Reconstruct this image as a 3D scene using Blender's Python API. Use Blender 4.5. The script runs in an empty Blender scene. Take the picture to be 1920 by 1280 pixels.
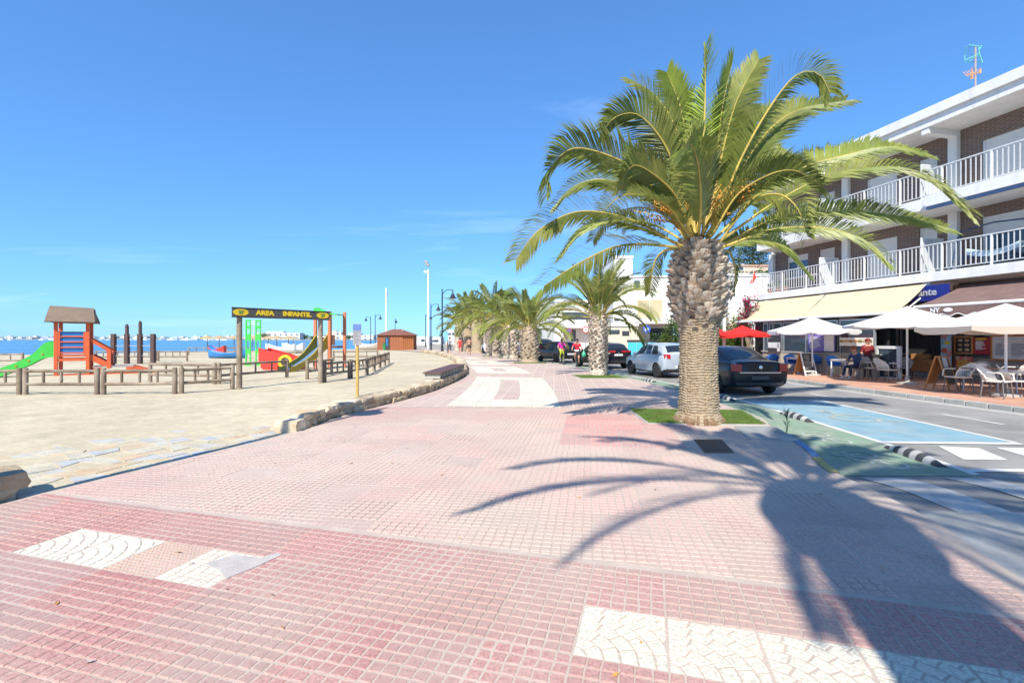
import bpy, bmesh, math, random
from mathutils import Vector, Matrix, noise
R = math.radians
rng = random.Random(11)
sc = bpy.context.scene
col = sc.collection

# ---------------------------------------------------------------- camera, sky, sun, exposure
F, HOR, CX, CAMZ = 900.0, 635.0, 960.0, 1.6          # photo pixels: focal length, horizon row, centre column; eye height in m
cam_d = bpy.data.cameras.new('camera'); cam = bpy.data.objects.new('camera', cam_d); col.objects.link(cam)
cam.location = (0, 0, CAMZ); cam.rotation_euler = (R(90), 0, 0)
cam_d.sensor_width = 36; cam_d.lens = F/1920*36; cam_d.shift_y = -5/1920
cam_d.clip_start = 0.05; cam_d.clip_end = 20000
sc.camera = cam
SUN_EL, SUN_HEAD = R(45), R(18.5)                    # shadows run 18.5 degrees right of straight ahead
world = bpy.data.worlds.new('World'); sc.world = world; world.use_nodes = True
nt = world.node_tree; nt.nodes.clear()
wo = nt.nodes.new('ShaderNodeOutputWorld'); bg = nt.nodes.new('ShaderNodeBackground')
sky = nt.nodes.new('ShaderNodeTexSky'); sky.sky_type = 'NISHITA'; sky.sun_disc = False
sky.sun_elevation = SUN_EL; sky.sun_rotation = R(180) + SUN_HEAD
sky.altitude = 0; sky.air_density = 1.0; sky.dust_density = 0.15; sky.ozone_density = 3.0
tc = nt.nodes.new('ShaderNodeTexCoord'); sep = nt.nodes.new('ShaderNodeSeparateXYZ')
nt.links.new(tc.outputs['Generated'], sep.inputs[0])
def wmath(op, a, b=None):
    n = nt.nodes.new('ShaderNodeMath'); n.operation = op
    for k, v in enumerate((a, b)):
        if v is None: continue
        if isinstance(v, (int, float)): n.inputs[k].default_value = v
        else: nt.links.new(v, n.inputs[k])
    return n.outputs[0]
den = wmath('ADD', wmath('MAXIMUM', sep.outputs[2], 0.0), 0.10)
comb = nt.nodes.new('ShaderNodeCombineXYZ')
nt.links.new(wmath('DIVIDE', sep.outputs[0], den), comb.inputs[0]); nt.links.new(wmath('DIVIDE', sep.outputs[1], den), comb.inputs[1])
mp = nt.nodes.new('ShaderNodeMapping'); mp.inputs['Scale'].default_value = (0.55, 1.5, 1); mp.inputs['Rotation'].default_value = (0, 0, 0.25)
mp.inputs['Location'].default_value = (5.2, 1.9, 0)
nt.links.new(comb.outputs[0], mp.inputs[0])
nz = nt.nodes.new('ShaderNodeTexNoise'); nz.inputs['Scale'].default_value = 0.75; nz.inputs['Detail'].default_value = 7; nz.inputs['Roughness'].default_value = 0.6; nz.inputs['Distortion'].default_value = 0.6
nt.links.new(mp.outputs[0], nz.inputs['Vector'])
rp = nt.nodes.new('ShaderNodeValToRGB'); rp.color_ramp.elements[0].position = 0.55; rp.color_ramp.elements[1].position = 0.88
rp.color_ramp.elements[1].color = (0.55, 0.55, 0.55, 1)
nt.links.new(nz.outputs['Fac'], rp.inputs[0])
mx = nt.nodes.new('ShaderNodeMix'); mx.data_type = 'RGBA'
gm = nt.nodes.new('ShaderNodeGamma'); gm.inputs[1].default_value = 0.66; nt.links.new(sky.outputs[0], gm.inputs[0])      # deep, even blue of the photograph
tint = nt.nodes.new('ShaderNodeMix'); tint.data_type = 'RGBA'; tint.blend_type = 'MULTIPLY'; tint.inputs[0].default_value = 1; tint.inputs[7].default_value = (0.48, 0.93, 1.52, 1)
nt.links.new(gm.outputs[0], tint.inputs[6])
nt.links.new(rp.outputs[0], mx.inputs[0]); nt.links.new(tint.outputs[2], mx.inputs[6]); mx.inputs[7].default_value = (3.4, 4.6, 6.0, 1)
nt.links.new(mx.outputs[2], bg.inputs[0]); bg.inputs[1].default_value = 0.13
nt.links.new(bg.outputs[0], wo.inputs[0])
sd = bpy.data.lights.new('sun', 'SUN'); sd.energy = 3.8; sd.angle = R(0.7); sd.color = (1.0, 0.94, 0.82)
sun = bpy.data.objects.new('sun', sd); col.objects.link(sun)
sun.rotation_euler = Vector((math.cos(SUN_EL)*math.sin(SUN_HEAD), math.cos(SUN_EL)*math.cos(SUN_HEAD), -math.sin(SUN_EL))).to_track_quat('-Z', 'Y').to_euler()
sc.view_settings.view_transform = 'Standard'; sc.view_settings.look = 'None'; sc.view_settings.gamma = 1
sc.view_settings.use_curve_mapping = False
sc.view_settings.exposure = 0.96

# ---------------------------------------------------------------- pixels to places
def G(px, py, z=0.0):                                 # the point of the level z that the photo shows at a pixel
    d = F*(CAMZ - z)/(py - HOR)
    return Vector(((px - CX)*d/F, d, z))
def D(px, py, d):                                     # the point at depth d
    return Vector(((px - CX)*d/F, d, CAMZ + (HOR - py)*d/F))

# ---------------------------------------------------------------- materials
MATS = {}
def mat(name, c, rough=0.6, var=0.12, scale=6.0, bump=0.0, bscale=40.0, metal=0.0, c2=None, c2pos=(0.45, 0.62), c2scale=2.0, rand=0.0,
        pos=False, coat=0.0, spec=0.5, trans=0.0, glass=0.0, emit=0.0, stretch=None, bdist=0.02):
    if name in MATS: return MATS[name]
    m = bpy.data.materials.new(name); m.use_nodes = True; t = m.node_tree; N = t.nodes; Lk = t.links
    b = N['Principled BSDF']; out = N['Material Output']
    b.inputs['Roughness'].default_value = rough; b.inputs['Metallic'].default_value = metal
    b.inputs['Specular IOR Level'].default_value = spec; b.inputs['Coat Weight'].default_value = coat; b.inputs['Coat Roughness'].default_value = 0.05
    if pos: src = N.new('ShaderNodeNewGeometry').outputs['Position']
    else: src = N.new('ShaderNodeTexCoord').outputs['Object']
    if stretch:
        mm = N.new('ShaderNodeMapping'); mm.inputs['Scale'].default_value = stretch; Lk.new(src, mm.inputs[0]); src = mm.outputs[0]
    n1 = N.new('ShaderNodeTexNoise'); n1.inputs['Scale'].default_value = scale; n1.inputs['Detail'].default_value = 6; n1.inputs['Roughness'].default_value = 0.62
    Lk.new(src, n1.inputs['Vector'])
    mr = N.new('ShaderNodeMapRange'); mr.inputs[1].default_value = 0.3; mr.inputs[2].default_value = 0.7; mr.inputs[3].default_value = 1 - var; mr.inputs[4].default_value = 1 + var
    Lk.new(n1.outputs['Fac'], mr.inputs[0])
    val = mr.outputs[0]
    if rand:
        oi = N.new('ShaderNodeObjectInfo'); r2 = N.new('ShaderNodeMapRange'); r2.inputs[3].default_value = 1 - rand; r2.inputs[4].default_value = 1 + rand
        Lk.new(oi.outputs['Random'], r2.inputs[0]); mu = N.new('ShaderNodeMath'); mu.operation = 'MULTIPLY'
        Lk.new(val, mu.inputs[0]); Lk.new(r2.outputs[0], mu.inputs[1]); val = mu.outputs[0]
    base = None
    if c2:
        n2 = N.new('ShaderNodeTexNoise'); n2.inputs['Scale'].default_value = c2scale; n2.inputs['Detail'].default_value = 7; n2.inputs['Roughness'].default_value = 0.65
        Lk.new(src, n2.inputs['Vector'])
        cr = N.new('ShaderNodeValToRGB'); cr.color_ramp.elements[0].position = c2pos[0]; cr.color_ramp.elements[1].position = c2pos[1]
        cr.color_ramp.elements[0].color = (*c, 1); cr.color_ramp.elements[1].color = (*c2, 1)
        Lk.new(n2.outputs['Fac'], cr.inputs[0]); base = cr.outputs[0]
    hs = N.new('ShaderNodeMix'); hs.data_type = 'RGBA'; hs.blend_type = 'MULTIPLY'; hs.inputs[0].default_value = 1
    if base: Lk.new(base, hs.inputs[6])
    else: hs.inputs[6].default_value = (*c, 1)
    Lk.new(val, hs.inputs[7]); Lk.new(hs.outputs[2], b.inputs['Base Color'])
    if bump:
        nb = N.new('ShaderNodeTexNoise'); nb.inputs['Scale'].default_value = bscale; nb.inputs['Detail'].default_value = 5; Lk.new(src, nb.inputs['Vector'])
        bp = N.new('ShaderNodeBump'); bp.inputs['Strength'].default_value = bump; bp.inputs['Distance'].default_value = bdist
        Lk.new(nb.outputs['Fac'], bp.inputs['Height']); Lk.new(bp.outputs[0], b.inputs['Normal'])
    if glass: b.inputs['Transmission Weight'].default_value = glass; b.inputs['IOR'].default_value = 1.3
    if emit: Lk.new(hs.outputs[2], b.inputs['Emission Color']); b.inputs['Emission Strength'].default_value = emit
    if trans:
        tl = N.new('ShaderNodeBsdfTranslucent'); Lk.new(hs.outputs[2], tl.inputs[0]); ms = N.new('ShaderNodeMixShader'); ms.inputs[0].default_value = trans
        Lk.new(b.outputs[0], ms.inputs[1]); Lk.new(tl.outputs[0], ms.inputs[2]); Lk.new(ms.outputs[0], out.inputs[0])
    MATS[name] = m
    return m

# ---------------------------------------------------------------- mesh helpers
class MB:
    def __init__(s): s.v = []; s.f = []; s.m = []
    def add(s, vs, fs, mi=0):
        o = len(s.v); s.v += [tuple(p) for p in vs]
        for f in fs: s.f.append([o + i for i in f]); s.m.append(mi)
        return s
    def box(s, x0, x1, y0, y1, z0, z1, mi=0):
        return s.add([(x0,y0,z0),(x1,y0,z0),(x1,y1,z0),(x0,y1,z0),(x0,y0,z1),(x1,y0,z1),(x1,y1,z1),(x0,y1,z1)],
                     [(3,2,1,0),(4,5,6,7),(0,1,5,4),(1,2,6,5),(2,3,7,6),(3,0,4,7)], mi)
    def obox(s, c, size, M=None, mi=0):
        h = [k/2 for k in size]; c = Vector(c)
        vs = [Vector((x, y, z)) for z in (-h[2], h[2]) for x, y in ((-h[0],-h[1]),(h[0],-h[1]),(h[0],h[1]),(-h[0],h[1]))]
        if M: vs = [M @ p for p in vs]
        return s.add([c + p for p in vs], [(3,2,1,0),(4,5,6,7),(0,1,5,4),(1,2,6,5),(2,3,7,6),(3,0,4,7)], mi)
    def beam(s, a, b, w, h, mi=0, up=(0,0,1)):        # rectangular bar from a to b
        a, b = Vector(a), Vector(b); t = (b - a).normalized(); u = Vector(up)
        if abs(t.dot(u)) > 0.98: u = Vector((0,1,0))
        x = t.cross(u).normalized(); y = x.cross(t)
        vs = [p + x*i*w/2 + y*j*h/2 for p in (a, b) for i, j in ((-1,-1),(1,-1),(1,1),(-1,1))]
        return s.add(vs, [(3,2,1,0),(4,5,6,7),(0,1,5,4),(1,2,6,5),(2,3,7,6),(3,0,4,7)], mi)
    def tube(s, pts, rad, n=8, mi=0, caps=True):
        pts = [Vector(p) for p in pts]; k = len(pts)
        if isinstance(rad, (int, float)): rad = [rad]*k
        o = len(s.v); prev = None
        for i, p in enumerate(pts):
            t = (pts[min(i+1, k-1)] - pts[max(i-1, 0)]).normalized()
            if prev is None:
                x = t.cross(Vector((0,0,1)) if abs(t.z) < 0.9 else Vector((0,1,0))).normalized()
            else:
                x = (prev - t*prev.dot(t)).normalized()
            prev = x; y = t.cross(x)
            for j in range(n):
                a = 2*math.pi*j/n; s.v.append(tuple(p + (x*math.cos(a) + y*math.sin(a))*rad[i]))
        for i in range(k-1):
            for j in range(n):
                a, b = o + i*n + j, o + i*n + (j+1) % n; s.f.append([a, b, b+n, a+n]); s.m.append(mi)
        if caps:
            s.f.append([o + j for j in range(n)][::-1]); s.m.append(mi); s.f.append([o + (k-1)*n + j for j in range(n)]); s.m.append(mi)
        return s
    def cyl(s, a, b, r0, r1=None, n=10, mi=0): return s.tube([a, b], [r0, r0 if r1 is None else r1], n, mi)
    def lathe(s, prof, n=20, c=(0,0,0), mi=0, axis='z'):
        o = len(s.v); k = len(prof)
        for r, z in prof:
            for j in range(n):
                a = 2*math.pi*j/n; x, y = r*math.cos(a), r*math.sin(a)
                p = (x, y, z) if axis == 'z' else (z, x, y)
                s.v.append((p[0]+c[0], p[1]+c[1], p[2]+c[2]))
        for i in range(k-1):
            for j in range(n):
                a, b = o+i*n+j, o+i*n+(j+1) % n; s.f.append([a, b, b+n, a+n]); s.m.append(mi)
        s.f.append([o+j for j in range(n)][::-1]); s.m.append(mi); s.f.append([o+(k-1)*n+j for j in range(n)]); s.m.append(mi)
        return s
    def prism(s, poly, vec, mi=0):
        n = len(poly); vec = Vector(vec); a = [Vector(p) for p in poly]
        return s.add(a + [p + vec for p in a], [list(range(n))[::-1], list(range(n, 2*n))] + [(i, (i+1) % n, n+(i+1) % n, n+i) for i in range(n)], mi)
    def ball(s, c, r, n=10, k=6, mi=0):
        rx, ry, rz = (r, r, r) if isinstance(r, (int, float)) else r
        prof = [(math.sin(math.pi*i/k), -math.cos(math.pi*i/k)) for i in range(k+1)]
        o = len(s.v)
        s.lathe([(max(q, 0.01), z) for q, z in prof], n, (0,0,0), mi)
        for i in range(o, len(s.v)):
            p = s.v[i]; s.v[i] = (c[0]+p[0]*rx, c[1]+p[1]*ry, c[2]+p[2]*rz)
        return s
    def mesh(s, name, mats=(), smooth=None, fix=False):
        me = bpy.data.meshes.new(name); me.from_pydata(s.v, [], s.f)
        for m in (mats if isinstance(mats, (list, tuple)) else [mats]): me.materials.append(m)
        if len(me.materials) > 1: me.polygons.foreach_set('material_index', s.m)
        if fix:
            b = bmesh.new(); b.from_mesh(me); bmesh.ops.recalc_face_normals(b, faces=b.faces); b.to_mesh(me); b.free()
        if smooth is not None:
            me.polygons.foreach_set('use_smooth', [True]*len(me.polygons)); me.set_sharp_from_angle(angle=R(smooth))
        me.update(); return me
    def build(s, name, mats, parent=None, smooth=None, bevel=0, fix=True, **tags):
        return obj(name, s.mesh(name, mats, smooth, fix), parent, bevel, **tags)
def obj(name, me, parent=None, bevel=0, loc=None, rz=None, **tags):
    o = bpy.data.objects.new(name, me); col.objects.link(o)
    if parent: o.parent = parent
    if loc is not None: o.location = loc
    if rz is not None: o.rotation_euler[2] = rz
    if bevel:
        b = o.modifiers.new('bevel', 'BEVEL'); b.width = bevel; b.segments = 2; b.limit_method = 'ANGLE'; b.angle_limit = R(40)
    for k, v in tags.items(): o[k] = v
    return o
def thing(name, label, cat, loc=(0,0,0), rz=0.0, group=None):
    o = bpy.data.objects.new(name, None); col.objects.link(o); o.location = loc; o.rotation_euler[2] = rz; o.empty_display_size = 0.1
    o['label'] = label; o['category'] = cat
    if group: o['group'] = group
    return o
def dup(o, parent=None, **tags):
    c = o.copy(); col.objects.link(c); c.parent = parent
    for ch in list(o.children): dup(ch, c)
    for k, v in tags.items(): c[k] = v
    return c
def crom(pts, n):                                     # smooth curve through points, n samples even in parameter
    pts = [Vector(p) for p in pts]; k = len(pts); out = []
    for i in range(n):
        u = i/(n-1)*(k-1); a = min(int(u), k-2); t = u - a
        p0, p1, p2, p3 = pts[max(a-1, 0)], pts[a], pts[a+1], pts[min(a+2, k-1)]
        out.append(0.5*((2*p1) + (p2-p0)*t + (2*p0-5*p1+4*p2-p3)*t*t + (3*p1-p0-3*p2+p3)*t**3))
    return out
def even(pts, n):                                     # resample evenly by length
    L = [0]
    for a, b in zip(pts, pts[1:]): L.append(L[-1] + (b-a).length)
    out = []; j = 0
    for i in range(n):
        s = L[-1]*i/(n-1)
        while j < len(L)-2 and L[j+1] < s: j += 1
        t = (s - L[j])/max(L[j+1]-L[j], 1e-9); out.append(pts[j].lerp(pts[j+1], min(t, 1)))
    return out
def inpoly(x, y, P):
    c = False; j = len(P)-1
    for i in range(len(P)):
        xi, yi, xj, yj = P[i][0], P[i][1], P[j][0], P[j][1]
        if (yi > y) != (yj > y) and x < (xj-xi)*(y-yi)/(yj-yi)+xi: c = not c
        j = i
    return c
def sstep(a, b, x):
    t = min(max((x-a)/(b-a), 0), 1); return t*t*(3-2*t)
def text_mesh(txt, size, depth, material, bold=0.0, name='lettering'):
    cu = bpy.data.curves.new('t', 'FONT'); cu.body = txt; cu.size = size; cu.extrude = depth; cu.offset = bold; cu.align_x = 'CENTER'; cu.align_y = 'CENTER'; cu.resolution_u = 3
    o = bpy.data.objects.new('t', cu); col.objects.link(o); bpy.context.view_layer.update()
    me = bpy.data.meshes.new_from_object(o.evaluated_get(bpy.context.evaluated_depsgraph_get())); bpy.data.objects.remove(o)
    me.name = name; me.materials.clear(); me.materials.append(material); return me
# ---------------------------------------------------------------- the ground: lines that the promenade and the road follow
PL = [(-6.6,-3),(-5.5,2.6),(-4.95,4.8),(-3.75,8.3),(-3.54,10.0),(-2.8,12.6),(-2.26,15.65),(-1.96,21.8),(-2.9,30),(-4.75,40),(-7.9,51.4),(-10.6,57.6),(-18,72),(-26,86)]
PR = [(2.2,-3),(3.0,1.6),(3.4,3.2),(3.76,4.4),(3.92,5.8),(4.42,7.2),(4.8,8.9),(5.1,10.2),(5.15,14.7),(4.78,19.7),(4.2,24),(3.3,29),(2.2,33),(0.9,38.5),(-1,45),(-4,55),(-8,65),(-15,80)]
BW = [(5.75,5.9),(6.05,7.93),(6.29,12.97),(6.1,17.6),(5.3,22.8),(4.4,29),(3.3,33),(2.0,38.5),(0.1,45),(-2.9,55),(-7,65.5),(-13.5,80)]
RR = [(12.9,-3),(12.3,4),(11.66,10.9),(11.1,15.6),(10.9,19.1),(10.3,24),(9.3,30),(7.8,36),(5.5,44),(2,54),(-3,66),(-9,80)]
def V3(P): return [Vector((x, y, 0)) for x, y in P]
def lineX(P, y):                                      # x of a polyline at depth y
    for (x0, y0), (x1, y1) in zip(P, P[1:]):
        if y0 <= y <= y1: return x0 + (x1-x0)*(y-y0)/(y1-y0)
    return P[0][0] if y < P[0][1] else P[-1][0]
def road_z(x, y):                                     # the road rises flush with the promenade at the crossing
    return -0.10 + 0.085*(1-sstep(5.0, 6.2, y))*(1-sstep(5.0, 7.5, x))
SAND_N = Vector((-0.722, 0.692, 0)); SAND_0 = Vector((-57, 63, 0))
def sand_z(x, y):
    q = (Vector((x, y, 0))-SAND_0).dot(SAND_N)
    dx = lineX(PL, y) - x
    return -0.03 - 0.50*sstep(-16, 0, q) - 1.6*sstep(0, 30, q) + 0.02*noise.noise((x*0.35, y*0.35, 0)) + 0.010*noise.noise((x*1.7, y*1.7, 3)) - 0.03*(1-sstep(0.0, 1.5, dx)) - 0.5*(1-sstep(-3.5, -0.8, dx))

M_sand = mat('sand', (0.475, 0.405, 0.285), 0.95, 0.13, 2.2, bump=0.45, bscale=7, bdist=0.04, c2=(0.55, 0.475, 0.335), c2scale=0.25, pos=True, spec=0.1)
M_mortar = mat('sand_mortar', (0.47, 0.385, 0.325), 0.95, 0.12, 3, bump=0.3, bscale=90, pos=True, spec=0.1)
M_asph = mat('asphalt', (0.235, 0.226, 0.212), 0.9, 0.16, 1.1, bump=0.35, bscale=160, c2=(0.34, 0.325, 0.30), c2scale=0.5, c2pos=(0.4, 0.75), pos=True, spec=0.25)
M_white = mat('road_white', (0.62, 0.61, 0.57), 0.8, 0.12, 4, bump=0.15, bscale=160, c2=(0.42, 0.41, 0.39), c2scale=6, c2pos=(0.55, 0.8), pos=True, spec=0.2)
M_green = mat('lane_green', (0.215, 0.30, 0.215), 0.85, 0.12, 2, bump=0.2, bscale=160, c2=(0.30, 0.33, 0.26), c2scale=1.5, pos=True, spec=0.2)
M_blue = mat('bay_blue', (0.20, 0.345, 0.41), 0.8, 0.12, 2, bump=0.2, bscale=160, c2=(0.29, 0.36, 0.38), c2scale=1.3, c2pos=(0.4, 0.7), pos=True, spec=0.2)
M_conc = mat('concrete', (0.40, 0.38, 0.35), 0.9, 0.13, 3, bump=0.25, bscale=60, pos=True, spec=0.2)
M_kerb = mat('kerb_concrete', (0.36, 0.355, 0.33), 0.9, 0.14, 4, bump=0.25, bscale=60, rand=0.1, pos=True, spec=0.2)
M_town = mat('town_ground', (0.33, 0.30, 0.25), 0.95, 0.2, 0.2, pos=True, spec=0.1)
# red tiles, weathered, with sand blown over them
def tile_mat(name, red, dust, lo, hi, brick=False, bump=0.35, rnd=1.0):
    m = bpy.data.materials.new(name); m.use_nodes = True; t = m.node_tree; N = t.nodes; L = t.links; b = N['Principled BSDF']
    b.inputs['Roughness'].default_value = 0.75; b.inputs['Specular IOR Level'].default_value = 0.3
    geo = N.new('ShaderNodeNewGeometry'); P = geo.outputs['Position']
    def noi(s, d=6, r=0.6):
        n = N.new('ShaderNodeTexNoise'); n.inputs['Scale'].default_value = s; n.inputs['Detail'].default_value = d; n.inputs['Roughness'].default_value = r; L.new(P, n.inputs['Vector']); return n.outputs['Fac']
    def mrange(v, a, b_, c, d):
        n = N.new('ShaderNodeMapRange'); n.inputs[1].default_value = a; n.inputs[2].default_value = b_; n.inputs[3].default_value = c; n.inputs[4].default_value = d; L.new(v, n.inputs[0]); return n.outputs[0]
    def mix(f, a, c, mode='MIX'):
        n = N.new('ShaderNodeMix'); n.data_type = 'RGBA'; n.blend_type = mode
        for k, v in ((0, f), (6, a), (7, c)):
            if isinstance(v, tuple): n.inputs[k].default_value = (*v, 1)
            elif isinstance(v, (int, float)): n.inputs[k].default_value = v
            else: L.new(v, n.inputs[k])
        return n.outputs[2]
    oi = N.new('ShaderNodeObjectInfo')
    c = mix(mrange(noi(55, 4), 0.35, 0.7, 0, 1), red, tuple(min(1, k*1.75+0.05) for k in red))     # chipped aggregate
    c = mix(mrange(oi.outputs['Random'], 0, 1, 0, 0.5*rnd), c, tuple(k*0.70 for k in red))
    c = mix(mrange(oi.outputs['Random'], 0.55, 0.6, 0, 0.28*rnd), c, (0.46, 0.36, 0.32))
    c = mix(mrange(noi(1.1, 6, 0.65), 0.56, 0.72, 0, 0.30), c, (0.20, 0.15, 0.13))                # old stains
    vo = N.new('ShaderNodeTexVoronoi'); vo.inputs['Scale'].default_value = 2.1; L.new(P, vo.inputs['Vector'])
    c = mix(mrange(vo.outputs['Distance'], 0.025, 0.055, 0.55, 0.0), c, (0.12, 0.10, 0.09))       # trodden gum
    if brick:
        mpn = N.new('ShaderNodeMapping'); mpn.inputs['Rotation'].default_value = (0, 0, R(5)); L.new(P, mpn.inputs[0])
        br = N.new('ShaderNodeTexBrick'); br.offset = 0; br.inputs['Scale'].default_value = 1; br.inputs['Brick Width'].default_value = 0.47; br.inputs['Row Height'].default_value = 0.47
        br.inputs['Mortar Size'].default_value = 0.012; br.inputs['Color1'].default_value = (1,1,1,1); br.inputs['Color2'].default_value = (0.86,0.84,0.84,1); br.inputs['Mortar'].default_value = (1.25,1.35,1.2,1)
        L.new(mpn.outputs[0], br.inputs['Vector']); c = mix(1.0, c, br.outputs['Color'], 'MULTIPLY')
        b2 = N.new('ShaderNodeTexBrick'); b2.offset = 0; b2.inputs['Scale'].default_value = 1; b2.inputs['Brick Width'].default_value = 0.094; b2.inputs['Row Height'].default_value = 0.094
        b2.inputs['Mortar Size'].default_value = 0.008; b2.inputs['Color1'].default_value = (1,1,1,1); b2.inputs['Color2'].default_value = (0.95,0.94,0.94,1); b2.inputs['Mortar'].default_value = (1.2,1.45,1.3,1)
        L.new(mpn.outputs[0], b2.inputs['Vector']); c = mix(1.0, c, b2.outputs['Color'], 'MULTIPLY')
    # sand blown over the paving: broad drifts plus fine grains
    f1 = mrange(noi(0.42, 7, 0.62), lo, hi, 0, 1); f2 = mrange(noi(26, 5, 0.7), 0.35, 0.65, 0.35, 1)
    mm = N.new('ShaderNodeMath'); mm.operation = 'MULTIPLY'; L.new(f1, mm.inputs[0]); L.new(f2, mm.inputs[1])
    c = mix(mm.outputs[0], c, dust)
    L.new(c, b.inputs['Base Color'])
    bp = N.new('ShaderNodeBump'); bp.inputs['Strength'].default_value = bump; bp.inputs['Distance'].default_value = 0.01; L.new(noi(120, 5, 0.7), bp.inputs['Height']); L.new(bp.outputs[0], b.inputs['Normal'])
    return m
DUST = (0.50, 0.425, 0.345)
M_tileA = tile_mat('tile_red', (0.335, 0.15, 0.135), DUST, 0.36, 0.72)
M_tileB = tile_mat('tile_pink_dusty', (0.415, 0.25, 0.215), DUST, 0.30, 0.56)
M_tileC = tile_mat('tile_brick_red', (0.42, 0.21, 0.185), DUST, 0.42, 0.75)
M_tileFar = tile_mat('tile_far', (0.46, 0.30, 0.27), DUST, 0.34, 0.80, brick=True)
M_tileW = tile_mat('tile_cream', (0.455, 0.425, 0.34), (0.52, 0.46, 0.38), 0.45, 0.85, rnd=0.12)
M_tact = tile_mat('tile_tactile', (0.42, 0.22, 0.15), DUST, 0.5, 0.8)

# sea
def sea_mat():
    m = bpy.data.materials.new('sea_water'); m.use_nodes = True; N = m.node_tree.nodes; L = m.node_tree.links; b = N['Principled BSDF']
    b.inputs['Roughness'].default_value = 0.22; b.inputs['Specular IOR Level'].default_value = 0.35
    g = N.new('ShaderNodeNewGeometry'); mp = N.new('ShaderNodeMapping'); mp.inputs['Scale'].default_value = (0.05, 0.22, 1); L.new(g.outputs['Position'], mp.inputs[0])
    n = N.new('ShaderNodeTexNoise'); n.inputs['Scale'].default_value = 0.6; n.inputs['Detail'].default_value = 5; L.new(mp.outputs[0], n.inputs['Vector'])
    cr = N.new('ShaderNodeValToRGB'); cr.color_ramp.elements[0].position = 0.35; cr.color_ramp.elements[1].position = 0.65
    cr.color_ramp.elements[0].color = (0.035, 0.155, 0.31, 1); cr.color_ramp.elements[1].color = (0.075, 0.235, 0.40, 1)
    L.new(n.outputs['Fac'], cr.inputs[0]); L.new(cr.outputs[0], b.inputs['Base Color'])
    n2 = N.new('ShaderNodeTexNoise'); n2.inputs['Scale'].default_value = 1.4; n2.inputs['Detail'].default_value = 6; L.new(g.outputs['Position'], n2.inputs['Vector'])
    bp = N.new('ShaderNodeBump'); bp.inputs['Strength'].default_value = 0.9; bp.inputs['Distance'].default_value = 0.35; L.new(n2.outputs['Fac'], bp.inputs['Height']); L.new(bp.outputs[0], b.inputs['Normal'])
    return m
MB().add([(-7000,-300,-0.55),(7000,-300,-0.55),(7000,14000,-0.55),(-7000,14000,-0.55)], [(0,1,2,3)]).build('sea', sea_mat(), kind='structure')
# town ground
MB().add([(-6,-80,-0.2),(700,-80,-0.2),(700,900,-0.2),(-80,900,-0.2),(-40,300,-0.2),(-30,120,-0.2),(-22,70,-0.2),(-6,40,-0.2)], [tuple(range(8))]).build('ground', M_town, kind='structure')
# sand of the beach
sb = MB(); xs = [-150, -130, -110] + [-100+i*1.5 for i in range(40)] + [-40+i*0.6 for i in range(66)]; ys = [-8+0.5*i for i in range(120)] + [52+1.5*i for i in range(50)]
xs = [x for x in xs if x <= -0.4]
for y in ys:
    for x in xs: sb.v.append((x, y, sand_z(x, y)))
W = len(xs)
for j in range(len(ys)-1):
    for i in range(W-1): sb.f.append([j*W+i, j*W+i+1, (j+1)*W+i+1, (j+1)*W+i]); sb.m.append(0)
sand = sb.build('beach_sand', M_sand, smooth=80, fix=False, kind='structure')

def strip(mb, A, B, y0, y1, n, zf, m=1, mi=0):        # a band between two polylines, sampled by depth
    o = len(mb.v)
    for i in range(n+1):
        y = y0 + (y1-y0)*i/n; a, b = lineX(A, y), lineX(B, y)
        for k in range(m+1):
            x = a + (b-a)*k/m; mb.v.append((x, y, zf(x, y)))
    for i in range(n):
        for k in range(m):
            p = o + i*(m+1)+k; mb.f.append([p, p+1, p+m+2, p+m+1]); mb.m.append(mi)
def smoothP(P, n=160): return [(p.x, p.y) for p in crom(V3(P), n)]
PLs, PRs, BWs, RRs = smoothP(PL), smoothP(PR), smoothP(BW), smoothP(RR)
Y_T = 11.2                                            # tiles are built to here, the paving material takes over beyond
# grass plots round the palms
PLOT1 = [G(1180,767), G(1392,770), G(1437,797), G(1215,794)]
PLOT2 = [G(1072,703.5), G(1150,703), G(1180,709.5), G(1090,709.5)]
SLAB1 = [G(1376,799), G(1452,799), G(1496,824), G(1404,824)]
GRATE = [G(1299,823), G(1354,823), G(1379,849), G(1321,849)]
mb = MB(); strip(mb, PLs, PRs, -3, Y_T, 60, lambda x, y: -0.004, 12)
prom = mb.build('promenade', M_mortar, fix=False, kind='structure')
mb = MB(); strip(mb, PLs, PRs, Y_T, 79, 110, lambda x, y: 0.0, 8)
mb.build('far_paving', M_tileFar, prom, fix=False)
mb = MB()                                             # edge of the promenade down to the road
for i in range(120):
    y0, y1 = 5.0+i*0.6, 5.0+(i+1)*0.6; a, b = lineX(PRs, y0), lineX(PRs, y1)
    mb.add([(a,y0,-0.006 if y0 < Y_T else 0),(b,y1,-0.006 if y0 < Y_T else 0),(b,y1,-0.3),(a,y0,-0.3)], [(0,1,2,3)])
mb.build('edge_face', M_conc, prom, fix=False)
mb = MB(); pr = PRs                                   # kerb of the promenade, flush stones
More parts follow.
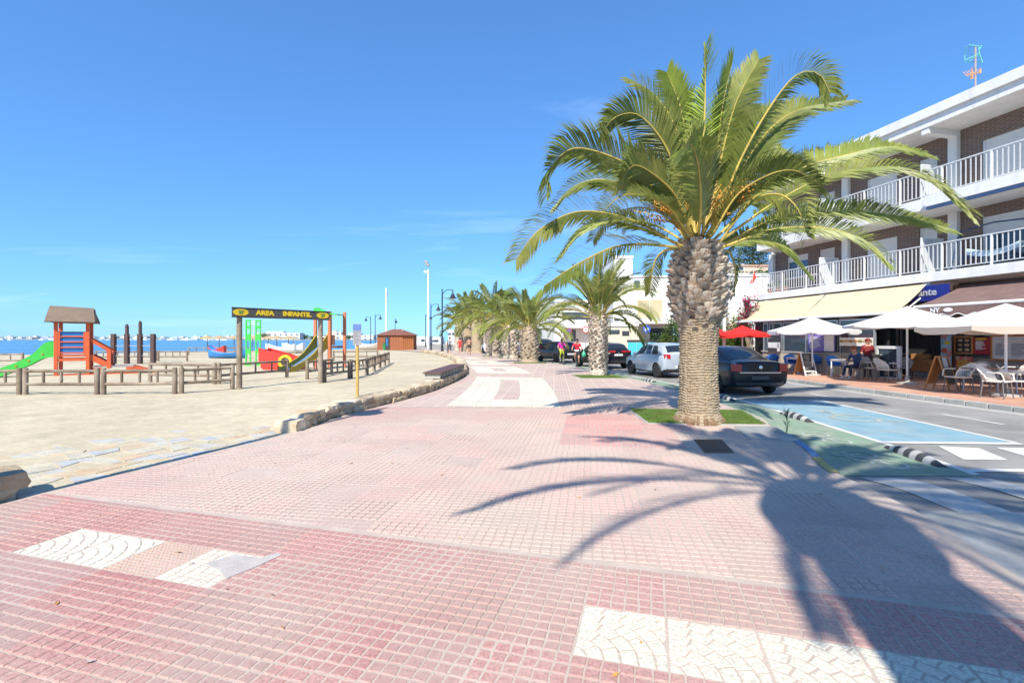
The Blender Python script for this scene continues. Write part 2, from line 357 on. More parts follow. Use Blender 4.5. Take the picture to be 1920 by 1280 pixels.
for y0, y1, nm, mt in ((5.75, 6.5, 'painted_kerb', mat('kerb_yellow', (0.42, 0.34, 0.12), 0.8, 0.25, 6)), (6.5, 7.9, 'painted_kerb', mat('kerb_blue', (0.09, 0.22, 0.42), 0.8, 0.25, 6))):
    q = MB(); n = 6
    for i in range(n):
        a, b = y0+(y1-y0)*i/n, y0+(y1-y0)*(i+1)/n; xa, xb = lineX(pr, a), lineX(pr, b)
        q.add([(xa-0.10,a,0.006),(xa+0.012,a,0.006),(xa+0.012,a,-0.098),(xb-0.10,b,0.006),(xb+0.012,b,0.006),(xb+0.012,b,-0.098)], [(0,1,4,3),(1,2,5,4)])
    q.build(nm, mt, prom, fix=False)

# ---- paving tiles
T = 0.47
A0 = Vector((0.434, 2.892, 0)); angA = R(-16); uA = Vector((math.cos(angA), math.sin(angA), 0)); vA = Vector((-math.sin(angA), math.cos(angA), 0))
angB = R(-9); uB = Vector((math.cos(angB), math.sin(angB), 0)); vB = Vector((-math.sin(angB), math.cos(angB), 0))
B0 = Vector((0.586, 3.47, 0)) + vB*0.02
def red_cells(seed, n=6):
    r = random.Random(seed); g = T/n; out = []
    bx = [[0 if i in (0, n) else r.uniform(-0.006, 0.006) for _ in range(n+1)] for i in range(n+1)]
    for a in range(n):
        for b in range(n):
            x0, x1 = a*g + (0.0034 if a else 0.0055), (a+1)*g - (0.0034 if a < n-1 else 0.0055)
            y0, y1 = b*g + (0.0034 if b else 0.0055), (b+1)*g - (0.0034 if b < n-1 else 0.0055)
            j = lambda: r.uniform(-0.003, 0.003)
            out.append([(x0+j()+bx[a][b], y0+j()), (x1+j()+bx[a+1][b], y0+j()), (x1+j()+bx[a+1][b+1], y1+j()), (x0+j()+bx[a][b+1], y1+j())])
    return out
def fan_cells(seed):
    r = random.Random(seed); out = []; rad = [0, 0.075, 0.16, 0.245, 0.33, 0.415, 0.50, 0.585, 0.67]; cnt = [1, 2, 3, 4, 5, 6, 7, 8]
    cl = lambda p: (min(max(p[0], 0.006), T-0.006), min(max(p[1], 0.006), T-0.006))
    for k in range(8):
        n = cnt[k]; off = r.uniform(-0.1, 0.1)/n
        for i in range(n):
            a0, a1 = (i/n)*math.pi/2, ((i+1)/n)*math.pi/2; r0, r1 = rad[k]+0.004, rad[k+1]-0.004
            e = 0.0045/max(r1, 0.05)
            q = [(rr*math.cos(a), rr*math.sin(a)) for rr, a in ((r0, a0+e), (r1, a0+e), (r1, (a0+a1)/2), (r1, a1-e), (r0, a1-e))]
            q = [cl(p) for p in q]
            ar = sum(q[i][0]*q[(i+1) % 5][1]-q[(i+1) % 5][0]*q[i][1] for i in range(5))/2
            if ar > 0.0009: out.append(q)
    return out
def tact_cells(seed, n=13):
    g = T/n; return [[(a*g+0.006, b*g+0.006), ((a+1)*g-0.006, b*g+0.006), ((a+1)*g-0.006, (b+1)*g-0.006), (a*g+0.006, (b+1)*g-0.006)] for a in range(n) for b in range(n)]
def pillow(mb, q, fine=True, z0=-0.016, z1=0.0, h=0.006):
    n = len(q); cx = sum(p[0] for p in q)/n; cy = sum(p[1] for p in q)/n
    def ins(e):
        o = []
        for p in q:
            dx, dy = p[0]-cx, p[1]-cy; l = math.hypot(dx, dy); k = max(0.2, 1-e*1.41/max(l, 1e-4)); o.append((cx+dx*k, cy+dy*k))
        return o
    rings = [[(p[0], p[1], z0) for p in q], [(p[0], p[1], z1-0.004) for p in ins(0.001)], [(p[0], p[1], z1) for p in ins(h)]] if fine else [[(p[0], p[1], z0) for p in q], [(p[0], p[1], z1) for p in ins(h*0.7)]]
    vs = [p for rg in rings for p in rg]; fs = []
    for k in range(len(rings)-1):
        for i in range(n): fs.append((k*n+i, k*n+(i+1) % n, (k+1)*n+(i+1) % n, (k+1)*n+i))
    fs.append(tuple((len(rings)-1)*n+i for i in range(n)))
    mb.add(vs, fs)
CELLS = {'red': [red_cells(s) for s in range(6)], 'fan': [fan_cells(s) for s in range(3)], 'tact': [tact_cells(0)], 'cobble': [red_cells(40)]}
WHOLE = {}
def whole_mesh(kind, var, m):
    k = (kind, var, m.name)
    if k not in WHOLE:
        b = MB()
        for q in CELLS[kind][var]: pillow(b, q)
        WHOLE[k] = b.mesh('paving_tile', m)
    return WHOLE[k]
PROM_POLY = [(lineX(PLs, -3+i*0.5)+0.02, -3+i*0.5) for i in range(30)] + [(lineX(PRs, -3+i*0.5)-0.11, -3+i*0.5) for i in range(29, -1, -1)]
HOLES = [PLOT1, SLAB1, GRATE]
def ok(x, y): return y < Y_T+0.03 and inpoly(x, y, PROM_POLY) and not any(inpoly(x, y, h) for h in HOLES)
BRK = [G(1056,776), G(1270,776), G(1300,845), G(1056,838)]
tiles = []
for zone, O, u, v, ang in (('A', A0, uA, vA, angA), ('B', B0, uB, vB, angB)):
    for i in range(-22, 16):
        for j in range(-8, 26):
            o = O + u*(i*T) + v*(j*T); c = o + (u+v)*(T/2)
            if c.y < 1.7 or c.y > 12.4 or abs(c.x) > 1.15*c.y+0.8: continue
            if zone == 'A' and j > 1: continue
            kind, m = 'red', (M_tileA if zone == 'A' else M_tileB)
            if zone == 'A' and j == -1:
                if i >= 0 or i in (-9, -8): kind, m = 'fan', M_tileW
                elif i == -7: kind, m = 'tact', M_tact
                elif i == -6: kind, m = 'cobble', M_tileW
            if zone == 'B' and inpoly(c.x, c.y, BRK): m = M_tileC
            var = rng.randrange(len(CELLS[kind])); keep = []
            cut = False
            for q in CELLS[kind][var]:
                side = [((o + u*p[0] + v*p[1] - A0).dot(vA)-0.545)*-1 if zone == 'A' else (o + u*p[0] + v*p[1] - A0).dot(vA)-0.615 for p in q]
                if min(side) < 0:
                    cut = True; n_ = len(q); q2 = []
                    for e in range(n_):
                        a_, b_, sa, sb2 = q[e], q[(e+1) % n_], side[e], side[(e+1) % n_]
                        if sa >= 0: q2.append(a_)
                        if (sa >= 0) != (sb2 >= 0): t_ = sa/(sa-sb2); q2.append((a_[0]+(b_[0]-a_[0])*t_, a_[1]+(b_[1]-a_[1])*t_))
                    if len(q2) < 3 or abs(sum(q2[e][0]*q2[(e+1) % len(q2)][1]-q2[(e+1) % len(q2)][0]*q2[e][1] for e in range(len(q2))))/2 < 0.0008: continue
                    q = q2
                if all(ok((o + u*p[0] + v*p[1]).x, (o + u*p[0] + v*p[1]).y) for p in q): keep.append(q)
            if keep: tiles.append((c.length, o, ang, u, v, kind, var, m, keep, len(keep) == len(CELLS[kind][var]) and not cut))
tiles.sort(key=lambda t: t[0])
rest = {}
for k, (dist, o, ang, u, v, kind, var, m, keep, full) in enumerate(tiles):
    if k < 298:
        if full: me = whole_mesh(kind, var, m)
        else:
            b = MB()
            for q in keep: pillow(b, q)
            me = b.mesh('paving_tile', m)
        t = obj('paving_tile', me, prom, loc=o + Vector((0, 0, rng.uniform(-0.002, 0.002))), rz=ang)
        t.rotation_euler[0] = rng.uniform(-0.004, 0.004); t.rotation_euler[1] = rng.uniform(-0.004, 0.004)
    else:
        b = rest.setdefault(m.name, (MB(), m))[0]
        for q in keep: pillow(b, h=0.003, q=[((o + u*p[0] + v*p[1]).x, (o + u*p[0] + v*p[1]).y) for p in q], fine=False)
for b, m in rest.values(): b.build('paving_tile_field', m, prom, fix=False, kind='stuff')
# cream rings laid in the paving farther on
def bil(Q, s, t): return Q[0].lerp(Q[1], s).lerp(Q[3].lerp(Q[2], s), t)
def ring(colsL, colsR, holes, nu, nv):
    # colsL/colsR: pixel columns of points down the left and right edge
    Lp = even(crom([G(*p) for p in colsL], 20), nv+1); Rp = even(crom([G(*p) for p in colsR], 20), nv+1)
    for j in range(nv):
        for i in range(nu):
            if (i, j) in holes: continue
            q = []
            for (a, b) in ((i, j), (i+1, j), (i+1, j+1), (i, j+1)): q.append(Lp[b].lerp(Rp[b], a/nu))
            c = sum(q, Vector())/4; q = [c + (p-c)*0.985 for p in q]
            b = MB(); b.add([(p.x, p.y, 0.001) for p in q] + [(p.x, p.y, 0.006) for p in q], [(4,5,6,7),(0,1,5,4),(1,2,6,5),(2,3,7,6),(3,0,4,7)])
            b.build('paving_tile', M_tileW, prom, fix=True)
ring([(894,706),(877,729),(837,760)], [(1017,708),(1036,731),(1052,764)], {(i, j) for i in (3, 4) for j in (1, 2, 3, 4, 5)}, 8, 7)
ring([(878,686.5),(887,691.5),(894,699)], [(968,688),(984,693.5),(998,700.5)], {(i, j) for i in (3, 4) for j in (1, 2)}, 8, 4)
ring([(857,676),(868,679.5),(884,684)], [(930,675.5),(943,679.5),(957,684)], {(3, 1), (4, 1)}, 8, 3)
ring([(842,670),(850,672.5)], [(888,669.5),(905,673)], {(1, 0)}, 4, 1)
# covers let into the paving
M_cem = mat('cement_patch', (0.44, 0.40, 0.37), .95, .12, 6, bump=.3, bscale=60, pos=True)
for pts in ([(385,1056),(440,1040),(490,1046),(520,1036),(528,1040),(480,1062),(425,1084),(412,1070)],):
    b = MB(); b.prism([tuple(G(*p)+Vector((0,0,-.006))) for p in pts][::-1], (0,0,.010)); b.build('cement_patch', M_cem, prom)
b = MB(); b.prism([(p.x, p.y, -0.02) for p in SLAB1][::-1], (0, 0, 0.024)); b.build('concrete_cover', mat('cover_slab', (0.27,0.28,0.27), 0.8, 0.15, 5, pos=True), prom)
cv = G(1470, 822); b = MB(); b.lathe([(0.20, -0.02), (0.20, 0.010), (0.185, 0.014), (0.02, 0.014)], 24, (cv.x, cv.y, 0)); b.build('round_cover', M_conc, prom, smooth=40)
b = MB(); Q = [Vector((p.x, p.y, 0)) for p in GRATE]
b.prism([(p.x, p.y, -0.03) for p in GRATE][::-1], (0, 0, 0.01), 0)
for k in range(12):
    t0 = (k+0.15)/12; t1 = (k+0.75)/12
    b.prism([tuple(bil(Q, 0.02, t0)+Vector((0,0,-0.02))), tuple(bil(Q, 0.02, t1)+Vector((0,0,-0.02))), tuple(bil(Q, 0.98, t1)+Vector((0,0,-0.02))), tuple(bil(Q, 0.98, t0)+Vector((0,0,-0.02)))], (0, 0, 0.022), 0)
b.build('drain_grate', mat('cast_iron', (0.07, 0.066, 0.062), 0.55, 0.2, 20, metal=0.6), prom)

rl_ = random.Random(31); b = MB()                       # dry leaf bits and grit lying about
for _ in range(60):
    x, y = rl_.uniform(-4, 4), 2.0+7*rl_.random()**1.5
    if not ok(x, y): continue
    a = rl_.uniform(0, 6.28); L = rl_.uniform(.008, .03); w_ = L*rl_.uniform(.25, .6); p = Vector((x, y, .004)); t_ = Vector((math.cos(a), math.sin(a), 0)); n_ = Vector((-t_.y, t_.x, 0))
    b.add([p-t_*L, p+n_*w_+Vector((0,0,.006)), p+t_*L+Vector((0,0,rl_.uniform(0,.01))), p-n_*w_], [(0,1,2,3)], rl_.randrange(3))
b.build('leaf_litter', [mat('litter_brown', (.22,.13,.06), .9), mat('litter_orange', (.50,.25,.06), .9), mat('litter_pale', (.52,.48,.40), .9)], prom, fix=False, kind='stuff')
# ---- road
mb = MB(); LW = [(x+0.0, y) for x, y in PRs]
strip(mb, LW, RRs, -3, 79, 120, road_z, 14)
road = mb.build('road', M_asph, fix=False, smooth=60, kind='structure')
def paint(name, m, poly, dz=0.005, parent=road, n=6): # a painted quad laid on the road
    Q = [Vector((p[0], p[1], 0)) for p in poly]; b = MB()
    for j in range(n+1):
        for i in range(n+1):
            p = bil(Q, i/n, j/n); b.v.append((p.x, p.y, road_z(p.x, p.y)+dz))
    for j in range(n):
        for i in range(n): k = j*(n+1)+i; b.f.append([k, k+1, k+n+2, k+n+1]); b.m.append(0)
    return b.build(name, m, parent, fix=False)
mb = MB(); strip(mb, [(x+0.02, y) for x, y in PRs], BWs, 5.9, 78, 100, lambda x, y: road_z(x, y)+0.006, 4); mb.build('cycle_lane', M_green, road, fix=False)
mb = MB(); strip(mb, [(x-0.05, y) for x, y in BWs], [(x+0.06, y) for x, y in BWs], 5.95, 78, 100, lambda x, y: road_z(x, y)+0.010); mb.build('lane_line', M_white, road, fix=False)
paint('blue_parking_bay', M_blue, [(6.12,7.95),(8.17,7.85),(8.42,13.1),(6.33,13.0)], 0.007)
for q in ([(6.10,7.78),(8.22,7.68),(8.22,7.83),(6.10,7.93)], [(8.17,7.85),(8.27,7.85),(8.52,13.2),(8.42,13.2)], [(6.33,13.02),(8.44,13.12),(8.44,13.22),(6.33,13.12)]): paint('bay_line', M_white, q, 0.011)
for q in ([(6.35,6.75),(6.95,6.72),(7.25,7.45),(6.75,7.6)], [(7.35,6.52),(8.05,6.5),(8.15,7.45),(7.55,7.5)], [(8.6,6.5),(9.2,6.5),(9.4,7.4),(8.8,7.4)], [(9.8,6.5),(10.4,6.5),(10.6,7.4),(10.0,7.4)]): paint('hatch_stripe', M_white, q, 0.006)
paint('stop_line', M_white, [(5.75,6.1),(11.2,6.1),(11.2,6.24),(5.75,6.24)], 0.012)
M_worn = mat('worn_crossing', (0.46, 0.45, 0.42), .85, .16, 4, c2=(.34,.33,.31), c2scale=5, c2pos=(.42,.7), pos=True)
paint('crossing_ramp', mat('ramp_concrete', (0.40, 0.385, 0.35), .9, .15, 1.5, bump=.2, bscale=80, c2=(.30,.29,.27), c2scale=.9, pos=True), [(3.1,2.2),(8.4,2.2),(8.4,4.3),(3.80,4.5)], 0.005)
for k in range(8):
    x = 4.1 + k*1.0; paint('crossing_stripe', M_worn, [(x+.05,4.45),(x+0.55,4.42),(x+0.62,5.75),(x+0.1,5.8)], 0.006)
for y in (9.5, 13.6, 18.5, 24):
    x = lineX(RRs, y)-2.1; paint('centre_dash', M_white, [(x,y),(x+0.09,y),(x+0.05,y+1.3),(x-0.04,y+1.3)], 0.006)
mb = MB(); strip(mb, [(x-0.42, y) for x, y in RRs], [(x-0.01, y) for x, y in RRs], 5, 78, 90, lambda x, y: road_z(x, y)+0.004); mb.build('gutter', M_conc, road, fix=False)
# white symbols: wheelchair in the bay, bicycles in the lane
def sym(name, O, e1, e2, strokes, w):
    b = MB()
    for st in strokes:
        P = [O + e1*x + e2*y for x, y in st]
        for a, c in zip(P, P[1:]):
            t = (c-a).normalized(); n = Vector((-t.y, t.x, 0))*w/2; a2, c2 = a-t*w*0.3, c+t*w*0.3
            b.add([(p.x, p.y, road_z(p.x, p.y)+0.0125+rng.uniform(0, 0.001)) for p in (a2-n, c2-n, c2+n, a2+n)], [(0,1,2,3)])
    b.build(name, M_fade, road, fix=False)
M_fade = mat('worn_white', (0.40, 0.43, 0.38), .85, .2, 8, c2=(.27,.33,.26), c2scale=5, c2pos=(.45,.7), pos=True)
arc = lambda cx, cy, r, a0, a1, n=10: [(cx+r*math.cos(R(a0+(a1-a0)*i/n)), cy+r*math.sin(R(a0+(a1-a0)*i/n))) for i in range(n+1)]
sym('wheelchair_symbol', Vector((7.3, 10.2, 0)), Vector((1, 0, 0)), Vector((0.03, 1, 0)), [arc(0, 0, 0.42, 100, 360, 14), [(-0.05, 0.75), (-0.05, 0.15), (0.35, 0.15), (0.55, -0.45), (0.72, -0.40)], [(-0.05, 0.5), (0.3, 0.5)], arc(-0.05, 0.98, 0.09, 0, 360, 8)], 0.085)
for y in (6.75, 8.2, 21, 27):
    x = (lineX(PRs, y)+lineX(BWs, y))/2
    sym('bicycle_symbol', Vector((x, y, 0)), Vector((0, 1, 0)), Vector((-1, 0, 0)), [arc(-0.28, 0, 0.2, 0, 360, 12), arc(0.28, 0, 0.2, 0, 360, 12), [(-0.28, 0), (-0.08, 0.28), (0.2, 0.28), (0.0, 0), (-0.28, 0)], [(0.0, 0), (-0.12, 0.35)], [(0.28, 0), (0.18, 0.38), (0.28, 0.40)]], 0.045)
# ---- pavement on the cafe side with kerb stones
M_pave2 = mat('cafe_paving', (0.45, 0.245, 0.175), 0.85, 0.13, 2.5, bump=0.2, bscale=60, c2=(0.50, 0.31, 0.22), c2scale=0.8, pos=True, spec=0.2)
mb = MB(); FARR = [(x+30, y) for x, y in RRs]
strip(mb, [(x+0.17, y) for x, y in RRs], FARR, -3, 79, 80, lambda x, y: 0.02, 4)
pave = mb.build('cafe_pavement', M_pave2, fix=False, kind='structure')
y = 7.0
kerbme = {}
def kerb_stone(y0, y1, stub=0.012):
    a0, a1 = lineX(RRs, y0+stub), lineX(RRs, y1-stub); b = MB()
    lo = [(a0, y0+stub, -0.25), (a0+0.165, y0+stub, -0.25), (a1+0.165, y1-stub, -0.25), (a1, y1-stub, -0.25)]
    b.prism(lo, (0, 0, 0.275)); return b
n = 0
while y < 34:
    kerb_stone(y, y+0.52).build('kerb_stone', M_kerb, pave, bevel=0.012); y += 0.52; n += 1
b = MB()
while y < 78: b2 = kerb_stone(y, y+1.0); b.add(b2.v, b2.f); y += 1.0
b.build('kerb_stone_run', M_kerb, pave, kind='stuff')

# ---- grass plots
def blades(poly, n, seed, zb):
    r = random.Random(seed); b = MB(); Q = [Vector((p[0], p[1], 0)) for p in poly]
    for _ in range(n):
        p = bil(Q, r.random(), r.random()); a = r.uniform(0, 6.28); h = r.uniform(0.02, 0.05); w = 0.004
        dx, dy = math.cos(a)*w, math.sin(a)*w; lx, ly = r.uniform(-0.02, 0.02), r.uniform(-0.02, 0.02)
        b.add([(p.x-dx, p.y-dy, zb), (p.x+dx, p.y+dy, zb), (p.x+lx, p.y+ly, zb+h)], [(0,1,2)])
    return b
M_grass = mat('grass_blade', (0.145, 0.245, 0.05), 0.8, 0.3, 3, c2=(.22,.24,.09), c2scale=3.5, c2pos=(.46,.68), pos=True, trans=0.3, spec=0.2); M_turf = mat('turf_soil', (0.12, 0.14, 0.05), 0.95, 0.3, 8, pos=True)
for P, nb, lab in ((PLOT1, 26000, 'square of short green turf around the nearest palm'), (PLOT2, 9000, 'strip of green turf around the second palm')):
    b = MB(); b.prism([(p.x, p.y, -0.02) for p in P][::-1], (0, 0, 0.026)); t = b.build('turf_plot', M_turf, kind='structure')
    blades(P, nb, 5, 0.006).build('grass', M_grass, t, fix=False, kind='stuff')
    b = MB()
    for k in range(4):
        a, c = P[k], P[(k+1) % 4]; a2, c2 = Vector((a[0], a[1], 0.0)), Vector((c[0], c[1], 0.0)); b.beam(a2, c2, 0.07, 0.03)
    b.build('plot_edging', M_conc, t)
for k, (px, py, lab) in enumerate(((926,667,''),(959,671,''),(993,680,''))):
    c = G(px, py); P = [c+Vector((-1.1,0.8,0)), c+Vector((1.0,0.8,0)), c+Vector((1.1,-0.8,0)), c+Vector((-1.0,-0.8,0))]
    b = MB(); b.prism([(p.x, p.y, 0.0) for p in P][::-1], (0, 0, 0.012)); t = b.build('turf_plot', M_turf, kind='structure')
    blades(P, 1500, 9+k, 0.012).build('grass', M_grass, t, fix=False, kind='stuff')
# ---------------------------------------------------------------- palms
M_leaf = mat('palm_leaflet', (0.25, 0.305, 0.075), 0.42, 0.25, 1.2, c2=(0.38, 0.39, 0.115), c2scale=0.9, rand=0.22, pos=True, trans=0.48, spec=0.5)
M_leafy = mat('palm_leaflet_young', (0.27, 0.34, 0.05), 0.45, 0.2, 1.2, rand=0.15, pos=True, trans=0.38)
M_rach = mat('palm_rachis', (0.50, 0.37, 0.085), 0.55, 0.2, 3, rand=0.12, pos=True)
M_base = mat('palm_leaf_base', (0.52, 0.465, 0.385), 0.95, 0.3, 9, c2=(0.29, 0.21, 0.15), c2scale=7, bump=0.6, bscale=40, rand=0.22, spec=0.1)
M_trunk = mat('palm_trunk', (0.44, 0.355, 0.245), 0.95, 0.28, 5, c2=(0.30, 0.225, 0.145), c2scale=5, bump=0.7, bscale=45, spec=0.1, stretch=(1, 1, 3))
M_date = mat('palm_dates', (0.70, 0.27, 0.03), 0.5, 0.25, 9)
def frond(pts, nl, Lmax, seed, wid=0.034, vee=0.42, rr=0.032, mb=None, start=0.19, twist=0.0):
    r = random.Random(seed); mb = mb or MB(); C = even(crom(pts, 60), 26); n = len(C)
    mb.tube(C, [rr*(1-0.86*(i/(n-1))) for i in range(n)], 5, 0)
    fine = even(crom(pts, 60), nl)
    for i in range(nl):
        t = i/(nl-1)
        if t < start: continue
        p = fine[i]; T_ = (fine[min(i+1, nl-1)]-fine[max(i-1, 0)]).normalized()
        S = T_.cross(Vector((0, 0, 1)))
        S = S.normalized() if S.length > 0.05 else Vector((1, 0, 0))
        Nn = S.cross(T_); tw = twist*min(1, .35+t); S, Nn = S*math.cos(tw)+Nn*math.sin(tw), Nn*math.cos(tw)-S*math.sin(tw)
        prof = min(1, 0.30+0.70*(t-start)/0.28) * (1-0.55*max(0, (t-0.45)/0.55)**1.6)
        for sg in (-1, 1):
            L = Lmax*prof*r.uniform(0.86, 1.1)
            fw = 0.55+0.65*t+r.uniform(-0.12, 0.12); v = vee+r.uniform(-0.18, 0.18)
            d = (S*sg + Nn*v + T_*fw).normalized(); q = p + d*(L*0.55)
            d2 = (d + Vector((0, 0, -0.28-0.2*r.random())) + T_*0.15).normalized(); e = q + d2*(L*0.45)
            w = (T_*0.75 + Nn*0.55 - d*(T_*0.75+Nn*0.55).dot(d)).normalized()*wid*0.5
            mb.add([p-w*0.5, p+w*0.5, q+w, q-w, e], [(0,1,2,3),(3,2,4)], 1)
    return mb
def scar_trunk(prof, n, dz, row, cols, amp, flat, seed=0):
    # lathe with rows of leaf scars in relief; prof = [(z, r)]
    b = MB(); z0, z1 = prof[0][0], prof[-1][0]; k = int((z1-z0)/dz)
    def rad(z):
        for (a, ra), (c, rc) in zip(prof, prof[1:]):
            if a <= z <= c: t = (z-a)/(c-a); t = t*t*(3-2*t)*0.5+t*0.5; return ra+(rc-ra)*t
        return prof[-1][1]
    for i in range(k+1):
        z = z0+(z1-z0)*i/k
        for j in range(n):
            a = 2*math.pi*j/n; rw = max(0, z/row+.55*noise.noise((math.cos(a)*2.2, math.sin(a)*2.2, z*3+seed))+.35*noise.noise((math.cos(a)*7, math.sin(a)*7, z*5))); ri = int(rw); fr = rw-ri; cu = a/(2*math.pi)*cols + (0.5 if ri % 2 else 0); cf = cu-int(cu)
            h = amp*((fr if fr < 0.8 else (1-fr)*4)-0.3) * (1 if flat else 1-abs(cf-0.5)*1.2) - (amp*0.5 if (cf < 0.08) else 0)
            h += 0.018*noise.noise((math.cos(a)*3, math.sin(a)*3, z*2.5+seed)) + 0.5*amp*noise.noise((math.cos(a)*14, math.sin(a)*14, z*16+seed))
            q = rad(z)+h; b.v.append((q*math.cos(a), q*math.sin(a), z))
    for i in range(k):
        for j in range(n): p = i*n+j; q = i*n+(j+1) % n; b.f.append([p, q, q+n, p+n]); b.m.append(0)
    b.f.append([k*n+j for j in range(n)]); b.m.append(0)
    return b
# the scale left by a cut frond
b = MB(); b.add([(-.075,0,-.06),(.075,0,-.06),(.095,0,.02),(0,0,.07),(-.095,0,.02),(-.055,-.09,.015),(.055,-.09,.015),(.070,-.125,.050),(0,-.11,.078),(-.070,-.125,.050)],
      [(0,1,6,5),(1,2,7,6),(2,3,8,7),(3,4,9,8),(4,0,5,9),(5,6,7,8,9)])
ME_base = b.mesh('leaf_base', M_base, 30, True)
def add_bases(root, n, z0, z1, rad, sc_, seed):
    r = random.Random(seed)
    for i in range(n):
        z = z0+(z1-z0)*i/n; a = i*2.39996+r.uniform(-.12, .12); q = rad(z)-0.02
        o = obj('leaf_base', ME_base, root, loc=(q*math.cos(a), q*math.sin(a), z+r.uniform(-.02, .02)), rz=a+math.pi/2)
        s = sc_*r.uniform(.8, 1.2); o.scale = (s, s*r.uniform(.7, 1.3), s); o.rotation_euler[0] = r.uniform(-.35, .25)
def interp(P, z):
    for (a, ra), (c, rc) in zip(P, P[1:]):
        if a <= z <= c: return ra+(rc-ra)*(z-a)/(c-a)
    return P[0][1] if z < P[0][0] else P[-1][1]
def fruit(root, origin, to, n, seed):
    r = random.Random(seed); b = MB(); origin, to = Vector(origin), Vector(to)
    for _ in range(n):
        e = to + Vector((r.gauss(0, .17), r.gauss(0, .17), r.gauss(0, .14))); m_ = origin.lerp(e, .55)+Vector((0, 0, .10))
        P = crom([origin, m_, e], 6); b.tube(P, .006, 3, 0, caps=False)
        for k in range(5): p = P[-1].lerp(P[-3], k/5)+Vector((r.gauss(0, .015), r.gauss(0, .015), r.gauss(0, .015))); b.ball(p, .016, 5, 3, 1)
    return b.build('fruit_bunch', [M_rach, M_date], root, fix=False)
# --- nearest palm, frond by frond
d1 = 9.29; P1 = Vector((3.61, d1, 0)); palm1 = thing('palm_tree', 'big date palm with bulging scaly trunk and orange fruit, nearest the camera', 'palm', P1)
prof1 = [(-.05,.47),(.08,.43),(.2,.365),(.75,.34),(1.4,.34),(1.85,.36),(1.98,.42)]
scar_trunk(prof1, 120, .010, .05, 22, .034, True).build('trunk', M_trunk, palm1, smooth=50, fix=False)
bul = [(1.93,.34),(2.02,.41),(2.17,.455),(2.58,.485),(2.99,.455),(3.3,.34),(3.5,.20)]
bb = MB(); bb.lathe([(interp(bul, 1.93+.08*i), 1.93+.08*i) for i in range(20)], 28); bb.build('crown_shaft', mat('palm_fibre', (.20,.14,.09), .95, .3, 9, bump=.8, bscale=25), palm1, smooth=60)
add_bases(palm1, 264, 1.97, 3.46, lambda z: interp(bul, z), 1.0, 3); add_bases(palm1, 34, 1.72, 2.0, lambda z: .335+.05*(z-1.72)/.28, .62, 4)
b = MB(); rr_ = random.Random(5)
for i in range(110): a = rr_.uniform(0, 6.28); q = rr_.uniform(.40, .47); b.tube([(q*math.cos(a)*.8, q*math.sin(a)*.8, .16), (q*math.cos(a), q*math.sin(a), .05), (q*math.cos(a)*1.03, q*math.sin(a)*1.03, -.02)], [.02, .025, .014], 5)
b.build('root_skirt', mat('palm_root', (.20,.125,.07), .95, .3, 12), palm1, fix=False)
Z = lambda zx, zy, dd: D(940+zx*.4792, 80+zy*.4792, d1+dd) - P1
SP = [ # photo-traced main fronds: points (zoom px), depth offset at tip
 ([(690,790),(560,715),(400,665),(270,668),(140,740),(58,850)], -.6), ([(720,755),(620,600),(500,480),(300,412),(200,480),(178,595)], -1.0),
 ([(730,740),(600,620),(500,560),(380,535),(280,565),(215,630)], 1.4), ([(690,800),(560,788),(440,800),(300,865),(170,950)], -1.3),
 ([(685,808),(640,812),(600,860),(578,980)], .9), ([(745,735),(700,560),(640,400),(540,285),(450,290),(400,345)], -.6),
 ([(748,725),(720,500),(680,330),(600,205),(515,150)], .4), ([(755,715),(735,450),(700,250),(648,118)], 1.2), ([(772,705),(790,400),(798,200),(796,18)], -.2),
 ([(800,700),(840,420),(870,220),(905,75)], .9), ([(815,690),(860,450),(920,230),(1008,68)], 1.6), ([(830,715),(930,470),(1040,270),(1150,130),(1240,120),(1285,195)], -.3),
 ([(835,725),(940,500),(1040,350),(1160,265),(1345,228)], 1.0), ([(845,760),(1000,600),(1180,490),(1350,440),(1500,410),(1660,440)], 1.8),
 ([(855,775),(1050,640),(1250,535),(1480,492),(1650,530),(1760,610),(1830,670)], -.5), ([(850,785),(920,690),(1000,610),(1090,595),(1160,650),(1200,760)], -2.0),
 ([(868,790),(1050,700),(1250,665),(1500,670),(1735,725)], .5), ([(870,800),(1050,735),(1250,725),(1400,765),(1505,855)], .0),
 ([(700,790),(560,730),(420,700),(330,730),(240,830)], 2.4), ([(860,800),(960,770),(1080,790),(1190,900)], 2.6), ([(880,815),(900,830),(915,900),(910,985)], 1.2),
 ([(790,730),(800,560),(830,430),(850,360),(845,420)], -2.0), ([(740,740),(680,600),(600,520),(520,480),(470,540)], -1.8), ([(760,730),(740,560),(700,420),(630,350),(560,390)], 1.8),
 ([(820,730),(900,560),(990,470),(1090,440),(1180,480)], 2.6), ([(830,745),(920,600),(1040,520),(1150,500),(1250,560)], -1.6), ([(775,735),(780,600),(770,480),(745,400),(720,420)], -2.4),
 ([(800,720),(830,540),(880,380),(960,280),(1040,270)], 2.4), ([(730,745),(650,640),(560,600),(470,600),(400,660)], -2.2)]
def facing(pts):                                      # twist sign picked so that the flat of the blade turns to the camera
    C = crom(pts, 9); T_ = (C[6]-C[4]).normalized(); S = T_.cross(Vector((0, 0, 1)))
    if S.length < .05: return 1
    S.normalize(); N_ = S.cross(T_); return 1 if abs((N_*.64-S*.77).y) > abs((N_*.64+S*.77).y) else -1
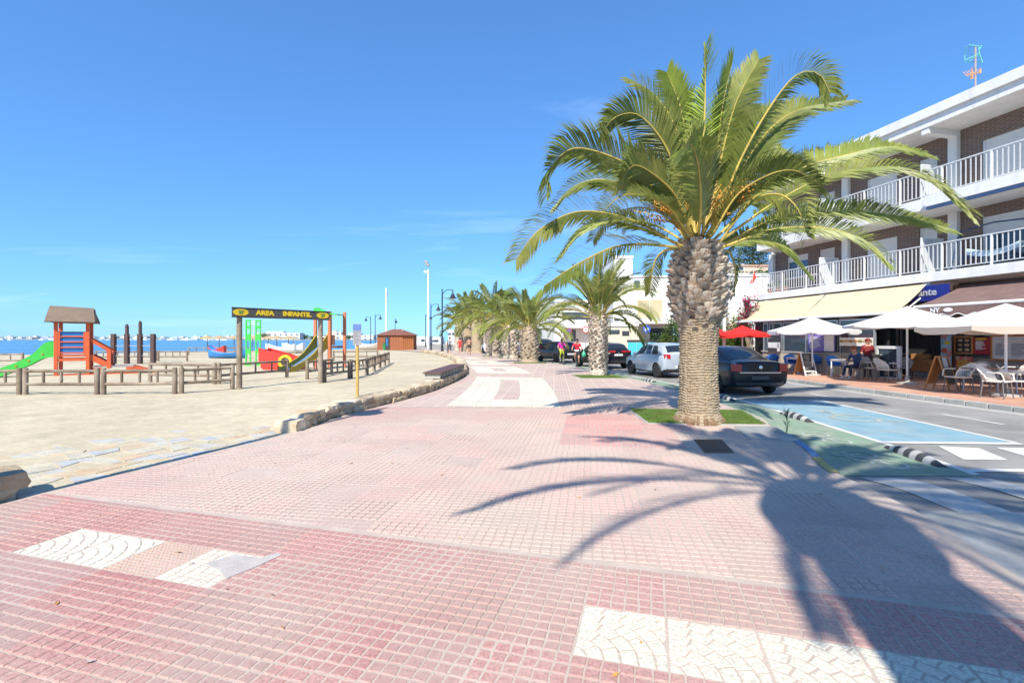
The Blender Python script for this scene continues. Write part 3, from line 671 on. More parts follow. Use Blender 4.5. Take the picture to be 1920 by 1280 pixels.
for k, (P, dd) in enumerate(SP):
    n = len(P); pts = [Vector((0, 0, 3.42)).lerp(Z(P[0][0], P[0][1], 0), .55)] + [Z(x, y, dd*((i+1)/n)**1.15) for i, (x, y) in enumerate(P)]
    L = sum((pts[i+1]-pts[i]).length for i in range(n)); yg = k in (7, 8, 9)
    frond(pts, int(L/.022), min(.74, .19*L+.10), 100+k, vee=.34 if not yg else .4, twist=facing(pts)*R(random.Random(k).uniform(40, 66)) if not yg else R(60)).build('frond', [M_rach, M_leafy if yg else M_leaf], palm1, fix=False)
def arc_frond(L, e0, drop, n=8):                      # canonical frond in the xz plane
    pts = [Vector((0, 0, 0))]; e = e0
    for i in range(n): e = e0 - drop*((i+1)/n)**1.5; pts.append(pts[-1]+Vector((math.cos(e), 0, math.sin(e)))*(L/n))
    return pts
GEN = []
for k, (e0, dr, L) in enumerate(((80,35,3.0),(68,60,3.3),(58,85,3.5),(44,90,3.5),(30,85,3.4),(14,75,3.2),(-5,65,2.8),(62,110,3.6))):
    GEN.append((e0, frond(arc_frond(L, R(e0), R(dr)), 125, .62, 300+k, twist=R((-40,35,-30,45,-45,40,30,-35)[k])).mesh('frond', [M_rach, M_leaf])))
GEN_FAR = []
for k, (e0, dr, L) in enumerate(((80,35,3.0),(66,60,3.3),(52,85,3.5),(34,90,3.5),(12,80,3.2),(-8,60,2.8))):
    GEN_FAR.append((e0, frond(arc_frond(L, R(e0), R(dr)), 52, .58, 400+k, wid=.075, twist=R((-40,35,-35,45,-45,40)[k])).mesh('frond', [M_rach, M_leaf])))
rp_ = random.Random(77)
def crown(root, z, n, G_, s, spread=.22, order=None):
    for i in range(n):
        t = i/n; k = min(int((t**1.2)*len(G_)), len(G_)-1)
        o = obj('frond', G_[k][1], root, loc=(0, 0, z), rz=i*2.39996+rp_.uniform(-.3, .3))
        o.rotation_euler[1] = rp_.uniform(-.14, .14); q = s*rp_.uniform(.85, 1.12); o.scale = (q, q, q)
        a = o.rotation_euler[2]; o.location = (spread*math.cos(a), spread*math.sin(a), z-.25*t)
for k in range(9):                                    # back and inner fronds of the nearest palm
    a = R(15+k*19); kk = (1, 2, 7, 3)[k % 4]
    o = obj('frond', GEN[kk][1], palm1, loc=(.18*math.cos(a), .18*math.sin(a), 3.42), rz=a); q = rp_.uniform(.75, .95); o.scale = (q, q, q)
fruit(palm1, Z(735,750,0), Z(625,660,-.5), 34, 1); fruit(palm1, Z(820,730,0), Z(925,590,-.4), 44, 2); fruit(palm1, Z(790,730,0), Z(850,610,.2), 30, 3)
# --- palm just behind the camera's right shoulder: only its shadow is in the picture
P0 = Vector((1.15, -.9, 0)); palm0 = thing('palm_tree', 'tall date palm behind the viewer, its shadow falling across the near paving', 'palm', P0)
prof0 = [(-.05,.48),(.2,.40),(2,.38),(4.6,.40),(4.9,.55),(5.5,.60),(6.1,.48),(6.5,.25)]
scar_trunk(prof0, 60, .03, .06, 26, .022, True).build('trunk', M_trunk, palm0, smooth=50, fix=False)
for a, kk, q in ((183,4,1.05),(157,4,1.0),(205,4,.88),(120,4,1.0),(98,5,1.0),(70,4,1.0),(44,4,1.05),(15,4,1.0),(-12,5,1.0),(-40,4,1.0),(-75,4,1.0),(-105,5,1.0),(266,5,.75),(236,5,.72),(-25,3,1.0),(-55,3,1.0),(-90,3,.9),(5,3,1.0),(30,3,1.0),(55,3,1.0),(82,3,.95),(28,5,1.0),(-62,5,1.0),(0,6,.95),(-35,6,.95),(60,6,.95),(140,2,.9),(60,2,.9),(-30,2,.9),(200,2,.85),(300,2,.9),(20,1,.9),(110,1,.9),(230,1,.85),(170,0,.85),(320,0,.9)):
    o = obj('frond', GEN[kk][1], palm0, loc=(.2*math.cos(R(a)), .2*math.sin(R(a)), 6.35), rz=R(a)); o.scale = (q, q, q)
ME_T2 = {}
def generic_palm(px, py, d, th, r, lab, G_, n, s, group='palms lining the promenade', bases=0):
    root = thing('palm_tree', lab, 'palm', ((px-CX)*d/F, d, -.03), rp_.uniform(0, 6), group)
    key = (round(th, 1), round(r, 2))
    prof = [(0, r*1.1), (.25, r*.98), (th*.5, r), (th*.85, r*1.05), (th*.95, r*.85), (th+.15, r*.45)]
    b = scar_trunk(prof, 56, .035, .12, 15, .05, False, seed=px); b.build('trunk', M_trunk if px % 2 else M_base, root, smooth=40, fix=False)
    if bases: add_bases(root, bases, .35, th+.08, lambda z: interp([(0, r), (th*.85, r*1.05), (th*.95, r*.85), (th+.15, r*.45)], z), .78*max(1, r/.41), px)
    crown(root, th+.05, n, G_, s)
    return root
generic_palm(1122, 703, 21.2, 2.72, .38, 'date palm with knobbly grey trunk on turf, second from camera', GEN[:6], 34, .80, bases=230)
generic_palm(993, 680, 32.7, 2.35, .58, 'stout date palm with yellow stalks beside the black off-roader', GEN[:6], 38, .88, bases=150)
generic_palm(958, 671, 40.0, 2.6, .62, 'date palm with squat brown trunk, fourth along the promenade', GEN_FAR[:5], 32, .9, bases=130)
generic_palm(926, 667, 45.0, 3.6, .68, 'date palm with thick grey trunk and high crown, fifth along the promenade', GEN_FAR[:5], 34, 1.02, bases=130)
generic_palm(895, 661, 55.4, 3.6, .70, 'date palm sixth along the promenade, right of the bare-backed walker', GEN_FAR[:5], 32, 1.1)
generic_palm(879, 659, 60.0, 4.3, .68, 'date palm seventh along the promenade, with tall pale trunk', GEN_FAR[:5], 32, 1.1)
generic_palm(862, 657, 66.0, 3.4, .75, 'farthest date palm of the row, above the woman in red', GEN_FAR[:5], 32, 1.1)
generic_palm(944, 650, 78.0, 3.4, .45, 'slim small palm across the road between the thick trunks', GEN_FAR, 26, .9, group='palms across the road')
generic_palm(906, 650, 84.0, 3.0, .5, 'small dark palm across the road behind the sixth palm', GEN_FAR, 26, 1.0, group='palms across the road')

# ---------------------------------------------------------------- low stone walls, ramp, bench
M_rock = mat('wall_stone', (0.47, 0.36, 0.235), .95, .25, 3, c2=(0.58, 0.49, 0.36), c2scale=2.2, bump=.9, bscale=14, rand=.25, pos=True, spec=.1)
def stone_mesh(seed, lx=1, ly=1, lz=1):
    r = random.Random(seed); b = bmesh.new(); bmesh.ops.create_cube(b, size=1); bmesh.ops.subdivide_edges(b, edges=b.edges, cuts=2, use_grid_fill=True)
    for v in b.verts:
        p = v.co.copy(); l = p.length; v.co = p*(0.86+.14*(.5/max(abs(p.x), abs(p.y), abs(p.z)))) if l else p
        s = p.normalized()*.5*.55+p*.52; v.co = s + Vector([noise.noise(p*1.9+Vector((seed*7.1, k*5.3, 0))) for k in range(3)])*.13
    me = bpy.data.meshes.new('stone'); b.to_mesh(me); b.free(); me.materials.append(M_rock); me.polygons.foreach_set('use_smooth', [True]*len(me.polygons)); me.set_sharp_from_angle(angle=R(32)); return me
STONES = [stone_mesh(s) for s in range(9)]
rw = random.Random(9)
def stone_wall(name, label, pts, w, h, step, courses=2, inside=1):
    root = thing(name, label, 'wall'); P = even(crom([Vector((x, y, 0)) for x, y in pts], 80), int(sum((Vector(b)-Vector(a)).length for a, b in zip(pts, pts[1:]))/step)+1)
    M_core = mat('wall_core', (0.48, 0.41, 0.30), .95, .25, 4, bump=.8, bscale=20, pos=True); core = MB()
    for a, b in zip(P, P[1:]):
        t = (b-a).normalized(); n = Vector((-t.y, t.x, 0)); core.beam(a+n*(w/2)+Vector((0,0,h*.38)), b+n*(w/2)+Vector((0,0,h*.38)), w*.9, h*1.02)
    core.build('core', M_core, root)
    i = 0
    for a, b in zip(P, P[1:]):
        t = (b-a).normalized(); n = Vector((-t.y, t.x, 0)); L = (b-a).length
        for c in range(courses):
            sh = rw.uniform(.35, .65) if courses > 1 else 1
            o = obj('stone', STONES[rw.randrange(9)], root, loc=a.lerp(b, .5+(.3*c-.15)*.8)+n*(w*rw.uniform(.40, .55))+Vector((0, 0, h*((c+.5)/courses)-.02)), rz=math.atan2(t.y, t.x)+rw.uniform(-.08, .08)+(math.pi if rw.random() < .5 else 0))
            o.scale = (L*rw.uniform(1.0, 1.5), w*rw.uniform(1.0, 1.22), h/courses*rw.uniform(1.05, 1.4)); o.rotation_euler[0] = rw.uniform(-.1, .1)
    return root
WL = [(-3.70,8.62),(-3.58,10.0),(-2.9,12.6),(-2.36,15.65),(-2.06,21.8)]
stone_wall('stone_wall', 'low rough stone wall between pink promenade and sand, under the bench', WL, .38, .25, .27)
stone_wall('stone_wall', 'low pale stone wall beyond the bench, curving towards the black lamp posts', [(-2.1,22.2),(-3.0,30),(-4.85,40),(-8.0,51.4),(-10.6,57.6)], .45, .30, .8, 1)
stone_wall('stone_wall', 'short end of brown stone wall at the left edge of picture', [(-5.75,3.7),(-5.35,4.25),(-4.98,4.82)], .42, .27, .24)
# boulders at the wall's end
o = thing('wall_end_stone', 'rounded orange boulder at the near end of the low wall', 'stone', (-3.88, 8.42, .07)); q = obj('stone', STONES[5], o); q.scale = (.42, .36, .24)
# stone apron sloping to the sand
M_flag = [mat('flag_%d' % k, c, .9, .18, 3, bump=.5, bscale=22, c2=(.49, .43, .30), c2scale=2.6, c2pos=(.42, .62), pos=True, spec=.15) for k, c in enumerate(((.40,.42,.45), (.50,.46,.38), (.50,.36,.24), (.46,.44,.40)))]
mb = MB(); RA = [(-4.98,4.85),(-3.78,8.2),(-5.9,10.2),(-9.8,6.6)]
mb.add([(*RA[0],-.02),(*RA[1],-.02),(*RA[2],-.055),(*RA[3],-.055)], [(0,1,2,3)]); apron = mb.build('stone_apron', M_sand, fix=True, kind='structure')
Q = [Vector((x, y, 0)) for x, y in RA]; nu, nv = 13, 12; rj = random.Random(4)
grid = [[bil(Q, min(max((i+rj.uniform(-.32, .32))/nu, 0), 1), min(max((j+rj.uniform(-.32, .32))/nv, 0), 1)) for i in range(nu+1)] for j in range(nv+1)]
for j in range(nv):
    for i in range(nu):
        fade = j/nv
        if rj.random() < .18+.5*fade*fade: continue
        q = [grid[j][i], grid[j][i+1], grid[j+1][i+1], grid[j+1][i]]; c = sum(q, Vector())/4; q = [c+(p-c)*.90 for p in q]
        z = -.020-.036*fade+rj.uniform(-.002, .003); b = MB(); b.prism([(p.x, p.y, z-.03) for p in q], (0, 0, .03+rj.uniform(.001, .006)))
        b.build('flagstone', M_flag[rj.choice((0, 0, 1, 2, 2, 3))], apron)
# loose sand lies over the apron's lower part
# bench on the wall
M_wood = mat('bench_wood', (0.13, 0.055, 0.038), .55, .25, 3, stretch=(1, 12, 1), bump=.2, bscale=30)
M_post = mat('fence_wood', (0.215, 0.165, 0.12), .9, .25, 3, bump=.4, bscale=18, rand=.15, c2=(.30, .25, .19), c2scale=1.6, spec=.15)
b1, b2 = Vector((-2.42, 15.9, 0)), Vector((-2.12, 21.3, 0)); t = (b2-b1).normalized(); n = Vector((-t.y, t.x, 0)); bench = thing('wall_bench', 'dark red timber bench slab mounted on the low stone wall', 'bench', b1, math.atan2(t.y, t.x)); Lb = (b2-b1).length
for k in range(4):
    b = MB(); b.box(0, Lb, -.06+k*.155, .085+k*.155, .445, .485); b.build('slat', M_wood, bench, bevel=.006)
for k in range(9):
    x = .15+k*(Lb-.3)/8; b = MB(); b.box(x-.06, x+.06, -.02, .50, .27, .443); b.build('support', M_conc, bench, bevel=.008)
# ---------------------------------------------------------------- playground
def fence(label, pts, panels=True, h=.78):
    P = [G(*p) for p in pts]; o = P[0]; root = thing('log_fence', label, 'fence', (o.x, o.y, -.06), 0, 'playground fences')
    for a, b in zip(P, P[1:]):
        a, b = a-o, b-o; L = (b-a).length; t = (b-a).normalized(); k = max(1, round(L/2.5))
        for i in range(k):
            p, q = a.lerp(b, i/k)+t*.09, a.lerp(b, (i+1)/k)-t*.09
            for e in (p, q): m = MB(); m.tube([e, e+Vector((0,0,h)), e+Vector((0,0,h+.03))], [.068, .068, .05], 9); m.build('post', M_post, root, smooth=50)
            for z in (.34, h-.06): m = MB(); m.tube([p+Vector((0,0,z)), q+Vector((0,0,z))], .045, 8); m.build('rail', M_post, root, smooth=50)
            for j in (1, 2, 3): e = p.lerp(q, j/4); m = MB(); m.tube([e+Vector((0,0,.36)), e+Vector((0,0,h-.08))], .036, 8); m.build('baluster', M_post, root, smooth=50)
    return root
fence('nearest run of log fence in front of the play tower', [(-75,738),(42,738),(188,738),(334,736),(441,727)])
fence('middle run of log fence behind the left sign post', [(278,716),(406,719),(541,706)])
fence('short log fence panel between slide and right sign post', [(574,710),(623,701)])
fence('log fence running back from the right sign post along the promenade side', [(606,715),(657,708),(688,701),(729,680)])
fence('far log fence on the sand below the wooden kiosk', [(623,676),(710,674.5)])
fence('far log fence behind the dark climbing posts', [(178,676),(353,676)])
fence('log fence panel behind the foot of the green slide', [(-55,685),(46,684)])
fence('low distant log fence right of the climbing posts', [(352,664.5),(470,664)])
M_red = mat('play_red', (0.60, 0.105, 0.03), .5, .12, 4, rand=.06); M_grn = mat('play_green', (0.06, 0.52, 0.07), .4, .08, 4); M_blu = mat('play_blue', (0.025, 0.16, 0.42), .5, .12, 4)
M_roof = mat('play_roof', (0.19, 0.135, 0.095), .85, .15, 4, bump=.3, bscale=30); M_yel = mat('play_yellow', (.72, .50, .02), .45, .08, 4); M_oliv = mat('play_olive', (.38, .27, .03), .5, .15, 4)
M_stl = mat('steel', (.55, .55, .55), .35, .1, 8, metal=.8)
# tower with green slide
tw = thing('play_tower', 'red play tower with brown pitched roof and green slide', 'play tower', (-20.05, 21.1, -.05), R(34))
W_, Dp = 1.06, 1.0
for x in (0, W_):
    for y in (0, Dp): m = MB(); m.box(x-.065, x+.065, y-.065, y+.065, 0, 2.42); m.build('post', M_red, tw, bevel=.01)
m = MB(); e, rg, zt = -.22, W_+.22, 3.02
for s in (-1, 1):
    y0 = Dp/2; yo = y0+s*(Dp/2+.30); m.prism([(e-.06, y0, 3.08), (rg+.06-.14, y0, 3.02), (rg+.06, yo, 2.35), (e-.10, yo, 2.37)], (0, s*.03, .045))
roof = m.build('roof', M_roof, tw)
for x in (e-.02, rg-.05): m = MB(); m.prism([(x, -.22, 2.38), (x, Dp+.22, 2.38), (x, Dp/2, 3.0)], (.03, 0, 0)); m.build('gable', M_roof, roof)
m = MB(); m.box(-.04, W_+.04, -.04, Dp+.04, .86, .93); m.build('platform', M_red, tw)
for k, z in enumerate((1.08, 1.33, 1.58, 1.82)): m = MB(); m.box(.07, W_-.07, .0, .035, z-.04, z+.15); m.build('panel_board', M_blu, tw)
for z in (1.02, 1.27, 1.51, 1.75): m = MB(); m.tube([(.06, -.03, z), (W_-.06, -.03, z)], .03, 8); m.build('rung', M_red, tw, smooth=50)
for x in (.10, W_-.10): m = MB(); m.box(x-.04, x+.04, -.06, .0, .9, 1.95); m.build('panel_upright', M_red, tw)
for y in (0, Dp): m = MB(); m.box(0, W_, y-.04, y+.04, .66, .78); m.build('brace', M_red, tw)
m = MB(); m.box(-.03, W_+1.9, -.05, .05, .0, .08); m.build('base_beam', M_red, tw)
# slide
sl = [(-.02,.98),(-.45,.93),(-.95,.62),(-1.55,.30),(-2.05,.12),(-2.9,.08)]; sp = crom([Vector((x, 0, z)) for x, z in sl], 24); m = MB()
for p, q in zip(sp, sp[1:]): m.add([(p.x,.35,p.z),(q.x,.35,q.z),(q.x,.90,q.z),(p.x,.90,p.z),(p.x,.35,p.z-.04),(q.x,.35,q.z-.04),(q.x,.90,q.z-.04),(p.x,.90,p.z-.04)], [(0,1,2,3),(7,6,5,4)])
m.build('slide_bed', M_stl, tw, fix=False)
for y in (.31, .90):
    m = MB(); up = [(p.x, y, p.z+.22+(.36*math.exp(-((p.x+.25)/.42)**2))) for p in sp]; lo = [(p.x, y, p.z-.14) for p in sp]; k = len(sp)
    m.add(lo+up+[(a, b+.04, c) for a, b, c in lo+up], [(i, i+1, k+i+1, k+i) for i in range(k-1)]+[(3*k+i, 3*k+i+1, 2*k+i+1, 2*k+i) for i in range(k-1)]+[(k+i, k+i+1, 3*k+i+1, 3*k+i) for i in range(k-1)]+[(2*k+i, 2*k+i+1, i+1, i) for i in range(k-1)]); sd_ = m.build('slide_side', M_grn, tw)
    if y < .5:
        for f in (.08, .26, .42, .55, .68): p = sp[int(f*23)]; m = MB(); m.tube([(p.x, y-.02, p.z+.06), (p.x, y, p.z+.06)], .045, 8); m.build('bolt_cap', M_oliv, sd_)
# stairs / ramp on the right
for y in (.05, Dp-.05):
    m = MB(); m.beam((W_+.05, y, 1.62), (W_+.88, y, 1.02), .05, .14); m.build('handrail', M_red, tw); m = MB(); m.beam((W_+.05, y, .85), (W_+.80, y, .36), .05, .24); m.build('stringer', M_red, tw)
    m = MB(); m.box(W_+.66, W_+.80, y-.05, y+.05, .3, 1.15); m.build('newel', M_red, tw)
    m = MB(); m.beam((W_+1.55, y, .34), (W_+2.45, y, .03), .05, .14); m.build('ramp_side', M_red, tw)
for k in range(4): m = MB(); m.box(W_+.1+k*.19, W_+.3+k*.19, .1, Dp-.1, .76-k*.12, .80-k*.12); m.build('step', M_wood, tw)
m = MB(); m.box(W_+.15, W_+1.62, .02, Dp-.02, .34, .40); m.build('low_deck', mat('grey_deck', (.33,.31,.29), .9, .15, 5), tw)
for x in (W_+.25, W_+1.4): m = MB(); m.box(x-.05, x+.22, .0, .12, 0, .34); m.build('deck_leg', M_red, tw)
m = MB(); m.add([(W_+1.6,.1,.36),(W_+2.5,.1,.05),(W_+2.5,Dp-.1,.05),(W_+1.6,Dp-.1,.36)], [(0,1,2,3)]); m.build('ramp', M_red, tw)
# climbing posts
M_dark = mat('dark_timber', (.085, .05, .045), .8, .25, 4, stretch=(3, 3, .6), bump=.3, bscale=20)
o = G(213, 681); cl = thing('play_climber', 'dark brown timber climbing posts joined by metal bars', 'climbing frame', (o.x, o.y, -.06))
xs_ = [(p-213)*o.y/F for p in (213, 238, 262.5, 287)]
for k, x in enumerate(xs_):
    m = MB(); m.box(x-.125, x+.125, -.11, .11, 0, 1.98); m.build('post', M_dark, cl, bevel=.02)
    if k in (1, 2): hh = 2.62 if k == 1 else 2.82; m = MB(); m.box(x-.07+(.02 if k == 2 else 0), x+.08, -.08, .08, 1.9, hh-.06); m.box(x-.04, x+.05, -.05, .05, hh-.06, hh); m.build('tall_post', M_dark, cl, bevel=.015)
for a, b in zip(xs_, xs_[1:]):
    for z in (.55, 1.2, 1.86): m = MB(); m.tube([(a, 0, z), (b, 0, z)], .028, 8); m.build('bar', M_stl, cl, smooth=50)
m = MB(); m.tube([(xs_[1], 0, 2.5), (xs_[2], 0, 2.5)], .026, 8); m.build('bar', M_stl, cl, smooth=50)
# green frame
o = G(465, 685); gf = thing('play_arch', 'tall bright green play frame with cut-out panels', 'climbing frame', (o.x, o.y, -.06)); s_ = o.y/F
for px in (465.5, 484):
    x = (px-465)*s_; m = MB()
    m.box(x-.16, x-.09, -.03, .03, 0, 2.8); m.box(x+.09, x+.16, -.03, .03, 0, 2.8)
    for z0, z1 in ((0, .25), (.75, 1.05), (1.55, 1.95), (2.25, 2.45), (2.68, 2.8)): m.box(x-.09, x+.09, -.028, .028, z0, z1)
    m.build('side_panel', M_grn, gf)
for z in (2.55, 2.68): m = MB(); m.tube([(.1, 0, z), (.55, 0, z)], .02, 6); m.build('bar', M_stl, gf)
for x in (.22, .34): m = MB(); m.tube([(x, 0, 2.55), (x, 0, 1.5)], .012, 5); m.build('rope', mat('rope', (.6,.58,.52), .9), gf)
# red boat
o = G(484, 692); bt = thing('play_boat', 'red toy boat of panels with a yellow porthole ring', 'play boat', (o.x, o.y, -.05)); s_ = o.y/F
L_ = (560-484)*s_
for y, sgn in ((0, 1), (1.0, -1)):
    m = MB(); m.prism([(.25, y, .02), (1.45, y, .0), (L_, y, .05), (L_, y, .72), (1.5, y, .72), (1.42, y, .78), (.0, y, 1.18), (.02, y, .5)], (0, .05, 0)); m.build('hull_panel', M_red if 0 else mat('boat_red', (.62,.04,.025), .45, .08, 4), bt)
m = MB(); m.box(.1, .16, .05, 1.0, .1, 1.1); m.build('bow_board', MATS['boat_red'], bt); m = MB(); m.box(L_-.06, L_, .05, 1.0, .05, .7); m.build('stern_board', MATS['boat_red'], bt)
m = MB(); m.box(.2, L_-.1, .06, .99, .18, .24); m.build('deck', M_wood, bt)
m = MB(); c = Vector(((535-484)*s_, -.05, .44)); n_ = 24
for i in range(n_):
    a0, a1 = 2*math.pi*i/n_, 2*math.pi*(i+1)/n_
    for r0, r1 in ((.23, .37),):
        q = [c+Vector((r*math.cos(a), 0, r*math.sin(a))) for r, a in ((r0, a0), (r1, a0), (r1, a1), (r0, a1))]; m.prism(q, (0, .07, 0))
m.build('porthole_ring', M_yel, bt)
m = MB(); m.lathe([(.22, 0), (.22, .03)], 20, (0, 0, 0), axis='x'); po = m.build('porthole', mat('dark_hole', (.05,.04,.04), .5), bt); po.location = (c.x, -.035, c.z); po.rotation_euler[2] = R(90)
# tower with blue slide
o = G(563, 694); st = thing('slide_tower', 'slide with blue chute and olive sides on orange posts with green roof', 'slide', (o.x, o.y+1.8, -.05)); s_ = (o.y+1.8)/F
M_ora = mat('play_orange', (.52,.16,.07), .6, .15, 4)
for px, y in ((564, 0), (590.5, 0), (608, .9), (580, .9)): x = (px-563)*s_; m = MB(); m.box(x-.075, x+.075, y-.075, y+.075, 0, 3.15); m.build('post', M_ora, st, bevel=.01)
m = MB(); m.prism([(-.25, -.25, 3.06), (1.3, -.25, 2.95), (1.3, 1.1, 2.95), (-.25, 1.1, 3.06)], (0, 0, .05)); m.prism([(-.12, .0, 3.12), (.45, .0, 3.12), (.45, .3, 3.12), (.05, .3, 3.32), (-.12, .2, 3.35)], (0, .3, .05)); m.build('roof', M_grn, st)
m = MB(); m.box(-.05, 1.2, 0, .95, 1.15, 1.25); m.build('platform', M_wood, st)
m = MB(); m.box(0, .75, .9, .95, 1.3, 1.85); m.build('back_board', M_wood, st); m = MB(); m.tube([(0, 0, 1.75), (.75, 0, 1.75)], .03, 8); m.build('grab_bar', M_stl, st)
top, bot = Vector((.42, -.05, 1.22)), Vector((-.28, -2.4, .10)); sp = crom([top, top.lerp(bot, .5)+Vector((0,0,-.10)), bot, bot+Vector((-.1,-.35,0))], 16); m = MB(); k = len(sp)
for i in range(k-1):
    p, q = sp[i], sp[i+1]; m.add([p+Vector((-.26,0,0)), q+Vector((-.26,0,0)), q+Vector((.26,0,0)), p+Vector((.26,0,0))], [(0,1,2,3)])
m.build('chute', mat('chute_blue', (.14,.26,.46), .3, .1, 4, metal=.2), st, fix=False)
for sg in (-1, 1):
    m = MB(); lo = [p+Vector((sg*.27, 0, -.08)) for p in sp]; up = [p+Vector((sg*.27, 0, .22+.45*math.exp(-(i/3.2)**2))) for i, p in enumerate(sp)]
    m.add(lo+up+[p+Vector((sg*.05,0,0)) for p in lo+up], [(i,i+1,k+i+1,k+i) for i in range(k-1)]+[(2*k+i,2*k+i+1,3*k+i+1,3*k+i) for i in range(k-1)]+[(k+i,k+i+1,3*k+i+1,3*k+i) for i in range(k-1)]); m.build('chute_side', M_oliv, st)
# AREA INFANTIL gate sign
a_, b_ = Vector((-8.89, 15.65, 0)), Vector((-7.1, 17.8, 0)); t = (b_-a_).normalized(); Ls = (b_-a_).length
sg_ = thing('gate_sign', 'dark board reading AREA INFANTIL on two log posts', 'sign', (a_.x, a_.y, -.05), math.atan2(t.y, t.x))
for x in (0, Ls): m = MB(); m.tube([(x, 0, 0), (x, 0, 2.64)], .085, 12); m.build('post', M_post, sg_, smooth=50)
x0, x1 = -.26, Ls+.30; m = MB(); m.prism([(x0, -.12, 2.36), (x1, -.12, 2.36), (x1, -.12, 2.66), (x0, -.12, 2.66)], (0, .035, 0)); bo = m.build('board', mat('sign_board', (.075,.075,.07), .6, .2, 5), sg_)
for z in (2.352, 2.655): m = MB(); m.box(x0-.01, x1+.01, -.135, -.08, z-.013, z+.013); m.build('board_edge', mat('sign_edge', (.05,.045,.04), .7), bo)
for xc in (.0, Ls+.02):
    m = MB(); m.prism([(xc+.235*math.copysign(abs(math.cos(a))**.7, math.cos(a)), -.122, 2.51+.105*math.sin(a)) for a in [2*math.pi*i/28 for i in range(28)]], (0, -.008, 0)); m.build('oval', M_yel, bo)
    o = obj('lettering', text_mesh('27', .15, .004, mat('sign_green', (.03,.22,.10), .5), .004), bo, loc=(xc, -.136, 2.51)); o.rotation_euler[0] = R(90)
for txt, xc, w in (('AREA', .76, .62), ('INFANTIL', 1.86, 1.02)):
    me = text_mesh(txt, .2, .004, M_yel, .013); xs2 = [v.co.x for v in me.vertices]; k = w/(max(xs2)-min(xs2))
    o = obj('lettering', me, bo, loc=(xc, -.128, 2.51)); o.rotation_euler[0] = R(90); o.scale = (k, 1.05, 1)
# notice on a yellow pole
o = G(670, 741); ns = thing('notice_sign', 'grey and blue notice panel on a slim yellow wooden pole', 'sign', (o.x, o.y, -.05)); s_ = o.y/F
m = MB(); m.tube([(0, 0, 0), (0, 0, 1.62)], .043, 10); m.build('pole', mat('pole_yellow', (.50,.32,.085), .7, .15, 4), ns, smooth=50)
m = MB(); m.box(-.105, .125, -.065, -.045, 1.47, 2.07); pn = m.build('panel', mat('notice_grey', (.30,.29,.30), .5, .08, 5), ns, bevel=.004)
m = MB(); m.box(-.10, .12, -.068, -.0655, 1.88, 2.065); m.build('header', mat('notice_blue', (.10,.16,.38), .5), pn)
for k in range(9): m = MB(); m.box(-.085, .10-.05*(k % 3 == 2), -.068, -.0655, 1.84-k*.038, 1.85-k*.038); m.build('text_line', mat('ink', (.14,.14,.15), .6), pn)
# ---------------------------------------------------------------- lamps, poles, kiosk
M_lamp = mat('lamp_iron', (.016, .018, .026), .45, .15, 6); M_glob = mat('lamp_glass', (.62,.60,.55), .3, .05, 4)
def street_lamp(x, y, lab, h=6.5, flip=1, rz=0):
    r = thing('street_lamp', lab, 'street lamp', (x, y, 0), rz, 'black promenade lamps')
    m = MB(); m.lathe([(.22, 0), (.22, .08), (.15, .18), (.12, .9), (.10, 1.0), (.075, 1.1), (.065, h-.6), (.08, h-.55), (.06, h-.5), (.05, h)], 12); m.build('post', M_lamp, r, smooth=40)
    P = crom([Vector((0, 0, h-.75)), Vector((.10*flip, 0, h-.35)), Vector((.4*flip, 0, h-.05)), Vector((.8*flip, 0, h)), Vector((1.1*flip, 0, h-.02))], 16); m = MB(); m.tube(P, .035, 8); m.ball((0, 0, h), .075, 8, 6); m.build('arm', M_lamp, r, smooth=50)
    hx = 1.05*flip; m = MB(); m.lathe([(.03, h), (.05, h-.1), (.06, h-.3), (.13, h-.42), (.24, h-.72), (.40, h-.82), (.40, h-.85), (.2, h-.84)], 16, (hx, 0, 0)); hd = m.build('lamp_head', M_lamp, r, smooth=40)
    m = MB(); m.ball((hx, 0, h-.86), (.24, .24, .17), 12, 6); m.build('globe', M_glob, hd, smooth=60)
    return r
street_lamp(-6.98, 48, 'black street lamp nearest the walkers, tallest in view'); street_lamp((808-960)*68/900, 68, 'black street lamp second of the three beside the white mast')
street_lamp((798-960)*97/900, 97, 'black street lamp farthest of the three beside the white mast', flip=1)
street_lamp((703.5-960)*98/900, 98, 'black street lamp at the left wall of the wooden kiosk'); street_lamp((695-960)*107/900, 107, 'black street lamp facing left, leftmost by the kiosk', flip=-1)
street_lamp((741-960)*119/900, 119, 'black street lamp rising behind the kiosk roof', rz=R(90))
street_lamp(-5.32, 4.0, 'black street lamp beside the viewer, throwing a thin shadow line over the paving', rz=R(71.5))
M_pole = mat('white_pole', (.72,.72,.70), .5, .06, 4)
o = Vector(((803-960)*80/900, 80, -.05)); fl = thing('floodlight_mast', 'tall white mast with floodlights at its top', 'light mast', o)
m = MB(); m.tube([(0,0,0),(0,0,13.2)], [.22, .14], 12); m.build('mast', M_pole, fl, smooth=50); m = MB(); m.tube([(0,0,13.2),(-.1,0,14.2)], .05, 6); m.build('bracket', M_stl, fl)
for x, z, s_ in ((-.45, 14.35, 1), (-.2, 13.9, 1), (-.45, 12.7, .9)): m = MB(); m.prism([(x-.35*s_, -.2, z), (x+.35*s_, -.2, z-.18), (x+.42*s_, -.2, z+.1), (x-.2*s_, -.2, z+.35)], (0, .5, 0)); m.build('floodlight', mat('flood_grey', (.3,.29,.27), .5) if z > 13 else M_pole, fl, bevel=.04)
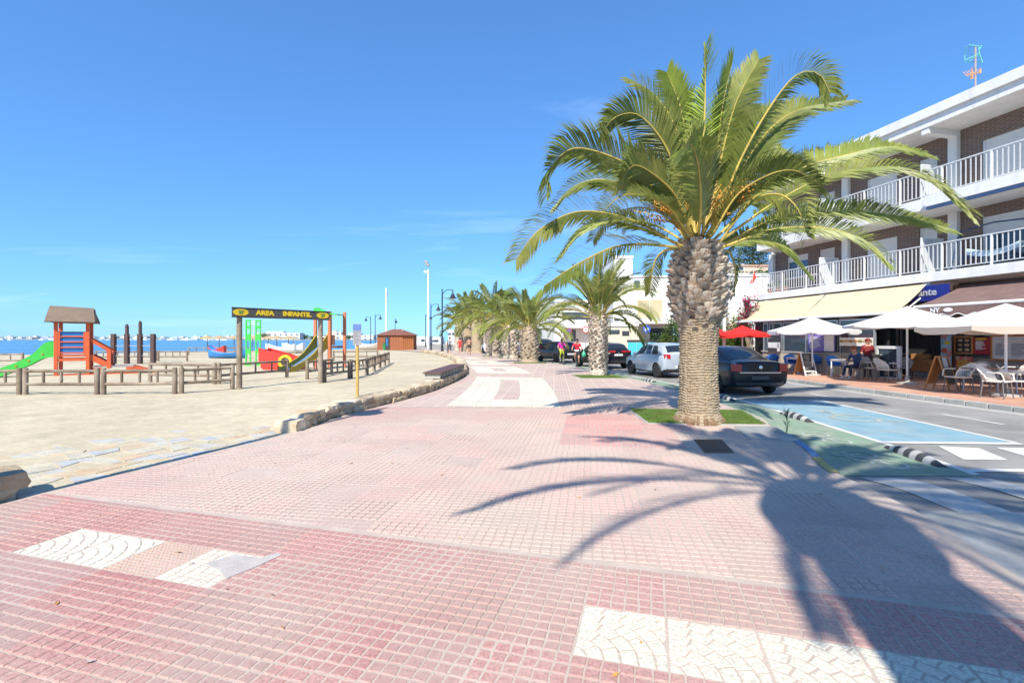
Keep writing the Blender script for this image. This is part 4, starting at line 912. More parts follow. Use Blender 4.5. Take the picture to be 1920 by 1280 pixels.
o = Vector(((724-960)*80/900, 80, -.05)); fp = thing('flagpole', 'plain white flagpole rising above the kiosk', 'flagpole', o); m = MB(); m.tube([(0,0,0),(0,0,10.1)], [.20, .13], 12); m.build('pole', M_pole, fp, smooth=50); m = MB(); m.box(.12, .20, -.05, .05, 8.6, 9.5); m.build('cleat', mat('wood_brown', (.25,.15,.09), .7), fp)
o = G(737, 656); kx = thing('kiosk', 'small brown wooden kiosk with hipped roof and open hatch', 'kiosk', (o.x, o.y+2.2, -.03)); s_ = o.y/F
M_kw = mat('kiosk_wood', (.29, .095, .035), .7, .2, 2, stretch=(6, 6, 1), bump=.2, bscale=20); M_kd = mat('kiosk_wood_orange', (.42, .145, .045), .7, .15, 2, stretch=(6, 6, 1)); M_kr = mat('kiosk_roof', (.20, .08, .05), .8, .15, 3)
hexa = [(-2.6, -1.0), (-1.2, -2.2), (1.2, -2.2), (2.7, -1.2), (2.7, 1.2), (1.2, 2.2), (-1.2, 2.2), (-2.6, 1.0)]
for k in range(8):
    a, b = Vector((*hexa[k], 0)), Vector((*hexa[(k+1) % 8], 0)); m = MB(); n_ = Vector((-(b-a).y, (b-a).x, 0)).normalized()
    m.prism([a, b, b+Vector((0,0,2.15)), a+Vector((0,0,2.15))], n_*.08); w = m.build('wall_panel', M_kd if k in (2,) else M_kw, kx)
    for j in range(1, 6): p = a.lerp(b, j/6)-n_*.012; m = MB(); m.tube([p, p+Vector((0,0,2.12))], .014, 4); m.build('batten', M_kr, w)
m = MB(); m.box(-1.15, -.5, -2.28, -2.2, .05, 1.95); m.build('doorway', mat('dark_hole', (.05,.04,.04), .5), kx); m = MB(); m.box(-.95, -.75, -2.33, -2.285, .6, 1.7); m.build('wetsuit', M_blu, kx)
m = MB(); pk = [Vector((-.6, 0, 3.05)), Vector((.7, 0, 3.05))]; ev = [Vector((x*1.12, y*1.12, 2.14)) for x, y in hexa]
m.add(ev+pk, [(0,1,8),(1,2,9,8),(2,3,9),(3,4,9),(4,5,9),(5,6,8,9),(6,7,8),(7,0,8),(7,6,5,4,3,2,1,0)]); rf = m.build('roof', M_kr, kx); m = MB(); m.box(.9, 1.1, -.6, -.4, 2.7, 3.1); m.build('vent', M_conc, rf)
o = G(721, 656); b_ = thing('litter_bin', 'green litter bin in front of the kiosk', 'bin', (o.x, o.y, 0)); m = MB(); m.lathe([(.22, 0), (.28, .8), (.30, .85)], 14); m.build('bucket', mat('bin_green', (.04,.22,.07), .5), b_, smooth=40); m = MB(); m.lathe([(.30, .85), (.30, .93), (.2, 1.0), (.05, 1.02)], 14); m.build('lid', mat('bin_dark', (.03,.12,.05), .5), b_, smooth=40)
# thatched parasols and craft on the beach
M_th = mat('thatch', (.40, .29, .15), .95, .25, 6, bump=.6, bscale=30)
for k, (px, d) in enumerate(((389, 60), (411, 58), (439, 62), (474, 60), (503, 64), (519, 58), (541, 62), (550, 72))):
    x = (px-960)*d/900; r = thing('beach_parasol', '%s straw parasol from the left in the row at the water' % ('first','second','third','fourth','fifth','sixth','seventh','eighth')[k], 'parasol', (x, d, sand_z(x, d)), 0, 'straw parasols on the beach')
    m = MB(); m.tube([(0,0,0),(0,0,1.9-sand_z(x, d)*.5)], .045, 6); m.build('pole', M_post, r); m = MB(); m.lathe([(1.05, 1.62), (1.02, 1.66), (.5, 1.86), (.05, 2.0)], 14, (0, 0, -sand_z(x, d)*.5)); m.build('thatch', M_th, r)
def craft(name, lab, px, py, L, w, h, cm, cm2, rz):
    o = G(px, py); r = thing(name, lab, 'boat', (o.x, o.y, sand_z(o.x, o.y)), rz); b = MB(); n = 9; k = 7
    for i in range(n+1):
        t = i/n; s = max(.04, math.sin(math.pi*min(.97, .12+.82*t))**.6); sh = h*(.75+.5*(2*t-1)**2)
        for j in range(k):
            a = math.pi*j/(k-1); b.v.append((L*(t-.5), -math.cos(a)*w/2*s, sh-math.sin(a)**.7*(sh-.02)*.98))
    for i in range(n):
        for j in range(k-1): p = i*k+j; b.f.append([p, p+1, p+k+1, p+k]); b.m.append(0)
    b.f.append(list(range(k))); b.m.append(0); b.f.append([n*k+j for j in range(k)][::-1]); b.m.append(0)
    b.build('hull', cm, r, smooth=50)
    d_ = MB()
    for i in range(n): 
        p = [b.v[i*k], b.v[(i+1)*k], b.v[(i+1)*k+k-1], b.v[i*k+k-1]]; d_.add([(q[0], q[1]*.9, q[2]-.05) for q in p], [(0,1,2,3)])
    d_.build('deck', cm2, r)
    return r
M_wh = mat('gloss_white', (.75,.75,.73), .35, .05, 3); M_cb = mat('craft_blue', (.05,.25,.62), .4, .1, 3); M_cr = mat('craft_red', (.55,.06,.05), .4, .1, 3)
craft('sailing_dinghy', 'blue and white dinghy with red bow on the beach behind the left sign post', 428, 671, 2.8, 1.1, .6, M_cb, M_wh, R(15)); craft('sailing_dinghy', 'red and blue craft drawn up just left of the blue dinghy', 408, 667, 1.9, .9, .8, M_cr, M_cb, R(-20))
craft('pedal_boat', 'white pedal boat on the shore behind the red toy boat', 527, 662, 3.0, 1.5, .9, M_wh, M_wh, R(8)); craft('pedal_boat', 'white pedal boat right of the other, behind the blue slide', 551, 661, 2.6, 1.4, .95, M_wh, M_wh, R(-12))
craft('moored_launch', 'white launch beached at the left of the kiosk', 692, 655, 4.0, 1.6, 1.1, M_wh, M_wh, R(20))
# far shore across the bay
M_far = [mat('far_white', (.62,.61,.60), .8, .08, .1), mat('far_cream', (.55,.48,.40), .8, .08, .1), mat('far_grey', (.38,.42,.47), .8, .08, .1)]
M_fwin = mat('far_window', (.16,.20,.25), .3, .1, .1); M_hill = mat('far_land', (.20,.24,.24), .95, .3, .02, pos=True)
mb = MB(); n = 60
for i in range(n+1):
    x = -2600+i*58; y = 1150+140*math.sin(i*.21)+(0 if x < 0 else 0); h = 3+7*max(0, noise.noise((i*.23, 0, 0)))
    mb.v += [(x, y, -1), (x, y+30, 1.5), (x, y+160, h+2), (x, y+700, 1)]
for i in range(n):
    for k in range(3): p = i*4+k; mb.f.append([p, p+4, p+5, p+1]); mb.m.append(0)
mb.build('far_shore', M_hill, smooth=60, kind='structure')
rf_ = random.Random(21)
def far_house(x, y, w, h, dp, k, lab, grp, storeys, roof=0):
    r = thing('far_building', lab, 'building', (x, y, 0), 0, grp); m = MB(); m.box(-w/2, w/2, 0, dp, -1.5, h); m.box(-w*.3, w*.1, dp*.2, dp*.8, h, h+rf_.uniform(1, 2.6)); m.build('wall', M_far[k], r)
    for s in range(storeys):
        z = h*(s+.3)/storeys
        for j in range(max(2, int(w/7))): m = MB(); c = -w/2+w*(j+.5)/max(2, int(w/7)); m.box(c-1.3, c+1.3, -.25, .05, z, z+h/storeys*.45); m.build('window', M_fwin, r)
    if roof: m = MB(); m.prism([(-w/2-.4, -.5, h), (w/2+.4, -.5, h), (0, -.5, h+w*.16)], (0, dp+1, 0)); m.build('roof', mat('far_tile', (.42,.2,.12), .9), r)
LB = 'small pale building among many on the far shore across the bay'; GB = 'buildings on the far shore'
for k in range(44):
    px = 20+k*15.5+rf_.uniform(-6, 6); d = 1185+rf_.uniform(0, 60)+140*math.sin(((px-960)*1150/900+2600)/58*.21)
    if px > 690 or 480 < px < 575: continue
    far_house((px-960)*d/900, d, rf_.uniform(9, 24), rf_.uniform(4.5, 11 if px > 380 else 7.5), 12, rf_.choice((0, 0, 0, 1, 2)), LB, GB, rf_.choice((1, 2)))
for px0, px1, yt, d, k, lab in ((480, 562, 624, 620, 0, 'long white hotel block on the far shore behind the red toy boat'), (612, 640, 622, 640, 1, 'cream apartment block with stepped roof on the far shore'), (640, 700, 628, 640, 0, 'low white building on the far shore right of the notice sign')):
    far_house(((px0+px1)/2-960)*d/900, d, (px1-px0)*d/900, (HOR-yt)*d/900+1.6, 14, k, lab, 'larger buildings across the bay', 2)
m = MB(); m.prism([(-330, 600, -1), (-150, 590, -1), (-150, 900, -1), (-340, 900, -1)], (0, 0, 1.6)); m.build('harbour_mole', M_hill, kind='structure')
for px, d, hh, od in ((500, 618, 9, 'tallest dark'), (575, 640, 7, 'second from left dark'), (655, 600, 6, 'fourth from left dark'), (668, 610, 7, 'rightmost dark'), (590, 630, 5, 'lowest dark')):
    r = thing('far_tree', od+' tree among the white buildings across the bay', 'tree', ((px-960)*d/900, d-6, 0), 0, 'trees across the bay'); m = MB()
    for _ in range(260): q = Vector((rf_.gauss(0, hh*.33), rf_.gauss(0, 1.5), hh*.62+rf_.gauss(0, hh*.16))); a = rf_.uniform(0, 6.28); m.add([q, q+Vector((math.cos(a), .3, math.sin(a)))*1.0, q+Vector((-math.sin(a), .2, math.cos(a)))*1.0], [(0,1,2)])
    m.build('crown', mat('far_leaf', (.06,.10,.045), .9, .3, .3, pos=True), r, fix=False); m = MB(); m.tube([(0,0,-.5),(0,0,hh*.6)], .3, 6); m.build('trunk', M_post, r)
for k in range(34):
    px = rf_.uniform(-20, 470); d = rf_.uniform(620, 1000); x = (px-960)*d/900; s = rf_.uniform(.8, 1.7)
    r = thing('moored_boat', 'white boat lying at its mooring far out on the bay', 'boat', (x, d, -.55), rf_.uniform(-.5, .5), 'boats moored on the bay'); m = MB()
    L, w = 9*s, 3*s; m.add([(-L/2,-w*.4,0),(L*.2,-w*.5,0),(L/2,0,.5),(L*.2,w*.5,0),(-L/2,w*.4,0),(-L/2,-w*.5,1.3*s),(L*.25,-w*.55,1.4*s),(L*.56,0,1.8*s),(L*.25,w*.55,1.4*s),(-L/2,w*.5,1.3*s)], [(4,3,2,1,0),(5,6,7,8,9),(0,1,6,5),(1,2,7,6),(2,3,8,7),(3,4,9,8),(4,0,5,9)]); m.build('hull', M_wh, r)
    m = MB(); m.box(-L*.22, L*.12, -w*.32, w*.32, 1.3*s, 2.4*s); m.build('cabin', M_far[rf_.choice((0, 2))], r)
    if rf_.random() < .5: m = MB(); m.tube([(0,0,1.3),(0,0,rf_.uniform(9, 15))], [.16, .10], 5); m.build('mast', M_pole, r)
# ---------------------------------------------------------------- apartment block with cafes
FS = Vector((.2198, -.9755, 0)); FNI = Vector((.9755, .2198, 0)); FO = Vector((15.74, 28.91, -.288)); BS = 1.18        # facade origin and size scaled up about the camera: storeys of 2.95 m
def FP(px, py, n):                                    # photo pixel -> (along, height) on the plane n metres in front of the facade
    k = (px-CX)/F; c = 22.27-n*BS/.9755; d = c/(k+.2256); p = Vector((k*d, d, 0)); return (Vector((p.x-FO.x, p.y-FO.y, 0)).dot(FS)/BS, (CAMZ+(HOR-py)*d/F-FO.z)/BS)
RZB = math.atan2(FS.y, FS.x)
def bthing(*a): r = thing(*a); r.scale = (BS, BS, BS); return r
bld = bthing('apartment_building', 'three-storey brick and white apartment building with balconies over the cafes', 'building', FO, RZB)
def brick_mat(name, c1, c2, mo, w=.26, h=.065, ms=.011):
    m = bpy.data.materials.new(name); m.use_nodes = True; N = m.node_tree.nodes; L = m.node_tree.links; b = N['Principled BSDF']; b.inputs['Roughness'].default_value = .85
    t = N.new('ShaderNodeTexCoord'); mp = N.new('ShaderNodeMapping'); mp.inputs['Rotation'].default_value = (R(90), 0, 0); L.new(t.outputs['Object'], mp.inputs[0])
    s = N.new('ShaderNodeSeparateXYZ'); L.new(t.outputs['Object'], s.inputs[0]); cb = N.new('ShaderNodeCombineXYZ'); L.new(s.outputs[0], cb.inputs[0]); L.new(s.outputs[2], cb.inputs[1])
    br = N.new('ShaderNodeTexBrick'); br.inputs['Scale'].default_value = 1; br.inputs['Brick Width'].default_value = w; br.inputs['Row Height'].default_value = h; br.inputs['Mortar Size'].default_value = ms
    br.inputs['Color1'].default_value = (*c1, 1); br.inputs['Color2'].default_value = (*c2, 1); br.inputs['Mortar'].default_value = (*mo, 1); L.new(cb.outputs[0], br.inputs['Vector']); L.new(br.outputs['Color'], b.inputs['Base Color'])
    bp = N.new('ShaderNodeBump'); bp.inputs['Strength'].default_value = .6; bp.inputs['Distance'].default_value = .01; bp.invert = True; L.new(br.outputs['Fac'], bp.inputs['Height']); L.new(bp.outputs[0], b.inputs['Normal']); return m
M_brick = brick_mat('brick_brown', (.125,.072,.055), (.175,.10,.075), (.26,.22,.19))
M_ren = mat('white_render', (.72,.71,.685), .85, .09, 1.5, bump=.08, bscale=40, stretch=(2.5,2.5,.35)); M_met = mat('white_metal', (.72,.72,.71), .45, .05, 4); M_shut = mat('shutter_white', (.70,.69,.66), .6, .06, 2, rand=.05)
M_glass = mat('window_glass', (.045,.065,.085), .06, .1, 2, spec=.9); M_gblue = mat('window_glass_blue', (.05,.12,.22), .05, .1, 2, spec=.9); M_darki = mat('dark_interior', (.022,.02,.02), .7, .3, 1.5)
SE = 14.6                                             # the block runs on past the frame
def part(name, m, *bx, parent=bld, bevel=0):
    b = MB()
    for q in bx: b.box(*q)
    return b.build(name, m, parent, bevel=bevel)
COLS = (.0, 4.2, 8.3, 12.4)
# brick walls pierced by openings: (s0,s1,z0,z1,kind)
OPEN1 = [(.9,2.15,4.55,5.6,'win'), (2.77,3.57,3.85,5.62,'shut'), (5.06,6.3,3.85,5.52,'shut'), (7.1,7.72,3.85,5.62,'shut'), (9.05,11.3,3.85,5.55,'half'), (12.9,14.0,3.85,5.55,'shut')]
OPEN2 = [(.9,2.15,6.35,8.05,'shut'), (2.77,3.57,6.35,8.1,'shut'), (5.06,6.3,6.35,8.05,'shut'), (7.1,7.72,6.35,8.1,'shut'), (9.05,11.3,6.35,8.05,'shut'), (12.9,14.0,6.35,8.05,'shut')]
for zb, zt, OP in ((3.8, 5.9, OPEN1), (6.3, 8.66, OPEN2)):
    b = MB(); cur = 0.0
    for s0, s1, z0, z1, kd in OP:
        b.box(cur, s0, 0, .25, zb, zt); b.box(s0, s1, 0, .25, z1, zt)
        if z0 > zb+.06: b.box(s0, s1, 0, .25, zb, z0)
        cur = s1
    b.box(cur, SE, 0, .25, zb, zt); b.build('brick_wall', M_brick, bld)
    for s0, s1, z0, z1, kd in OP:
        w = part('window', M_met, (s0, s0+.05, .06, .14, z0, z1), (s1-.05, s1, .06, .14, z0, z1), (s0+.05, s1-.05, .06, .14, z1-.05, z1), (s0+.05, s1-.05, .06, .14, z0, z0+.05))
        if kd == 'shut':
            n = int((z1-z0-.1)/.06); b = MB()
            for k in range(n): z = z0+.05+k*(z1-z0-.1)/n; b.box(s0+.05, s1-.05, .085, .11, z+.004, z+(z1-z0-.1)/n-.002)
            b.build('roller_shutter', M_shut, w)
        else:
            zz = z1-.05 if kd == 'win' else z1-.6
            if kd == 'half' or kd == 'win':
                b = MB(); lo = z1-(.28 if kd == 'win' else .6)
                for k in range(6): b.box(s0+.05, s1-.05, .07, .10, lo+(z1-.05-lo)*k/6+.004, lo+(z1-.05-lo)*(k+1)/6)
                b.build('roller_shutter', M_shut, w)
            mid = (s0+s1)/2
            part('mullion', M_met, (mid-.035, mid+.035, .05, .13, z0+.05, z1-.3), parent=w)
            part('pane', M_glass, (s0+.05, mid-.035, .10, .115, z0+.05, z1-.3), parent=w); part('pane', M_gblue, (mid+.035, s1-.05, .10, .115, z0+.05, z1-.3), parent=w)
            if kd == 'win': part('sill', M_ren, (s0-.05, s1+.05, -.06, .06, z0-.06, z0), parent=w)
part('back_mass', M_ren, (.02, SE, .26, 10, 3.45, 9.0)); part('end_wall', M_ren, (-.12, .0, -.02, 10, 3.45, 9.05))
part('floor_slab', M_ren, (.62, SE, -1.4, .0, 3.49, 3.8), bevel=.01); part('floor_slab', M_ren, (.5, SE, -1.4, .0, 5.9, 6.3), bevel=.01)
part('floor_slab', M_ren, (8.5, SE, -1.62, -1.41, 5.95, 6.28)); part('slab_trim', mat('trim_blue', (.10,.19,.36), .6), (8.5, SE, -1.56, -1.43, 5.86, 5.945))
part('roof_fascia', M_ren, (.3, SE, -1.45, .3, 8.95, 9.27), bevel=.01); part('roof_soffit', M_ren, (.36, SE, -1.36, .0, 8.66, 8.945)); part('roof_deck', M_ren, (-.1, SE, .3, 10, 9.02, 9.2))
for s in COLS:
    part('column', M_ren, (s-.14, s+.14, -.16, .0, 3.8, 5.9)); part('column', M_ren, (s-.14, s+.14, -.16, .0, 6.3, 8.66)); part('bracket', M_ren, (s-.12, s+.12, -1.33, -.16, 8.46, 8.66)); part('bracket', M_ren, (s-.12, s+.12, -1.3, -.02, 3.25, 3.49))
# railings: each baluster its own piece
mbal = MB(); mbal.box(-.012, .012, -.010, .010, 0, .80); ME_bal = mbal.mesh('baluster', mat('rail_grey', (.56,.57,.57), .45, .06, 3))
for zf in (3.8, 6.3):
    rail = part('railing', MATS['rail_grey'], (.66, SE, -1.355, -1.305, zf+.90, zf+.935), (.66, SE, -1.345, -1.315, zf+.075, zf+.10)); s = .72; k = 0
    while s < 14.2:
        if k % 10 == 0: part('rail_post', M_met, (s-.025, s+.025, -1.355, -1.305, zf, zf+.90), parent=rail)
        else: obj('baluster', ME_bal, rail, loc=(s, -1.33, zf+.10))
        s += .135; k += 1
    part('end_rail', M_met, (.66, .70, -1.3, -.05, zf+.90, zf+.945), parent=rail)
    for k in range(9): o = obj('baluster', ME_bal, rail, loc=(.68, -1.2+k*.135, zf+.10))
    for s in (3.95, 8.05, 12.2):
        dv = part('balcony_screen', M_met, (s-.02, s+.02, -1.18, -1.13, zf, zf+1.25), (s-.02, s+.02, -.64, -.60, zf+.04, zf+1.21), (s-.02, s+.02, -1.13, -.2, zf+1.21, zf+1.25), (s-.02, s+.02, -1.13, -.2, zf, zf+.04))
        part('screen_pane', mat('frosted', (.52,.55,.57), .35, .06, 3), (s-.008, s+.008, -1.13, -.2, zf+.04, zf+1.21), parent=dv)
# things on the balconies
def loc_(s, n, z): p = FO+FS*(s*BS)-FNI*(n*BS); return (p.x, p.y, FO.z+z*BS)
def flowerpot(s, n, z, k):
    p = Vector(loc_(s, n, z)); r = thing('flower_pot', ('small leafy plant in terracotta pot at the left end of first balcony', 'low terracotta flower pot second from left on first balcony', 'taller potted plant in terracotta third from left on first balcony')[k], 'plant pot', p); m = MB(); m.lathe([(.09,0),(.13,.2),(.145,.21),(.145,.25),(.11,.24)], 12); m.build('pot', mat('terracotta', (.42,.16,.08), .8), r, smooth=40)
    m = MB(); rr = random.Random(k)
    for _ in range(70): q = Vector((rr.gauss(0,.07), rr.gauss(0,.07), .3+rr.uniform(0,.18+.1*k))); a = rr.uniform(0,6.28); m.add([q, q+Vector((math.cos(a)*.06,math.sin(a)*.06,.05)), q+Vector((-math.sin(a)*.03,math.cos(a)*.03,.06))], [(0,1,2)])
    m.build('foliage', mat('pot_leaf', (.10,.18,.05), .7), r, fix=False)
for k, s in enumerate((1.1, 1.6, 2.05)): flowerpot(s, 1.15, 3.8, k)
r = thing('hammock_cloth', 'pale blue cloth sagging behind the railing of the first balcony at right', 'cloth', loc_(10.0, .95, 3.86), RZB); m = MB()
for i in range(15):
    for j, (y, z) in enumerate(((-.05,.25),(-.06,.6),(-.055,.93),(-.02,.97),(.06,.97),(.08,.9),(.07,.5))): m.v.append((-.8+i*.115, y*3+.012*math.sin(i*1.3), z*.3+.22+.0012*(i-7)**2*3))
for i in range(14):
    for j in range(6): p = i*7+j; m.f.append([p, p+7, p+8, p+1]); m.m.append(0)
m.build('cloth', mat('towel_blue', (.50,.66,.74), .9, .1, 3), r, smooth=60)
r = thing('canopy_swing', 'blue metal frame of a garden swing on the right balcony', 'swing seat', loc_(9.5, .75, 3.8), RZB); M_navy = mat('navy_metal', (.03,.06,.13), .4)
for x in (-.75, 1.6): m = MB(); m.tube([(x, -.35, 0), (x+.08, 0, 1.5), (x, .35, 0)], .03, 8); m.build('frame_leg', M_navy, r, smooth=50)
m = MB(); m.tube([(-.67,0,1.5),(.4,0,1.62),(1.68,0,1.5)], .03, 8); m.build('top_rail', M_navy, r, smooth=50); m = MB(); m.box(-.5,1.3,-.25,.25,.42,.5); m.build('seat', M_navy, r)
def patio_set(s, n, lab):
    r = thing('balcony_table', lab, 'table', loc_(s, n, 3.8), RZB); m = MB(); m.box(-.5,.5,-.3,.3,.68,.72); m.build('table_top', mat('plastic_white', (.70,.69,.66), .5, .05, 3), r, bevel=.01)
    for x in (-.42,.42):
        for y in (-.24,.24): m = MB(); m.tube([(x,y,0),(x,y,.68)], .025, 6); m.build('leg', MATS['plastic_white'], r)
    m = MB(); m.box(-.52,.1,-.32,.32,.722,.74); m.build('table_cover', M_red, r)
patio_set(3.3, .8, 'white table with red cloth on the first balcony beside the glass screen')
# ground floor
gf_ = part('interior_darkness', M_darki, (-2.4, SE, .9, 3.0, .02, 3.45)); part('ceiling_beam', mat('beam_brown', (.12,.085,.07), .8), (-.4, SE, -.05, .85, 2.95, 3.45))  # near-black box stands in for the shade inside the ground floor
M_alu = mat('aluminium', (.40,.43,.46), .4, .08, 4, metal=.5)
for s0, s1 in ((8.1,8.5),(12.2,12.6)): part('pillar', mat('pillar_brown', (.24,.165,.125), .85, .1, 3, bump=.2, bscale=30), (s0, s1, -.3, .1, .02, 3.4))
for s0, s1 in ((4.55,6.3),(6.4,8.0),(8.55,10.3),(10.35,12.1),(12.65,14.4)):
    fr = part('shop_window', M_alu, (s0, s0+.06, .02, .09, 1.0, 2.9), (s1-.06, s1, .02, .09, 1.0, 2.9), (s0+.06, s1-.06, .02, .09, 2.84, 2.9), (s0+.06, s1-.06, .02, .09, 1.0, 1.06)); part('pane', M_glass, (s0+.06, s1-.06, .05, .06, 1.06, 2.84), parent=fr)
    part('head_panel', mat('head_brown', (.10,.07,.055), .7), (s0, s1, .10, .2, 2.9, 3.2), parent=fr)
M_cnt = mat('counter_stone', (.34,.30,.255), .85, .2, 2.5, bump=.2, bscale=40)
part('stall_wall', M_cnt, (8.55, 14.5, -.2, .0, .02, .98))
# glazed terrace under the cream awnings: half wall, mullions, panes, brown posts
tr = bthing('cafe_terrace', 'glazed cafe terrace with stone half wall under the cream awnings', 'terrace', FO, RZB)
sL, sR = FP(1430, 700, 2.55)[0], FP(1641, 700, 2.55)[0]
cw = part('counter_wall', M_cnt, (sL, sR, -2.55, -2.35, .1, 1.02), parent=tr); part('counter_top', M_conc, (sL-.03, sR+.03, -2.6, -2.3, 1.022, 1.07), parent=cw)
for p0, p1 in ((1464,1480),(1556,1578)): a_, b_ = FP(p0, 700, 2.57)[0], FP(p1, 700, 2.57)[0]; part('counter_front', mat('counter_cream', (.50,.46,.33), .85, .1, 3), (a_, b_, -2.585, -2.552, .1, 1.0), parent=cw)
for p0, p1 in ((1431,1440),(1442,1466),(1468,1512),(1514,1571),(1574,1640)):
    s0, s1 = FP(p0, 650, 2.5)[0], FP(p1, 650, 2.5)[0]
    fr = part('glazing', M_alu, (s0, s0+.05, -2.5, -2.42, 1.07, 2.32), (s1-.05, s1, -2.5, -2.42, 1.07, 2.32), (s0+.05, s1-.05, -2.5, -2.42, 2.26, 2.32), parent=tr); part('pane', M_glass, (s0+.05, s1-.05, -2.47, -2.455, 1.07, 2.26), parent=fr)
for p0, p1 in ((1452,1465),(1577,1604)): s0, s1 = FP(p0, 610, 2.2)[0], FP(p1, 610, 2.2)[0]; part('post', mat('pillar_brown', (.24,.165,.125), .85, .1, 3, bump=.2, bscale=30), (s0, s1, -2.3, -2.05, .1, 2.6), parent=tr)
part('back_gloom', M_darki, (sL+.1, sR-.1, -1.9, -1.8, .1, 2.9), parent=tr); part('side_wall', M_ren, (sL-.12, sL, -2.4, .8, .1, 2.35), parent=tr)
# cafe door
s0, z1 = FP(1643, 648, 2.3); s1, _ = FP(1690, 648, 2.3); dr = part('door', mat('door_white', (.68,.69,.70), .5), (s0, s0+.1, -2.34, -2.26, .1, z1), (s1-.12, s1, -2.34, -2.26, .1, z1), (s0+.1, s1-.12, -2.34, -2.26, z1-.1, z1), (s0+.1, s1-.12, -2.34, -2.26, .1, .3), parent=tr); part('pane', M_glass, (s0+.1, s1-.12, -2.31, -2.29, .3, z1-.1), parent=dr)
# awnings
def awning(name, lab, s0, s1, m, zt, zf, n0, n1, val=0.0, text=None, taper=0.0):
    r = bthing(name, lab, 'awning', FO, RZB); b = MB(); k = 14; L = 12
    for i in range(k+1):
        for j in range(L+1):
            t = j/L; s = s0+(s1-s0)*i/k; b.v.append((s+taper*t*0, -(n0+(n1-n0)*t), zt+(zf-zt)*t-.05*math.sin(math.pi*t)))
    for i in range(k):
        for j in range(L): p = i*(L+1)+j; b.f.append([p, p+1, p+L+2, p+L+1]); b.m.append(0)
    b.build('canvas', m, r, smooth=60, fix=False)
    q = MB(); q.tube([(s0-.02,-n1,zf-.02),(s1+.02,-n1,zf-.02)], .045, 8); q.build('front_bar', M_met, r, smooth=50)
    for s in (s0+.15, s1-.15): q = MB(); q.tube([(s,-n0+.1,zt-.35),(s,-(n0+n1)/2,zf+.12),(s,-n1+.04,zf-.02)], .025, 6); q.build('arm', M_met, r)
    if val:
        q = MB(); n = int((s1-s0)/.05)
        for i in range(n+1): s = s0+(s1-s0)*i/n; q.v += [(s,-n1-.02,zf-.05), (s,-n1-.01,zf-.05-val-.035*math.sin(s*2*math.pi/.42))]
        for i in range(n): q.f.append([2*i,2*i+1,2*i+3,2*i+2]); q.m.append(0)
        v = q.build('valance', m, r, fix=False); q = MB()
        for i in range(n): 
            s, s2 = s0+(s1-s0)*i/n, s0+(s1-s0)*(i+1)/n; z, z2 = [zf-.05-val-.035*math.sin(x*2*math.pi/.42) for x in (s, s2)]; q.add([(s,-n1-.024,z+.02),(s2,-n1-.024,z2+.02),(s2,-n1-.024,z2-.005),(s,-n1-.024,z-.005)], [(0,1,2,3)])
        q.build('piping', M_met, v, fix=False)
        return r, v
    return r, None
M_cream = mat('awning_cream', (.66,.57,.37), .85, .05, 2, trans=.15); M_brn = mat('awning_brown', (.165,.10,.085), .85, .08, 2, c2=(.20,.125,.11), c2scale=3)
awning('shop_awning', 'cream canvas awning at the left end of the cafe terrace', .72, 4.46, M_cream, 3.42, 2.42, 1.42, 2.72)
awning('shop_awning', 'wider cream canvas awning next to the blue sign', 4.52, 8.42, M_cream, 3.42, 2.46, 1.42, 2.72)
aw, val = awning('shop_awning', 'brown awning with scalloped white-lettered valance at right', 9.2, SE, M_brn, 3.30, 2.60, 1.0, 2.95, val=.26)
for s, tx in ((9.75, 'NY'), (12.35, 'NEW  NY')):
    o = obj('lettering', text_mesh(tx, .19, .003, M_met, .006), val, loc=(s+.05, -2.99, 2.44)); o.rotation_euler[0] = R(90)
for s in (10.15, 13.3): q = MB(); q.ball((s, -2.985, 2.44), (.13,.012,.06), 12, 6); q.build('emblem', M_met, val)
# blue shop sign
s0, z0 = FP(1690, 558, 1.25); s1, z1 = FP(1778, 534, 1.25)
r = bthing('shop_sign', 'dark blue shop sign with pale letters ending in ante', 'sign', FO, RZB); m = MB(); m.box(5.6, 9.12, -1.50, -1.43, 2.84, 3.36); sgn = m.build('panel', mat('sign_blue', (.012,.02,.20), .4), r, bevel=.01)
o = obj('lettering', text_mesh('ante', .33, .006, mat('sign_grey', (.42,.42,.46), .5), .006), sgn, loc=(8.50, -1.512, 3.13)); o.rotation_euler[0] = R(90)
# boards and menus against the fronts
def board(name, lab, px0, px1, py0, py1, n, m, frame=None, cat='menu board', th=.03):
    s0, za = FP(px0, py0, n); s1, zb = FP(px1, py1, n); zb = FP(px0, py1, n)[1]; w = s1-s0
    r = bthing(name, lab, cat, loc_(s0, n, 0), RZB); b = MB(); b.box(0, w, -th/2, th/2, zb, za); pn = b.build('panel', m, r)
    if frame:
        b = MB(); e = .05; b.box(-e, w+e, -th*.8, th*.8, za, za+e); b.box(-e, w+e, -th*.8, th*.8, zb-e, zb); b.box(-e, 0, -th*.8, th*.8, zb, za); b.box(w, w+e, -th*.8, th*.8, zb, za); b.build('frame', frame, r)
    return r, pn, w, zb, za
M_ink = mat('print_white', (.70,.68,.66), .6); M_foodA = mat('food_print', (.55,.25,.10), .6, .5, 18, c2=(.62,.50,.30), c2scale=14); M_foodB = mat('food_print_green', (.22,.26,.08), .6, .5, 18, c2=(.45,.16,.06), c2scale=12)
def blobs(pn, cells, th=.03):
    for x, z, rx, rz_, m in cells: b = MB(); b.ball((x, -th/2-.001, z), (rx, .006, rz_), 10, 5); b.build('printed_dish', m, pn)
def lines(pn, x0, x1, z0, z1, n, m, seed, th=.03):
    rr = random.Random(seed); b = MB()
    for k in range(n): z = z1-(z1-z0)*(k+.5)/n; b.box(x0, x0+(x1-x0)*rr.uniform(.55, 1), -th/2-.003, -th/2, z-.012, z+.012)
    b.build('print', m, pn)
